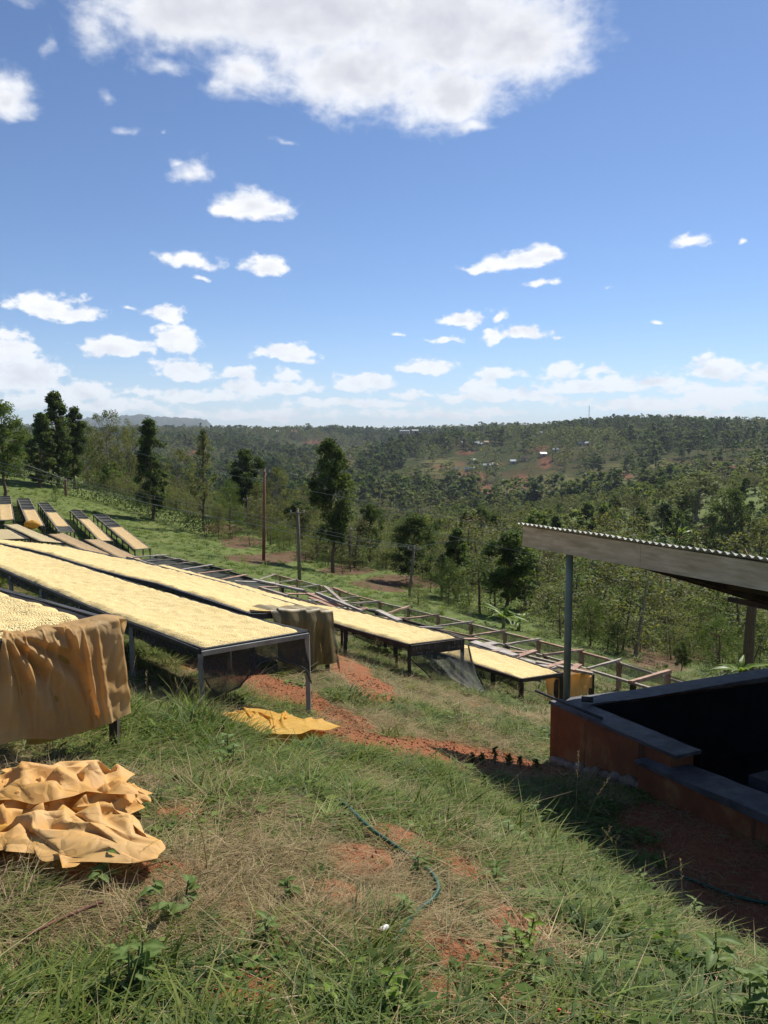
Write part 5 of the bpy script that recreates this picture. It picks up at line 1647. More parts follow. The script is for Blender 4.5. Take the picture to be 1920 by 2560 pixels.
def shed():
    eV = Vector((.485, -.875, 0)).normalized()        # towards the viewer along the front wall
    gV = Vector((.9135, .4067, 0)).normalized()       # along the back wall
    C = Vector((1.97, 9.2, 0))
    Pst = Vector((2.19, 9.35, 0))
    zt, z0 = -1.50, -2.75
    root = empty('shed', (C.x, C.y, tz(C.x, C.y)), 'open-sided shed with iron roof, grey fascia board and low ochre walls', 'shed')
    b0 = root.location
    def P(t, g, z): return C + eV * t + gV * g + Vector((0, 0, z)) - b0
    def slab(name, t0, t1, g0, g1, za, zb, mat, parent=root, zend=None, jit=0.0, nt_=10):
        """box between t0..t1 along the front wall and g0..g1 along the back wall"""
        V = []; F = []
        for k in range(nt_ + 1):
            t = t0 + (t1 - t0) * k / nt_
            zz = zb + ((zend - zb) * k / nt_ if zend is not None else 0)
            for g, z in ((g0, za), (g1, za), (g1, zz), (g0, zz)):
                j = Vector((random.uniform(-jit, jit), random.uniform(-jit, jit), random.uniform(-jit, jit) if z != za else 0))
                V.append(P(t, g, z) + j)
        F = [(0, 1, 2, 3), tuple(nt_ * 4 + i for i in (3, 2, 1, 0))]
        for k in range(nt_):
            for i in range(4):
                j = (i + 1) % 4
                F.append((k * 4 + i, k * 4 + 4 + i, k * 4 + 4 + j, k * 4 + j))
        return mesh_obj(name, V, F, M[mat], parent)
    th = .30
    # front wall, taller stretch with the corner, then the lower stretch set a little forward
    w = slab('wall', 0, 1.78, .0, th - .004, z0, zt - .03, 'plaster', jit=.004)
    slab('coping', -.02, 1.86, -.015, th + .012, zt - .028, zt + .008, 'coping', w, jit=.005, nt_=16)
    w2 = slab('wall', 1.50, 8.5, -.13, -.004, z0, zt - .19, 'plaster', zend=zt + .06, jit=.004, nt_=20)
    w3 = slab('wall', 1.79, 8.5, .0, .22, z0, zt - .19, 'bitumen_shade', zend=zt + .06, nt_=8)
    slab('coping', 1.46, 8.5, -.15, .24, zt - .186, zt - .155, 'coping', w2, zend=zt + .095, jit=.005, nt_=30)
    # back wall
    V = []; nb = 14; LB = 7.5
    def along_back(name, g0, g1, t0, t1, za, zb, mat, parent, drop=0.0, jit=.0, nn=14):
        V = []; F = []
        for k in range(nn + 1):
            g = g0 + (g1 - g0) * k / nn
            for t, z in ((t0, za), (t1, za), (t1, zb - drop * g), (t0, zb - drop * g)):
                V.append(P(t, g, z) + Vector((random.uniform(-jit, jit), random.uniform(-jit, jit), random.uniform(-jit, jit) if z != za else 0)))
        F = [(3, 2, 1, 0), tuple(nn * 4 + i for i in range(4))]
        for k in range(nn):
            for i in range(4):
                j = (i + 1) % 4
                F.append((k * 4 + i, k * 4 + j, k * 4 + 4 + j, k * 4 + 4 + i))
        return mesh_obj(name, V, F, M[mat], parent)
    wb = along_back('wall', th + .002, LB, .0, .24, z0, zt - .03, 'plaster', root, .03, .004)
    along_back('coping', th + .014, LB, -.03, .26, zt - .028, zt + .008, 'coping', wb, .03, .006, 24)
    # tank inside: floor and linings with roof shade in their black, a ledge
    along_back('tank_lining', th + .03, LB, .262, .30, z0, zt - .015, 'bitumen_shade', root, .03)
    slab('tank_lining', .31, 1.86, th + .014, th + .05, z0, zt - .0, 'bitumen_shade')
    slab('tank_lining', 1.87, 8.5, .242, .28, z0, zt - .2, 'bitumen_shade', zend=zt + .05)
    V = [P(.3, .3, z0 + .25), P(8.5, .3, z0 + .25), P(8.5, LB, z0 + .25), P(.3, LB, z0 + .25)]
    mesh_obj('tank_floor', V, [(0, 1, 2, 3)], M['bitumen_shade'], root)
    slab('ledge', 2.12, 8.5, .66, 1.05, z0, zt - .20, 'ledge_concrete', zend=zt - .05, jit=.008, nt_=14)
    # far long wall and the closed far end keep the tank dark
    slab('wall', .3, 8.5, LB - .2, LB, z0, zt + 1.2, 'bitumen_shade')
    # exposed foundation stones along the foot of the front wall
    g = random.Random(6)
    for k in range(13):
        t = .12 + k * .135 + g.uniform(-.03, .03)
        zz = tz(*(C + eV * t).xy)
        s = Vector((g.uniform(.06, .11), g.uniform(.05, .08), g.uniform(.05, .09)))
        V = []; F = []
        n1, n2 = 5, 7
        for a in range(n1 + 1):
            for b in range(n2):
                th_ = math.pi * a / n1; ph = 2 * math.pi * b / n2
                q = 1 + .35 * (g.random() - .5)
                V.append(P(t + s.x * math.sin(th_) * math.cos(ph) * q, -.025 + s.y * math.sin(th_) * math.sin(ph) * q, zz + .05 + s.z * math.cos(th_) * q))
        for a in range(n1):
            for b in range(n2):
                F.append((a * n2 + b, a * n2 + (b + 1) % n2, (a + 1) * n2 + (b + 1) % n2, (a + 1) * n2 + b))
        mesh_obj('foundation_stone', V, F, M['stone'], root, True)
    # posts
    def post(p, za, zb, r=.043):
        MB().tube([Vector((p.x, p.y, za)) - b0, Vector((p.x, p.y, (za + zb) / 2)) - b0, Vector((p.x, p.y, zb)) - b0], r, 16).build('post', M['post_green'], root, True)
    zf = .275                                        # underside of the fascia
    post(Pst, zt, zf + .06)
    pb = C + gV * 3.55 + eV * .12
    post(pb, zt - .12, -.52, .05)
    for t in (3.6, 7.2): post(Pst + eV * t, zt - .1, zf + .06)
    # fascia: two boards with a butt joint and a small bottom bead
    F0 = Pst - gV * .12
    def F_(t, z, g=0.0): return F0 + eV * t + gV * g + Vector((0, 0, z)) - b0
    for t0, t1 in ((-.70, 1.222), (1.226, 4.6), (4.604, 9)):
        MB().beam(F_(t0, zf + .115), F_(t1, zf + .115), .028, .23, .0015, seg=6).build('fascia_board', M['fascia'], root)
        MB().beam(F_(t0, zf - .006, -.004), F_(t1, zf - .006, -.004), .04, .022, .001, seg=3).build('fascia_bead', M['fascia'], root)
    # corrugated iron: waves run away from the fascia, sheet slopes down to the back
    slope = math.tan(R(16.5))
    pitch, amp = .084, .0135
    def sheet(t0, t1, zadd, depth, over):
        nn = int((t1 - t0) / pitch * 8)
        V = []
        gs = (-over, .8, 2.0, depth)
        for g in gs:
            for k in range(nn + 1):
                t = t0 + (t1 - t0) * k / nn
                z = zf + .255 + zadd + amp * math.cos(2 * math.pi * t / pitch) - slope * (g + .0) + .004 * float(vnoise(t * 3, g))
                V.append(F_(t, z, g))
        nV = len(V)
        V2 = [v + Vector((0, 0, -.0025)) for v in V]
        q = grid_faces(len(gs), nn + 1)
        Fq = [tuple(f) for f in q] + [tuple(int(i) + nV for i in f[::-1]) for f in q]
        W = nn + 1
        for k in range(nn): Fq.append((k, k + 1, k + 1 + nV, k + nV))
        return mesh_obj('roof_sheet', V + V2, Fq, M['iron'], root, False)
    t = -.74; i = 0
    while t < 9:
        sheet(t, min(t + .84 + .04, 9.2), .004 * (i % 2), 4.3, .05 + .012 * random.random()); t += .84; i += 1
    # rafters and the far eave board
    for t in (-.5, .0, 1.2, 2.4, 3.6, 4.8, 6.0, 7.2, 8.4):
        MB().beam(F_(t, zf + .165 - .0, .03), F_(t, zf + .165 - slope * 4.1, 4.1), .05, .10).build('rafter', M['wood_dark'], root)
    for g in (1.3, 2.6, 3.9):
        MB().beam(F_(-.68, zf + .222 - slope * g - .055, g), F_(9, zf + .222 - slope * g - .055, g), .06, .045).build('purlin', M['wood_dark'], root)
    MB().beam(F_(-.68, zf + .06 - slope * 3.5, 3.5), F_(9, zf + .06 - slope * 3.5, 3.5), .05, .07).build('eave_beam', M['wood_dark'], root)
    # loose things lying on the corner
    rod = MB().tube([C + eV * -.28 + gV * .0 + Vector((0, 0, zt + .055)), C + eV * .25 + gV * .03 + Vector((0, 0, zt + .04)), C + eV * .78 + gV * .05 + Vector((0, 0, zt + .034))], [.016, .017, .018], 8).build('iron_rod', M['metal_dark'], None, True)
    tag(rod, 'dark iron rod lying along the wall corner past the post foot', 'rod')
    q = C + eV * .20 + gV * .27 + Vector((0, 0, zt + .055))
    pp = MB().tube([q - gV * .0 - eV * .0, q + (eV * .08 + gV * .10)], .034, 12).build('pipe_stub', M['metal_dark'], None, True)
    tag(pp, 'short black pipe stub at the foot of the green post', 'pipe')
shed()
# ------------------------------------------------------------------ tarps: a small position-based cloth solver
def cloth(P0, rest, collide, steps=110, iters=9, bend=.12, pins=None, self_r=0.0, grav=9.8, damp=.985, fric=.5, dt=1 / 60):
    P = P0.copy(); prev = P0.copy()
    nu, nv = P.shape[:2]
    def rl(a, b): return np.linalg.norm(rest[a] - rest[b], axis=-1, keepdims=True)
    G = []
    sl = np.s_
    def pair(a, b, k): G.append((a, b, rl(a, b), k))
    for o in (0, 1):
        e = (nu - o) // 2 * 2 + o
        pair(sl[o:e:2, :], sl[o + 1:e:2, :], 1.0)
        e = (nv - o) // 2 * 2 + o
        pair(sl[:, o:e:2], sl[:, o + 1:e:2], 1.0)
        e = (nu - o - 1) // 2 * 2 + o
        n = min(len(range(o, nu, 2)), len(range(o + 1, nu, 2)))
        ia, ib = range(o, nu, 2)[:n], range(o + 1, nu, 2)[:n]
        for dv in (0, 1):
            A_ = sl[o:ib[-1]:2, :-1] if dv == 0 else sl[o:ib[-1]:2, 1:]
            B_ = sl[o + 1:ib[-1] + 1:2, 1:] if dv == 0 else sl[o + 1:ib[-1] + 1:2, :-1]
            pair(A_, B_, .45)
    for o in range(4):
        n = len(range(o + 2, nu, 4))
        if n: pair(sl[o:o + 4 * n - 3:4, :], sl[o + 2:o + 2 + 4 * n - 3:4, :], bend)
        n = len(range(o + 2, nv, 4))
        if n: pair(sl[:, o:o + 4 * n - 3:4], sl[:, o + 2:o + 2 + 4 * n - 3:4], bend)
    pin_pos = P0[pins].copy() if pins is not None else None
    for s in range(steps):
        v = (P - prev) * damp
        lim = np.linalg.norm(v, axis=-1, keepdims=True); v *= np.minimum(1, .03 / (lim + 1e-9))
        prev = P.copy()
        P = P + v; P[..., 2] -= grav * dt * dt
        for it in range(iters):
            for a, b, L, k in G:
                d = P[b] - P[a]
                ln = np.linalg.norm(d, axis=-1, keepdims=True) + 1e-9
                c = d * ((ln - L) / ln * (.5 * k))
                P[a] += c; P[b] -= c
            if pins is not None: P[pins] = pin_pos
            if it % 3 == 2: P, prev = collide(P, prev, fric)
        if self_r and s % 2 == 0:
            X = P.reshape(-1, 3)
            cell = np.floor(X / self_r).astype(np.int64)
            key = (cell[:, 0] * 73856093) ^ (cell[:, 1] * 19349663) ^ (cell[:, 2] * 83492791)
            order = np.argsort(key, kind='stable'); ks = key[order]
            gi, gj = np.divmod(np.arange(len(X)), nv)
            mv = np.zeros_like(X); cnt = np.zeros(len(X))
            for dx in (-1, 0, 1):
                for dy in (-1, 0, 1):
                    for dz in (-1, 0, 1):
                        nk = ((cell[:, 0] + dx) * 73856093) ^ ((cell[:, 1] + dy) * 19349663) ^ ((cell[:, 2] + dz) * 83492791)
                        p = np.searchsorted(ks, nk)
                        for q in range(3):
                            w = p + q
                            ok = (w < len(ks)); ok[ok] = ks[w[ok]] == nk[ok]
                            i = np.nonzero(ok)[0]; j = order[w[i]]
                            far = (np.abs(gi[i] - gi[j]) + np.abs(gj[i] - gj[j])) > 3
                            i, j = i[far], j[far]
                            d = X[i] - X[j]; ln = np.linalg.norm(d, axis=1)
                            c = ln < self_r
                            i, d, ln = i[c], d[c], ln[c]
                            np.add.at(mv, i, d / (ln[:, None] + 1e-6) * ((self_r - ln) * .5)[:, None]); np.add.at(cnt, i, 1)
            mv /= np.maximum(cnt, 1)[:, None]
            P = P + mv.reshape(P.shape); prev = prev + mv.reshape(P.shape) * .8
    return P
def on_ground(zfun, th=.006):
    def f(P, prev, fric):
        z = zfun(P[..., 0], P[..., 1]) + th
        c = P[..., 2] < z
        P[..., 2] = np.where(c, z, P[..., 2])
        m = c[..., None] * fric
        prev[..., :2] = prev[..., :2] * (1 - m) + P[..., :2] * m
        prev[..., 2] = np.where(c, z, prev[..., 2])
        return P, prev
    return f
def cloth_mesh(name, P, mat, parent=None, loc=None, sub=True, thick=True):
    nu, nv = P.shape[:2]
    me = fast_mesh(name, P.reshape(-1, 3), grid_faces(nu, nv), [M[mat]], True)
    o = link(name, me, parent, loc)
    if sub:
        s = o.modifiers.new('soften', 'SUBSURF'); s.levels = 1; s.render_levels = 1
    return o
def tarp_mat(name, a, b_, c, fade, bs=1.0, crease=.35, transl=.42):
    m, nt, b = new_mat(name)
    n1 = noise_n(nt, 2.6, 6, .6); n2 = noise_n(nt, 14, 6, .7)
    col = ramp(nt, n1, [(.3, a), (.5, b_), (.72, c)])
    col = mixc(nt, ramp(nt, n2, [(.48, (0, 0, 0)), (.75, (.5, .5, .5))]), col, fade)
    nt.links.new(col, b.inputs['Base Color']); b.inputs['Roughness'].default_value = .62; b.inputs['Specular IOR Level'].default_value = .3
    tr = nt.nodes.new('ShaderNodeBsdfTranslucent'); nt.links.new(col, tr.inputs['Color'])
    mx = nt.nodes.new('ShaderNodeMixShader'); mx.inputs[0].default_value = transl
    nt.links.new(b.outputs[0], mx.inputs[1]); nt.links.new(tr.outputs[0], mx.inputs[2]); nt.links.new(mx.outputs[0], nt.nodes['Material Output'].inputs[0])
    vo = nt.nodes.new('ShaderNodeTexVoronoi'); vo.feature = 'DISTANCE_TO_EDGE'; vo.inputs['Scale'].default_value = 7 * bs
    wn = nt.nodes.new('ShaderNodeTexNoise'); wn.inputs['Scale'].default_value = 5; tcw = nt.nodes.new('ShaderNodeTexCoord')
    nt.links.new(tcw.outputs['Object'], wn.inputs['Vector'])
    vm = nt.nodes.new('ShaderNodeVectorMath'); vm.operation = 'MULTIPLY_ADD'; vm.inputs[1].default_value = (.25, .25, .25)
    nt.links.new(wn.outputs['Color'], vm.inputs[0]); nt.links.new(tcw.outputs['Object'], vm.inputs[2]); nt.links.new(vm.outputs[0], vo.inputs['Vector'])
    mm_ = nt.nodes.new('ShaderNodeMath'); mm_.operation = 'MINIMUM'; nt.links.new(vo.outputs['Distance'], mm_.inputs[0]); mm_.inputs[1].default_value = .22
    bump(nt, b, mm_.outputs[0], crease, .06)
    return m
M['tarp_orange'] = tarp_mat('faded_orange_tarp', (.62, .33, .10), (.70, .43, .17), (.75, .53, .28), (.74, .47, .16), 1.0, .3, .5)
M['cloth_thin'] = tarp_mat('thin_orange_cloth', (.66, .36, .10), (.74, .46, .17), (.78, .55, .27), (.76, .48, .16), 1.0, .2, .72)
M['tarp_yellow'] = tarp_mat('yellow_tarp', (.66, .34, .04), (.74, .42, .06), (.78, .50, .11), (.72, .42, .08), .8, .25)
M['tarp_pile'] = tarp_mat('tan_and_yellow_tarp', (.60, .29, .06), (.67, .38, .12), (.71, .46, .20), (.74, .41, .05), 1.25, .35, .25)
M['tarp_olive'] = tarp_mat('mustard_under_tarp', (.36, .22, .04), (.44, .28, .06), (.50, .33, .09), (.40, .24, .05))

# tarp over the end of the nearest bed
def end_tarp():
    l, r = E['T0']
    NR = r[0]; along = (r[0] - l[0]).normalized(); back = (r[1] - r[0]).normalized(); out = Vector((-back.x, -back.y, 0)).normalized()
    nu, nv = 92, 66
    W, H = 1.08, .74
    A, B = np.meshgrid(np.linspace(0, 1, nu), np.linspace(0, 1, nv), indexing='ij')
    rest = np.stack([A * W, B * H, 0 * A], -1)
    gath = np.interp(A, [0, .10, .24, .40, .52, .56, .60, .70, 1], [0, .06, .16, .31, .45, .48, .51, .64, 1.0])
    X = -.70 + .79 * (gath * (1 - .35 * B) + A * .35 * B)
    Y = -.15 + B * H + .05 * np.sin(A * 7) * (1 - B) + .10 * (1 - B) * sstep(A, .42, .5) * (1 - sstep(A, .5, .62)) + .06 * A
    sA = np.cumsum(np.concatenate([[0], np.full(nu - 1, W / (nu - 1))]))[:, None]
    slack = np.clip(1.45 - np.gradient(gath, axis=0) * (nu - 1), 0, 1.1)
    Zt = .02 + .009 * np.sin(sA * 34 + 2.2 * np.sin(B * 3)) * slack + .012 * np.sin(sA * 15 + B * 7)
    P0 = np.stack([X, Y, Zt], -1)
    def col(P, prev, fric):
        x, y, z = P[..., 0], P[..., 1], P[..., 2]
        yo = .04 + .17 * np.maximum(-z, 0)
        inside = (x < .04) & (y < yo) & (z < .014) & ((z > -.16) | (y > -.25))
        dz = .014 - z; dy = yo - y; dx = .04 - x
        up = inside & (dz <= dy) & (dz <= dx)
        so = inside & ~up & (dy <= dx)
        sx_ = inside & ~up & ~so
        P[..., 2] = np.where(up, .014, z); P[..., 1] = np.where(so, yo, y); P[..., 0] = np.where(sx_, .04, x)
        m = inside[..., None] * fric
        prev[...] = prev * (1 - m) + P * m
        # leg and the bed's dark inside keep it from swinging under
        under = (P[..., 2] < -.10) & (P[..., 1] < -.03) & (P[..., 0] < -.02)
        P[..., 1] = np.where(under, -.03, P[..., 1])
        return P, prev
    P = cloth(P0, rest, col, 130, 12, .14, (B < .13), 0.0, grav=2.2, fric=.35)
    # hanging folds: fan out from the gathered upper left corner, and one deep lap where the right panel overlies
    dep = np.clip(.06 - P[..., 2], 0, .7)
    ang = np.arctan2(dep + .03, P[..., 0] + .735)
    ridge = lambda t: 1 - 2 * np.abs(((t) % 1) - .5) * 2
    seam = -.345 + .20 * dep
    left = 1 - sstep(P[..., 0], seam - .05, seam + .0)
    fan = ridge(ang * 2.7 + .12 * np.sin(dep * 6) + .1) * .75 + .25 * np.sin(ang * 17 + 1)
    amp = sstep(dep, .02, .16) * (1 - .45 * sstep(dep, .42, .62))
    lap = .07 * np.exp(-np.clip(P[..., 0] - seam, 0, 9) / .16) * (P[..., 0] > seam) * sstep(dep, .0, .1)
    fine = .010 * np.sin(P[..., 0] * 27 + P[..., 2] * 21 + 2 * np.sin(P[..., 2] * 13)) + .007 * np.sin(P[..., 0] * 51 - P[..., 2] * 33 + 2 * np.sin(P[..., 0] * 17))
    P[..., 1] += left * amp * .048 * fan + lap * .8 + fine * .5 * sstep(dep, .03, .12) * (1 - left * .6)
    P[..., 2] += .03 * np.sin(P[..., 0] * 8 + 1) * sstep(dep, .3, .6)
    Wd = np.array(NR) + P[..., 0:1] * np.array(along) + P[..., 1:2] * np.array(out) + P[..., 2:3] * np.array((0, 0, 1))
    b0 = Vector(Wd.reshape(-1, 3).mean(0))
    o = cloth_mesh('tarp', Wd - np.array(b0), 'tarp_orange', None, b0)
    tag(o, 'faded orange tarp hanging in folds over the end of the nearest bed', 'tarp')
    # a second, yellower tarp folded underneath shows below its hem
    n, m_ = 50, 12
    V = []
    for a in range(n):
        t = a / (n - 1); x = -.66 + .66 * t
        low = -.655 - .035 * math.sin(t * 3.0) - .02 * math.sin(t * 11) + (.10 * t ** 3)
        for b in range(m_):
            s = b / (m_ - 1)
            z = .0 + low * s
            y = .012 + .095 * s + .018 * math.sin(t * 17 + s * 2) * s + .012 * math.sin(s * 30 + t * 4) * (s > .6)
            V.append(NR + along * x + out * y + Vector((0, 0, z)) - b0)
    o2 = fast_obj('tarp', V, grid_faces(n, m_), 'tarp_olive', None, True, b0)
    tag(o2, 'mustard yellow tarp showing below the hem of the faded orange one', 'tarp')
    # printed bag hanging at the left border
    V = []; n, m_ = 14, 14
    for a in range(n):
        t = a / (n - 1)
        for b in range(m_):
            s = b / (m_ - 1)
            V.append(NR + along * (-1.06 + .34 * t) + out * (.02 + .05 * math.sin(t * 9 + s * 2) * s + .04 * s) + Vector((0, 0, -.06 - .44 * s)) - b0)
    m, nt, b = new_mat('printed_brown_sack')
    tc = nt.nodes.new('ShaderNodeTexCoord'); sx = nt.nodes.new('ShaderNodeSeparateXYZ'); nt.links.new(tc.outputs['Generated'], sx.inputs[0])
    st = ramp(nt, noise_n(nt, 3, 3, .6), [(.3, (.16, .075, .04)), (.7, (.30, .17, .10))])
    nt.links.new(st, b.inputs['Base Color']); b.inputs['Roughness'].default_value = .8
    M['sack'] = m
    M['blue_print'] = simple('blue_print', (.02, .03, .10), (.03, .05, .16), 5, .7, 0)
    M['white_print'] = simple('white_print', (.42, .38, .34), (.55, .50, .45), 5, .7, 0)
    sk = fast_obj('sack', V, grid_faces(n, m_), 'sack', None, True, b0)
    tag(sk, 'brown printed sack hanging beside the orange tarp at the left border', 'sack')
    def strip(name, t0, t1, s0, s1, mat):
        V = []
        for a in range(4):
            t = t0 + (t1 - t0) * a / 3
            for b in range(6):
                s = s0 + (s1 - s0) * b / 5
                V.append(NR + along * (-1.06 + .34 * t) + out * (.026 + .05 * math.sin(t * 9 + s * 2) * s + .04 * s) + Vector((0, 0, -.06 - .44 * s)) - b0)
        fast_obj(name, V, grid_faces(4, 6), mat, sk)
    strip('blue_print', .86, .97, .02, .40, 'blue_print')
    strip('white_print', .88, .94, .44, .72, 'white_print')
    strip('white_print', .74, .80, .12, .34, 'white_print')
end_tarp()

def crumpled_pile():
    """a heavy sheet thrown in a heap: flat facets between sharp creases, laps folded over each other"""
    c0 = ground_at(112, 2062)
    g = np.random.default_rng(14)
    def heap(nu, nv, W, H, zamp, jit, cx, cy, zoff, seed, name, mat, label, base=True, tail=False, rot=0.0):
        g = np.random.default_rng(seed)
        A, B = np.meshgrid(np.linspace(-.5, .5, nu), np.linspace(-.5, .5, nv), indexing='ij')
        X = A * W; Y = B * H
        rr = np.clip(1.15 - (np.abs(A) * 2) ** 3, 0, 1) * np.clip(1.15 - (np.abs(B) * 2) ** 3, 0, 1)
        alt = ((np.arange(nu)[:, None] + (np.arange(nv)[None] // 2)) % 2) * 2 - 1.0
        Z_ = zoff + zamp * rr * (.45 + .38 * alt * g.uniform(.2, 1, A.shape) + .45 * g.normal(size=A.shape) * .6)
        X = X + jit * g.normal(size=A.shape) + .03 * np.sin(B * 9); Y = Y + jit * g.normal(size=A.shape) + .04 * np.sin(A * 8)
        if tail:
            pl = sstep(A, .18, .5) * (1 - sstep(np.abs(B + .20), .06, .26))
            X = X + pl * .36; Y = Y - pl * .12; Z_ = Z_ * (1 - .35 * pl) + .04 * pl
        Z_ = np.maximum(Z_, .015 + .012 * g.random(A.shape))
        ca, sa = math.cos(rot), math.sin(rot)
        Xw = c0.x + cx + ca * X - sa * Y; Yw = c0.y + cy + sa * X + ca * Y
        Zw = Z_ + terrain(Xw, Yw).reshape(Xw.shape) + .02
        b0 = Vector((c0.x, c0.y, c0.z))
        P = np.stack([Xw, Yw, Zw], -1) - np.array(b0)
        q = grid_faces(nu, nv)
        flip = g.random(len(q)) < .5                     # creases run both ways
        T = np.concatenate([np.where(flip[:, None], q[:, [0, 1, 2]], q[:, [0, 1, 3]]), np.where(flip[:, None], q[:, [0, 2, 3]], q[:, [1, 2, 3]])])
        me = fast_mesh(name, P.reshape(-1, 3), T, [M[mat]], True)
        cr = me.attributes.new('crease_edge', 'FLOAT', 'EDGE')
        cr.data.foreach_set('value', np.clip(g.uniform(.05, 1.0, len(me.edges)), 0, .82).astype(np.float32))
        o = link(name, me, None, b0)
        sm = o.modifiers.new('soften', 'SUBSURF'); sm.levels = 2; sm.render_levels = 2
        return tag(o, label, 'tarp') if label else o
    heap(20, 21, .92, .95, .115, .024, -.05, 0, .05, 14, 'tarp', 'tarp_pile', 'crumpled heap of tan and yellow tarp lying in the grass at lower left', tail=True, rot=R(-8))
    heap(9, 8, .62, .5, .11, .022, .02, .22, .13, 22, 'tarp', 'tarp_pile', 'tan tarp lying folded over the top of the crumpled heap', rot=R(20))
    heap(7, 7, .34, .30, .09, .02, -.13, -.36, .03, 31, 'tarp', 'tarp_yellow', 'small bright yellow corner of tarp sticking out at the front of the heap', rot=R(40))
crumpled_pile()

def yellow_tarp():
    c0 = ground_at(692, 1812)
    nu, nv = 60, 54
    # the outline the photo shows, read on the ground
    q = [ground_at(*p) for p in ((578, 1806), (690, 1884), (822, 1832), (648, 1786))]   # left, front, right, back corners
    a, b, c, d = [np.array((v.x - c0.x, v.y - c0.y)) for v in q]
    Au, Bu = np.meshgrid(np.linspace(0, 1, nu), np.linspace(0, 1, nv), indexing='ij')
    XY = (a * ((1 - Au) * (1 - Bu))[..., None] + b * ((Au) * (1 - Bu))[..., None] + c * (Au * Bu)[..., None] + d * ((1 - Au) * Bu)[..., None])
    edge_l = np.exp(-((Au * .9 + .0) / .35) ** 2); edge_f = np.exp(-(Bu / .3) ** 2)
    Zt = .05 + .035 * np.sin(Au * 11 + 2.5 * Bu) * edge_f + .03 * np.sin(Bu * 21 + Au * 6) * edge_l + .02 * np.sin(Au * 33 + Bu * 15) * edge_f + .012 * np.sin(Au * 9) * np.sin(Bu * 8)
    P0 = np.concatenate([XY, Zt[..., None]], -1)
    ex = 1.06 + .20 * edge_f + .10 * edge_l
    # rest sheet: the same sheet with its slack laid flat
    du = np.linalg.norm(np.diff(P0, axis=0), axis=-1).mean(1); dv = np.linalg.norm(np.diff(P0, axis=1), axis=-1).mean(0)
    U = np.concatenate([[0], np.cumsum(du)]) * 1.04; Vv = np.concatenate([[0], np.cumsum(dv)]) * 1.02
    rest = np.stack([np.repeat(U[:, None], nv, 1), np.repeat(Vv[None], nu, 0), 0 * Au], -1)
    rough = lambda x, y: .02 * np.sin(x * 13 + 2) * np.sin(y * 7 + 1)
    P = cloth(P0, rest, on_ground(rough), 46, 8, .2, None, 0, fric=.75, damp=.95)
    Xw = c0.x + P[..., 0]; Yw = c0.y + P[..., 1]
    Wd = np.stack([Xw, Yw, P[..., 2] + terrain(Xw, Yw).reshape(Xw.shape) + .085], -1); b0 = Vector(c0)
    o = cloth_mesh('tarp', Wd - np.array(b0), 'tarp_yellow', None, b0)
    tag(o, 'bright yellow tarp spread flat on the grass in front of the largest bed', 'tarp')
yellow_tarp()

def olive_net():
    """dark net with olive cloth thrown over the end of the second bed"""
    l, r = E['T2']
    NR = r[0]; NL = l[0]; along = (NR - NL).normalized(); back = (r[1] - r[0]).normalized(); out = Vector((-back.x, -back.y, 0)).normalized()
    nu, nv = 70, 40
    V = []
    for i in range(nu):
        t = i / (nu - 1)
        x = -.98 + 1.06 * t                        # along the end edge, 0 at the right corner
        for j in range(nv):
            s = j / (nv - 1) * (1.28 + .08 * math.sin(t * 5)) - .44       # arc length, 0 at the edge
            f = math.sin(t * 31 + 2 * math.sin(s * 3)) * .5 + math.sin(t * 13 + s * 2)
            if s < 0:
                y = s; z = .075 + .012 * f
            else:
                bend_ = min(1, s / .14)
                y = .05 * bend_ + (.022 * f + .03) * s + .02; z = .075 - s + .04 * (1 - bend_)
                y += .035 * math.sin(t * 22 + 1) * min(1, s * 3)
            xx = x + .03 * math.sin(s * 4 + t * 3) + .05 * max(s, 0)
            V.append(NR + along * xx + out * y + Vector((0, 0, z)))
    b0 = NR.copy(); V = [v - b0 for v in V]
    m, nt, b = new_mat('olive_cloth')
    n1 = noise_n(nt, 3, 6, .6, stretched(nt, (2, 2, .6)))
    nt.links.new(ramp(nt, n1, [(.3, (.05, .042, .018)), (.45, (.18, .13, .04)), (.65, (.30, .22, .08))]), b.inputs['Base Color'])
    b.inputs['Roughness'].default_value = .55
    bump(nt, b, noise_n(nt, 40, 3, .6, stretched(nt, (1, 1, .2))), .4, .01)
    M['olive_cloth'] = m
    o = fast_obj('cloth', V, grid_faces(nu, nv), 'olive_cloth', None, True, b0)
    tag(o, 'olive and black cloth thrown over the end of the second long bed', 'cloth')
    k = skirt('net_fringe', [Vector(v) for v in V[(nu - 8) * nv + 16::nv]] and [Vector(V[(nu - 1) * nv + 12]), Vector(V[(nu - 1) * nv + 26]), Vector(V[(nu - 1) * nv + 38])], Vector((0, 0, 0)), o, 'net', lambda t: .10 + .10 * t, along * .06, 20, 5)
olive_net()

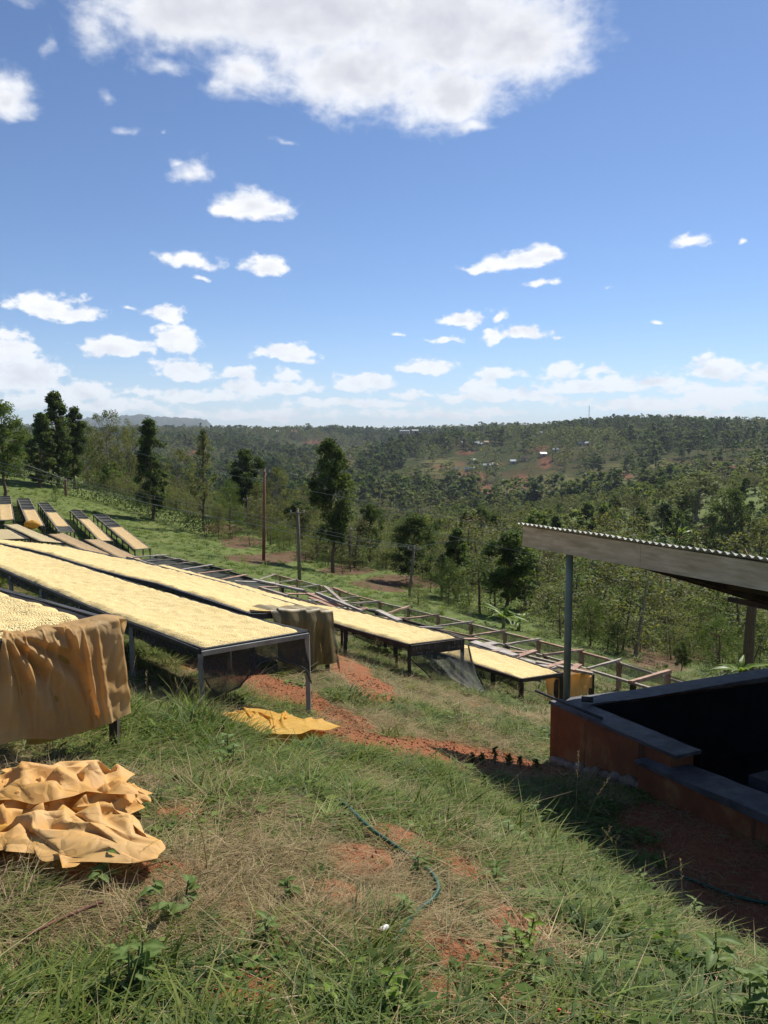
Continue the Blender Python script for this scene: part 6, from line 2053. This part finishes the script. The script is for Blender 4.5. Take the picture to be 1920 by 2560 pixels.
def frame_cloth():
    """orange cloth over the broken end of the old plank row, beside the green post"""
    l, r = E['F2']
    NR = r[0]; NL = l[0]; along = (NR - NL).normalized(); back = (r[1] - r[0]).normalized(); out = Vector((-back.x, -back.y, 0)).normalized()
    nu, nv = 80, 26
    V = []
    for i in range(nu):
        t = i / (nu - 1)
        x = -1.72 + 1.69 * t
        hang = .60 + .12 * math.sin(t * 4.2 + .6) - .10 * (t > .93)
        for j in range(nv):
            s = j / (nv - 1) * (hang + .30) - .30
            f = math.sin(t * 44 + 3 * math.sin(t * 7)) * .6 + .4 * math.sin(t * 23 + s * 2)
            if s < 0: y, z = s + .02 * f, .07 + .02 * f + .03 * math.sin(t * 6)
            else: y, z = .03 + .055 * f * min(1, s * 4) + .05 * s, .07 - s
            V.append(NR + along * (x + .12 * max(s, 0) * math.sin(t * 3 + 2)) + out * y + Vector((0, 0, z)))
    b0 = NR.copy()
    o = fast_obj('cloth', [v - b0 for v in V], grid_faces(nu, nv), 'cloth_thin', None, True, b0)
    tag(o, 'pleated orange cloth hanging on the old plank row behind the green post', 'cloth')
frame_cloth()
# ------------------------------------------------------------------ grass, weeds, small things
def grass_mat(name, a, b_, c, tr=.3, rnd=.18):
    return foliage_mat(name, a, b_, c, tr + .1, .6, rnd)
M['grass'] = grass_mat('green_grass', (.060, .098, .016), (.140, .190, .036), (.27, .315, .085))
M['grass_blue'] = grass_mat('bluish_broad_grass', (.045, .082, .025), (.095, .145, .045), (.20, .25, .10))
M['straw'] = grass_mat('dry_straw', (.19, .135, .065), (.37, .285, .145), (.55, .45, .26), .25)
M['weed'] = grass_mat('small_leaved_weeds', (.05, .085, .016), (.105, .165, .035), (.20, .27, .065))
def tuft(seed, blades, h, w, spread, bend, mat, flat=0.0, hv=.5):
    g = np.random.default_rng(seed)
    V = []; F = []; T = []
    for k in range(blades):
        an = g.uniform(0, 2 * math.pi); rr = spread * math.sqrt(g.random())
        x0, y0 = rr * math.cos(an), rr * math.sin(an)
        da = an + g.normal(0, .9)
        H = h * (1 + hv * g.normal()); H = max(H, h * .25)
        ln = bend * g.uniform(.4, 1.5) + flat
        wd = w * g.uniform(.6, 1.4)
        fx, fy = math.cos(da), math.sin(da)
        sx, sy = -fy, fx
        b = len(V); tb = np.clip(g.beta(1.6, 1.8), 0, 1)
        for q in range(4):
            t = q / 3
            out_ = H * ln * t * t
            zz = H * (t - .35 * ln * t * t * (1 if ln < 1.2 else .8)) * (1 - flat * .45)
            wq = wd * (1 - t) ** .6 * .5 if q < 3 else 0
            px, py = x0 + fx * out_, y0 + fy * out_
            if q < 3:
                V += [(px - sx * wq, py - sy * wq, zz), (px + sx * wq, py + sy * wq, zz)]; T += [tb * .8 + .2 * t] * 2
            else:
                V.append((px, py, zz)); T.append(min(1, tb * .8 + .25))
        F += [(b, b + 1, b + 3, b + 2), (b + 2, b + 3, b + 5, b + 4), (b + 4, b + 5, b + 6)]
    me = bpy.data.meshes.new('tuft'); me.from_pydata(V, [], F); me.materials.append(M[mat])
    a = me.attributes.new('tint', 'FLOAT', 'POINT'); a.data.foreach_set('value', np.array(T, np.float32))
    return me
def herb(seed, n, h, leaf, spread, mat):
    """low broadleaf weed patch: small oval leaves on short stems"""
    g = np.random.default_rng(seed)
    V = []; F = []; T = []
    for k in range(n):
        an = g.uniform(0, 6.283); rr = spread * math.sqrt(g.random())
        c = Vector((rr * math.cos(an), rr * math.sin(an), h * g.uniform(.25, 1)))
        d = Vector((math.cos(an + g.normal()), math.sin(an + g.normal()), g.uniform(-.2, .5))).normalized()
        s = Vector((-d.y, d.x, g.uniform(-.3, .3))).normalized()
        L = leaf * g.uniform(.6, 1.4); nrm = s.cross(d)
        b = len(V); t = g.random()
        V += [tuple(c), tuple(c + d * L * .45 + s * L * .3 - nrm * L * .05), tuple(c + d * L - nrm * L * .15), tuple(c + d * L * .45 - s * L * .3 - nrm * L * .05)]
        F.append((b, b + 1, b + 2, b + 3)); T += [t] * 4
    me = bpy.data.meshes.new('herb'); me.from_pydata(V, [], F); me.materials.append(M[mat])
    a = me.attributes.new('tint', 'FLOAT', 'POINT'); a.data.foreach_set('value', np.array(T, np.float32))
    return me
def stalk(seed, h):
    g = random.Random(seed)
    mb = MB(); pts = []; lean = g.uniform(.1, .5); a = g.uniform(0, 6.28)
    for q in range(6):
        t = q / 5; pts.append(Vector((math.cos(a) * lean * h * t * t, math.sin(a) * lean * h * t * t, h * (t - .2 * lean * t * t))))
    mb.tube(pts, [.0022, .002, .0018, .0015, .0012, .001], 4, False)
    for k in range(22):
        t = .72 + .28 * k / 22; i = min(int(t * 5), 4); p = pts[i].lerp(pts[i + 1], t * 5 - i)
        an = g.uniform(0, 6.28); d = Vector((math.cos(an), math.sin(an), .9)).normalized() * .022; s = d.cross(Vector((0, 0, 1))).normalized() * .003
        b = len(mb.v); mb.v += [tuple(p - s), tuple(p + d * .6 + s), tuple(p + d)]; mb.f.append((b, b + 1, b + 2))
    me = bpy.data.meshes.new('stalk'); me.from_pydata(mb.v, [], mb.f); me.materials.append(M['straw'])
    at_ = me.attributes.new('tint', 'FLOAT', 'POINT'); at_.data.foreach_set('value', np.full(len(mb.v), .75, np.float32))
    return me

PILE_C = ground_at(112, 2058); YT = [ground_at(*p) for p in ((570, 1812), (690, 1900), (832, 1838), (648, 1784))]
def under_cover(X, Yv):
    """1 where a bed, tarp, wall or path keeps the grass out"""
    k = np.zeros(len(X))
    def box(o, ax, ay, x0, x1, y0, y1):
        dx, dy = X - o.x, Yv - o.y
        a = dx * ax.x + dx * 0 + dy * ax.y; b = dx * ay.x + dy * ay.y
        return (a > x0) & (a < x1) & (b > y0) & (b < y1)
    e_, g_ = Vector((.485, -.875, 0)), Vector((.9135, .4067, 0))
    k[box(Vector((1.97, 9.2, 0)), e_.normalized(), Vector((.875, .485, 0)), -.05, 9, -.08, 9)] = 1
    k[np.hypot((X - PILE_C.x) / .47, (Yv - PILE_C.y) / .5) < 1] = 1
    ins = np.ones(len(X), bool)
    for i in range(4):
        a, b = YT[i], YT[(i + 1) % 4]
        ins &= ((b.x - a.x) * (Yv - a.y) - (b.y - a.y) * (X - a.x)) > 0
    k[ins] = 1
    return k
def ground_cover():
    g = np.random.default_rng(77)
    def polar(n, r0, r1, amax):
        a = g.uniform(-amax, amax, n); r = np.sqrt(g.uniform(r0 * r0, r1 * r1, n))
        return r * np.sin(a), r * np.cos(a), r
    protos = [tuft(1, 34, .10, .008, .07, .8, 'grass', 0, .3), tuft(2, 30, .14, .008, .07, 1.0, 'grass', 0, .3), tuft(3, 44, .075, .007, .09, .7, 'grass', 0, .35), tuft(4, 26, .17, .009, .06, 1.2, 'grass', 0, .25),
              tuft(5, 22, .15, .013, .06, 1.1, 'grass_blue', 0, .2), tuft(6, 18, .12, .015, .07, 1.2, 'grass_blue', 0, .2),
              tuft(7, 30, .10, .0042, .09, 1.3, 'straw', .5), tuft(8, 24, .16, .0038, .08, 1.2, 'straw', .25), tuft(9, 30, .07, .004, .10, 1.6, 'straw', .8),
              herb(1, 46, .07, .035, .10, 'weed'), herb(2, 30, .11, .055, .10, 'weed'), herb(3, 70, .055, .022, .11, 'weed')]
    PX, RT, SC, ID = [], [], [], []
    wet = lambda X, Yv: fbm(X * .9 + 3, Yv * .9 - 2, 4)                      # greener and drier patches
    for n, r0, r1, amax, smin, smax, thr in [(5200, .7, 3.2, 1.0, .7, 1.25, 0), (9000, 3.0, 5.5, .85, .7, 1.25, 0), (13000, 5.3, 9.5, .75, .8, 1.35, 0), (12000, 9, 17, .66, 1.0, 1.6, 0), (11000, 16, 34, .62, 1.2, 2.0, 1), (16000, 30, 96, .60, 1.5, 2.8, 2)]:
        X, Yv, r = polar(n, r0, r1, amax)
        soil = soil_mask(X, Yv)
        w = wet(X, Yv)
        bare = sstep(-fbm(X * 2.3 + 7, Yv * 2.3, 3), .12, .4) * .7 * (r < 14)
        keep = (g.random(n) > np.maximum(soil * 1.05, bare)) & (under_cover(X, Yv) < .5)
        if thr == 2:
            Zq = terrain(X, Yv); px, py = proj(X, Yv, Zq)
        X, Yv, soil, w = X[keep], Yv[keep], soil[keep], w[keep]; m = len(X)
        u = g.random(m)
        right = sstep(X / np.maximum(Yv, .5), .08, .35) * (1 - sstep(np.hypot(X, Yv), 7, 11))     # the lush bank in front of the shed
        pdry = np.clip(.20 - w * 1.4 + soil * .5 - right * .30, .04, .88)
        pdry = pdry * (1 - .65 * sstep(np.hypot(X, Yv), 14, 28))
        lim = np.clip(pdry, 0, 1)
        idx = np.where(u < lim, g.choice([6, 7, 8, 6, 8], m), g.choice([0, 0, 1, 2, 2, 3, 0, 1], m))
        u2 = g.random(m)
        blue = (u >= lim) & (u2 < .10 + .12 * (np.hypot(X, Yv) < 3.6)); idx = np.where(blue, g.choice([4, 5], m), idx)
        hb = (u >= lim) & (u2 > .80 - right * .34); idx = np.where(hb, g.choice([9, 10, 11, 11], m), idx)
        s = g.uniform(smin, smax, m) * (1 + .6 * np.clip(w, -.8, .8))
        hz = (.28 + .30 * g.random(m) ** 3) * (1 + .25 * right) * np.clip(.85 + 1.7 * fbm(X * 2.3 + 7, Yv * 2.3, 3), .4, 1.7) * (1 + .4 * sstep(np.hypot(X, Yv), 12, 22))
        # taller uncut grass along and under the bed edges
        hz *= 1 + 1.5 * np.exp(-((X + 1.75) ** 2 / .25 + (Yv - 6.6) ** 2 / 1.0))
        Zv = terrain(X, Yv)
        rt = rot_z(m, g, .14)
        PX.append(np.stack([X, Yv, Zv - .006], 1)); RT.append(rt); SC.append(np.stack([s, s, s * hz], 1)); ID.append(idx)
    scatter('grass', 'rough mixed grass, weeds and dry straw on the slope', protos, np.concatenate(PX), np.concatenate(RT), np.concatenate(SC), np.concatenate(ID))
    # tall seeding stalks
    st = [stalk(k, h) for k, h in enumerate((.45, .6, .5, .7, .38))]
    n = 240
    X, Yv, r = polar(n, 2.2, 14, .6)
    ok = (soil_mask(X, Yv) < .6) & (under_cover(X, Yv) < .5)
    X, Yv = X[ok], Yv[ok]
    ex = [ground_at(*p) for p in ((330, 1700), (345, 1705), (362, 1700), (375, 1690), (390, 1705), (402, 1696), (460, 1740), (475, 1752), (490, 1745), (440, 1735), (38, 1905), (520, 2200), (1090, 1950), (1440, 2100), (1440, 2120), (1265, 1960), (1225, 1950))]
    X = np.concatenate([X, [v.x for v in ex]]); Yv = np.concatenate([Yv, [v.y for v in ex]]); m = len(X)
    s = g.uniform(.5, .95, m); s[-len(ex):] = 1.15
    scatter('grass_stalks', 'thin seeding grass stalks standing above the grass', st, np.stack([X, Yv, terrain(X, Yv) - .01], 1), rot_z(m, g, .12), np.stack([s, s, s], 1), g.integers(0, 5, m))
    # fallen straw and twigs
    tw = []
    for k in range(4):
        mb = MB(); gg = random.Random(k)
        for q in range(16):
            a = gg.uniform(0, 6.28); x, y = gg.uniform(-.12, .12), gg.uniform(-.12, .12); L_ = gg.uniform(.05, .16)
            mb.tube([(x, y, .012), (x + math.cos(a) * L_ * .5, y + math.sin(a) * L_ * .5, .012 + gg.uniform(0, .03)), (x + math.cos(a) * L_, y + math.sin(a) * L_, .01)], .0016, 3, False)
        me = bpy.data.meshes.new('litter'); me.from_pydata(mb.v, [], mb.f); me.materials.append(M['straw'])
        at_ = me.attributes.new('tint', 'FLOAT', 'POINT'); at_.data.foreach_set('value', np.random.default_rng(k).random(len(mb.v)).astype(np.float32))
        tw.append(me)
    n = 1300
    X, Yv, r = polar(n, 1.0, 10, .75); ok = under_cover(X, Yv) < .5
    X, Yv = X[ok], Yv[ok]; m = len(X); s = g.uniform(.6, 1.3, m)
    scatter('straw_litter', 'dry straw and twigs lying on the ground', tw, np.stack([X, Yv, terrain(X, Yv)], 1), rot_z(m, g, .1), np.stack([s, s, s], 1), g.integers(0, 4, m))
    # crumbs of red earth on the bare patches
    cl = []
    for k in range(4):
        gg = random.Random(k); V = []
        import itertools
        for x, y, z in itertools.product((-1, 1), repeat=3): V.append((x * .012 * gg.uniform(.5, 1.2), y * .012 * gg.uniform(.5, 1.2), z * .009 * gg.uniform(.5, 1.2)))
        me = bpy.data.meshes.new('clod'); me.from_pydata(V, [], [(0, 1, 3, 2), (4, 6, 7, 5), (0, 4, 5, 1), (2, 3, 7, 6), (0, 2, 6, 4), (1, 5, 7, 3)]); me.materials.append(M['clod']); cl.append(me)
    n = 30000
    X, Yv, r = polar(n, 1.2, 12, .75); ok = (soil_mask(X, Yv) > .45) & (under_cover(X, Yv) < .5)
    X, Yv = X[ok], Yv[ok]; m = len(X); s = g.uniform(.3, 1.0, m) ** 1.5
    scatter('soil_crumbs', 'crumbs of red earth on the bare patches', cl, np.stack([X, Yv, terrain(X, Yv) + .002], 1), g.uniform(0, 6, (m, 3)), np.stack([s, s, s], 1), g.integers(0, 4, m))
M['clod'] = simple('red_earth_crumb', (.22, .085, .04), (.40, .18, .085), 20, .95, .3)
ground_cover()

# ------------------------------------------------------------------ broad-leaved plants, each a thing of its own
M['leaf_broad'] = foliage_mat('broad_leaf', (.08, .135, .03), (.14, .21, .055), (.25, .31, .11), .42, .5)
M['leaf_lime'] = foliage_mat('lime_leaf', (.09, .15, .02), (.16, .24, .035), (.25, .33, .06), .4, .45)
M['stem_green'] = simple('green_stem', (.06, .09, .03), (.12, .15, .05), 20, .7, 0)
def leaf_mesh(L, W, droop, seed, mat, lobes=0.0):
    """one leaf, lengthwise curve, folded along the midrib, veins as ridges"""
    g = random.Random(seed)
    n, m = 8, 5
    V = []; T = []
    for a in range(n):
        t = a / (n - 1)
        w = W * (math.sin(math.pi * min(1, t * .93 + .05)) ** .75) * (1 - .25 * t) * (1 + lobes * math.sin(t * 22))
        for b in range(m):
            s = (b / (m - 1) - .5) * 2
            z = -droop * t * t * L + .16 * abs(s) * w + .03 * L * math.sin(t * 14 + abs(s) * 2) * abs(s)
            V.append((t * L, s * w * .5, z)); T.append(min(1, max(0, .5 + .25 * (1 - abs(s)) * (s == 0) + g.uniform(-.12, .12))))
    return fast_mesh('leaf', V, grid_faces(n, m), [M[mat]], True, {'tint': T})
LEAF = {}
def leaf(L, W, dr, seed, mat):
    k = (L, W, dr, seed % 3, mat)
    if k not in LEAF: LEAF[k] = leaf_mesh(L, W, dr, seed % 3, mat)
    return LEAF[k]
def broad_plant(px, py, n, L, W, h, label, mat='leaf_broad', up=.5, seed=0, spread=.0, nm='weed_plant'):
    p = ground_at(px, py)
    e = empty(nm, (p.x, p.y, p.z), label, 'plant', None)
    g = random.Random(seed + px)
    nst = 1 if not spread else max(2, n // 5)
    tops = []
    for k in range(nst):
        a = g.uniform(0, 6.28); r = spread * math.sqrt(g.random())
        x, y = r * math.cos(a), r * math.sin(a); hh = h * g.uniform(.6, 1.1)
        MB().tube([(x * .5, y * .5, -.03), (x * .8, y * .8, hh * .5), (x, y, hh)], [.006, .0045, .003], 5).build('stem', M['stem_green'], e)
        tops.append((x, y, hh))
    for k in range(n):
        x, y, hh = tops[k % nst]
        z = hh * (.25 + .75 * (k // nst + 1) / max(1, math.ceil(n / nst))) if nst > 1 else hh * (.15 + .85 * k / max(1, n - 1))
        a = k * 2.4 + g.uniform(-.4, .4)
        q = 1 - .45 * (z / max(hh, .01)) * (nst == 1)
        o = link('leaf', leaf(round(L, 3), round(W, 3), .35, k, mat), e)
        o.location = (x, y, z)
        o.rotation_euler = (g.uniform(-.3, .3), -up * g.uniform(.3, 1.3) * (.4 + .8 * z / max(hh, .01)), a)
        s = q * g.uniform(.7, 1.2); o.scale = (s, s, s)
    return e
PL = [  # px, py of the foot, leaves, leaf length, width, height, label, material, up
    (575, 1925, 22, .10, .055, .24, 'ribbed-leaf plant below the bright yellow tarp', 'leaf_broad', .4, .10),
    (1105, 2020, 12, .17, .085, .10, 'big rosette of long pale leaves right of the hose start', 'leaf_broad', .45, 0),
    (945, 1985, 8, .10, .05, .10, 'small leafy plant left of the big pale rosette', 'leaf_broad', .5, 0),
    (1045, 2190, 12, .10, .045, .10, 'leafy plant growing over the bend of the green hose', 'leaf_broad', .4, 0),
    (1010, 2300, 10, .12, .055, .16, 'sprig of pale leaves beside the lower hose bend', 'leaf_broad', .4, 0),
    (1240, 2210, 9, .13, .05, .12, 'long-leaved plant on the edge of the bare red patch', 'leaf_broad', .4, 0),
    (1345, 2065, 16, .14, .065, .26, 'tall leafy weed at the shade edge with one large round leaf', 'leaf_broad', .45, .10),
    (1270, 2120, 18, .09, .045, .16, 'dense leafy clump left of the tall weed at the shade edge', 'leaf_broad', .4, .14),
    (1490, 2190, 12, .13, .05, .26, 'leafy weed on the shade edge with two spread top leaves', 'leaf_broad', .3, 0),
    (1600, 2235, 12, .12, .05, .26, 'yellow-tipped weed on the shade edge', 'leaf_broad', .35, 0),
    (1735, 2330, 16, .13, .05, .34, 'upright dark-stemmed weed with spread leaves at the shade edge', 'leaf_broad', .35, 0),
    (1650, 2325, 14, .10, .05, .15, 'leafy clump left of the dark-stemmed weed', 'leaf_broad', .4, .12),
    (1805, 2480, 16, .14, .06, .28, 'yellowing weed with drooping leaves near the lower right', 'leaf_broad', .3, .06),
    (1890, 2505, 18, .13, .065, .24, 'large-leaved plant at the lower right border', 'leaf_broad', .4, .08),
    (1880, 2590, 18, .12, .06, .26, 'bright leafy plant in the lower right corner', 'leaf_broad', .45, .10),
    (1305, 2385, 34, .055, .036, .12, 'lime-green bushy herb on the bare red earth', 'leaf_lime', .5, .14),
    (1255, 2440, 26, .055, .032, .08, 'dark green low herb in front of the lime-green one', 'leaf_broad', .4, .14),
    (440, 2270, 16, .085, .06, .12, 'pale lobed-leaf weed left of the grass in the lower middle', 'leaf_broad', .4, .12),
    (255, 2210, 8, .085, .06, .10, 'two pale heart-shaped leaves under the tarp heap', 'leaf_broad', .4, .03),
    (215, 2155, 20, .06, .035, .10, 'green leafy weed tucked under the tail of the tarp heap', 'leaf_broad', .4, .16),
    (325, 2475, 16, .08, .055, .16, 'round-leaved weed in the wide grass at lower left', 'leaf_broad', .4, .08),
    (640, 2345, 10, .07, .045, .10, 'pair of small pale weeds left of the hose end', 'leaf_broad', .4, .06),
    (880, 2520, 22, .06, .045, .10, 'clover-like patch at the bottom middle', 'leaf_lime', .4, .16),
    (120, 1885, 20, .08, .05, .12, 'leafy weed below the orange tarp', 'leaf_broad', .45, .14),
    (1235, 2330, 20, .05, .03, .08, 'small bluish-green tuft of leaves above the bare red patch', 'leaf_broad', .4, .10),
    (1620, 2105, 24, .06, .04, .12, 'dark herb clump in the shade beside the red path', 'leaf_broad', .4, .16),
    (730, 2250, 10, .07, .04, .09, 'small weed in the dry grass left of the hose', 'leaf_broad', .4, .04),
]
for i, (px, py, n, L, W, h, label, mat, up, sp) in enumerate(PL):
    broad_plant(px, py, n, L * .8, W * .8, h * .9, label, mat, up, i, sp)
# dark upright spiky weeds standing at the edge of the shade on the red path
def spiky(px, py, h, label):
    p = ground_at(px, py); e = empty('spiky_weed', p, label, 'plant', None)
    g = random.Random(px); mb = MB().tube([(0, 0, -.02), (.01, 0, h * .5), (0, .01, h)], [.006, .005, .002], 5); mb.build('stem', M['stem_green'], e)
    P_ = []
    for k in range(46):
        t = g.random(); a = g.uniform(0, 6.28); r = .06 * (1 - .8 * t)
        P_.append((r * math.cos(a) * g.random(), r * math.sin(a) * g.random(), h * (.12 + .88 * t)))
    V, Q = leaf_quads(np.array(P_), .02, np.random.default_rng(px), .1, 3.6)
    link('foliage', fast_mesh('foliage', V, Q, [M['leaf_green']], False, {'tint': np.full(len(V), .5)}), e)
for px, py, h, lb in [(1237, 1912, .30, 'tallest dark spiky weed on the shade edge of the red path'), (1180, 1908, .16, 'short dark spiky weed left of the tallest one'), (1205, 1912, .20, 'dark spiky weed just left of the tallest one'), (1272, 1915, .20, 'dark spiky weed just right of the tallest one'), (1300, 1918, .18, 'dark spiky weed midway between the tallest one and the shed corner'), (1340, 1928, .22, 'dark spiky weed nearest to the shed corner'), (1212, 1978, .24, 'pinkish-topped spiky weed standing inside the shade')]:
    spiky(px, py, h * .62, lb)

# banana plants
M['banana_leaf'] = foliage_mat('banana_leaf', (.07, .12, .02), (.14, .21, .035), (.25, .32, .07), .45, .4)
M['banana_stem'] = simple('banana_stem', (.14, .15, .06), (.26, .25, .12), 6, .7, .2)
def banana(px, top, base_py, Y, label, n=9, L=1.6, seed=1):
    x = at(px, base_py, Y).x; z0 = tz(x, Y); H = at(px, top, Y).z - z0
    e = empty('banana_plant', (x, Y, z0), label, 'plant')
    g = random.Random(seed); hs = max(.5, H * .52)
    MB().tube([(0, 0, -.1), (.02, 0, hs * .5), (0, .02, hs)], [.11, .09, .05], 9).build('stem', M['banana_stem'], e, True)
    for k in range(n):
        lm = leaf_mesh(L, L * .27, .55, 50 + k + seed, 'banana_leaf', .06)
        o = link('leaf', lm, e); o.location = (0, 0, hs)
        up = g.uniform(.35, 1.25)
        o.rotation_euler = (g.uniform(-.3, .3), -up, k * 2.4 + g.uniform(-.3, .3)); s = g.uniform(.75, 1.1); o.scale = (s, s, s)
banana(1258, 1518, 1590, 42, 'bright banana plant just behind the bare frame row, larger of the pair', 10, 1.35, 1)
banana(1296, 1530, 1590, 43, 'smaller banana plant right beside the bright one behind the frames', 8, 1.15, 7)
banana(1692, 1322, 1370, 160, 'sunlit banana plant above the roof edge on the far red slope', 11, 4.0, 3)
banana(1728, 1338, 1374, 158, 'low banana clump right of the sunlit one above the roof edge', 10, 3.4, 5)
banana(1850, 1655, 1712, 26, 'young banana shoots behind the shed back wall, left of the thick trunk', 9, .95, 9)

# hose, stick, and small litter
M['hose'] = simple('green_hose', (.008, .058, .034), (.014, .09, .05), 6, .4, 0, spec=.5)
def ground_tube(name, pts, r, mat, label, cat, lift=.02, n=10):
    P_ = [ground_at(*p) for p in pts]
    Q = []
    for i in range(len(P_) - 1):
        p0, p1, p2, p3 = P_[max(i - 1, 0)], P_[i], P_[i + 1], P_[min(i + 2, len(P_) - 1)]
        for k in range(6):
            t = k / 6
            q = .5 * ((2 * p1) + (p2 - p0) * t + (2 * p0 - 5 * p1 + 4 * p2 - p3) * t * t + (3 * p1 - p0 - 3 * p2 + p3) * t ** 3)
            q.z = tz(q.x, q.y) + lift; Q.append(q)
    Q.append(P_[-1] + Vector((0, 0, lift)))
    b0 = Q[0].copy()
    o = MB().tube([q - b0 for q in Q], r, n).build(name, M[mat], None, True, b0)
    return tag(o, label, cat)
ground_tube('garden_hose', [(845, 2008), (880, 2040), (915, 2075), (960, 2110), (1010, 2145), (1050, 2175), (1080, 2200), (1096, 2235), (1080, 2265), (1050, 2290), (1010, 2335), (985, 2375)], .0105, 'hose', 'green garden hose winding through the grass', 'hose', .03)
ground_tube('garden_hose', [(1092, 2030), (1130, 2036), (1190, 2040)], .011, 'metal_leg', 'short piece of pale pipe behind the big rosette', 'pipe', .03)
ground_tube('garden_hose', [(1690, 2190), (1725, 2205), (1790, 2230), (1850, 2250), (1920, 2265)], .0125, 'hose', 'dark green hose lying in the shade by the red path', 'hose', .02)
M['stick'] = simple('brown_stick', (.13, .055, .032), (.24, .115, .065), 12, .8, .4)
ground_tube('stick', [(62, 2374), (120, 2345), (190, 2312), (258, 2285)], .0075, 'stick', 'thin reddish-brown stick lying in the grass at lower left', 'stick', .05)
M['white_plastic'] = simple('white_plastic', (.70, .70, .68), (.82, .82, .80), 8, .35, 0)
M['dark_cap'] = simple('black_cap', (.02, .02, .02), (.04, .04, .04), 8, .4, 0)
p = ground_at(953, 2345); d = (ground_at(968, 2340) - p); d.z = 0; d.normalize()
b_ = empty('plastic_vial', p + Vector((0, 0, .03)), 'small white plastic tube with dark cap lying above the hose end', 'litter')
MB().tube([-d * .005, d * .004, d * .030, d * .036], [.0115, .013, .013, .010], 14).build('body', M['white_plastic'], b_, True)
MB().tube([-d * .012, -d * .005], .012, 14).build('cap', M['dark_cap'], b_, True)
M['red_plastic'] = simple('red_plastic', (.55, .035, .03), (.66, .06, .045), 8, .4, 0)
p = ground_at(1382, 2538); d = (ground_at(1416, 2556) - p); d.z = 0; d.normalize()
b_ = empty('plastic_peg', p + Vector((0, 0, .025)), 'red plastic peg lying on bare earth at the bottom edge', 'litter')
MB().tube([Vector((0, 0, 0)), d * .012, d * .03, d * .06, d * .066], [.007, .0085, .0075, .0065, .004], 10).build('body', M['red_plastic'], b_, True)
MB().tube([d * .010, d * .016], .0098, 10).build('ring', M['red_plastic'], b_, True)
# yellow bag on the far bed
l, r = E['A4']
c = (l[0] + r[0]) / 2 + Vector((-.25, -.15, .12))
V = []; n1, n2 = 9, 14; g = random.Random(3)
for a in range(n1):
    for b in range(n2):
        th_, ph = math.pi * a / (n1 - 1), 2 * math.pi * b / n2
        q = 1 + .25 * (g.random() - .5)
        V.append(c + Vector((.55 * math.sin(th_) * math.cos(ph) * q, .35 * math.sin(th_) * math.sin(ph) * q, .30 * math.cos(th_) * q)))
o = mesh_obj('sack', [v - c for v in V], [(a * n2 + b, a * n2 + (b + 1) % n2, (a + 1) * n2 + (b + 1) % n2, (a + 1) * n2 + b) for a in range(n1 - 1) for b in range(n2)], M['tarp_yellow'], None, True, c)
tag(o, 'small yellow bag slumped on the end of a far bed', 'sack')

# ------------------------------------------------------------------ air: far things fade to blue
def haze():
    lo = min(min(v.co.z for v in o.data.vertices) for o in (ground, hills)) - 1.0
    hi = max(max(v.co.z for v in o.data.vertices) for o in bpy.data.objects if o.name.startswith(('distant_hill', 'hills'))) + 30
    s = 9600
    V = [(x * s, y * s, z) for z in (lo, hi) for x, y in ((-1, -1), (1, -1), (1, 1), (-1, 1))]
    F = [(3, 2, 1, 0), (4, 5, 6, 7), (0, 1, 5, 4), (1, 2, 6, 5), (2, 3, 7, 6), (3, 0, 4, 7)]
    m = bpy.data.materials.new('haze'); m.use_nodes = True
    nt = m.node_tree
    nt.nodes.remove(nt.nodes['Principled BSDF'])
    pv = nt.nodes.new('ShaderNodeVolumePrincipled')
    pv.inputs['Color'].default_value = (.80, .88, 1.0, 1)
    pv.inputs['Density'].default_value = 8.5e-5
    nt.links.new(pv.outputs[0], nt.nodes['Material Output'].inputs['Volume'])
    o = mesh_obj('haze', V, F, m)
    tag(o, 'thin daytime haze over the valley', kind='stuff')
haze()
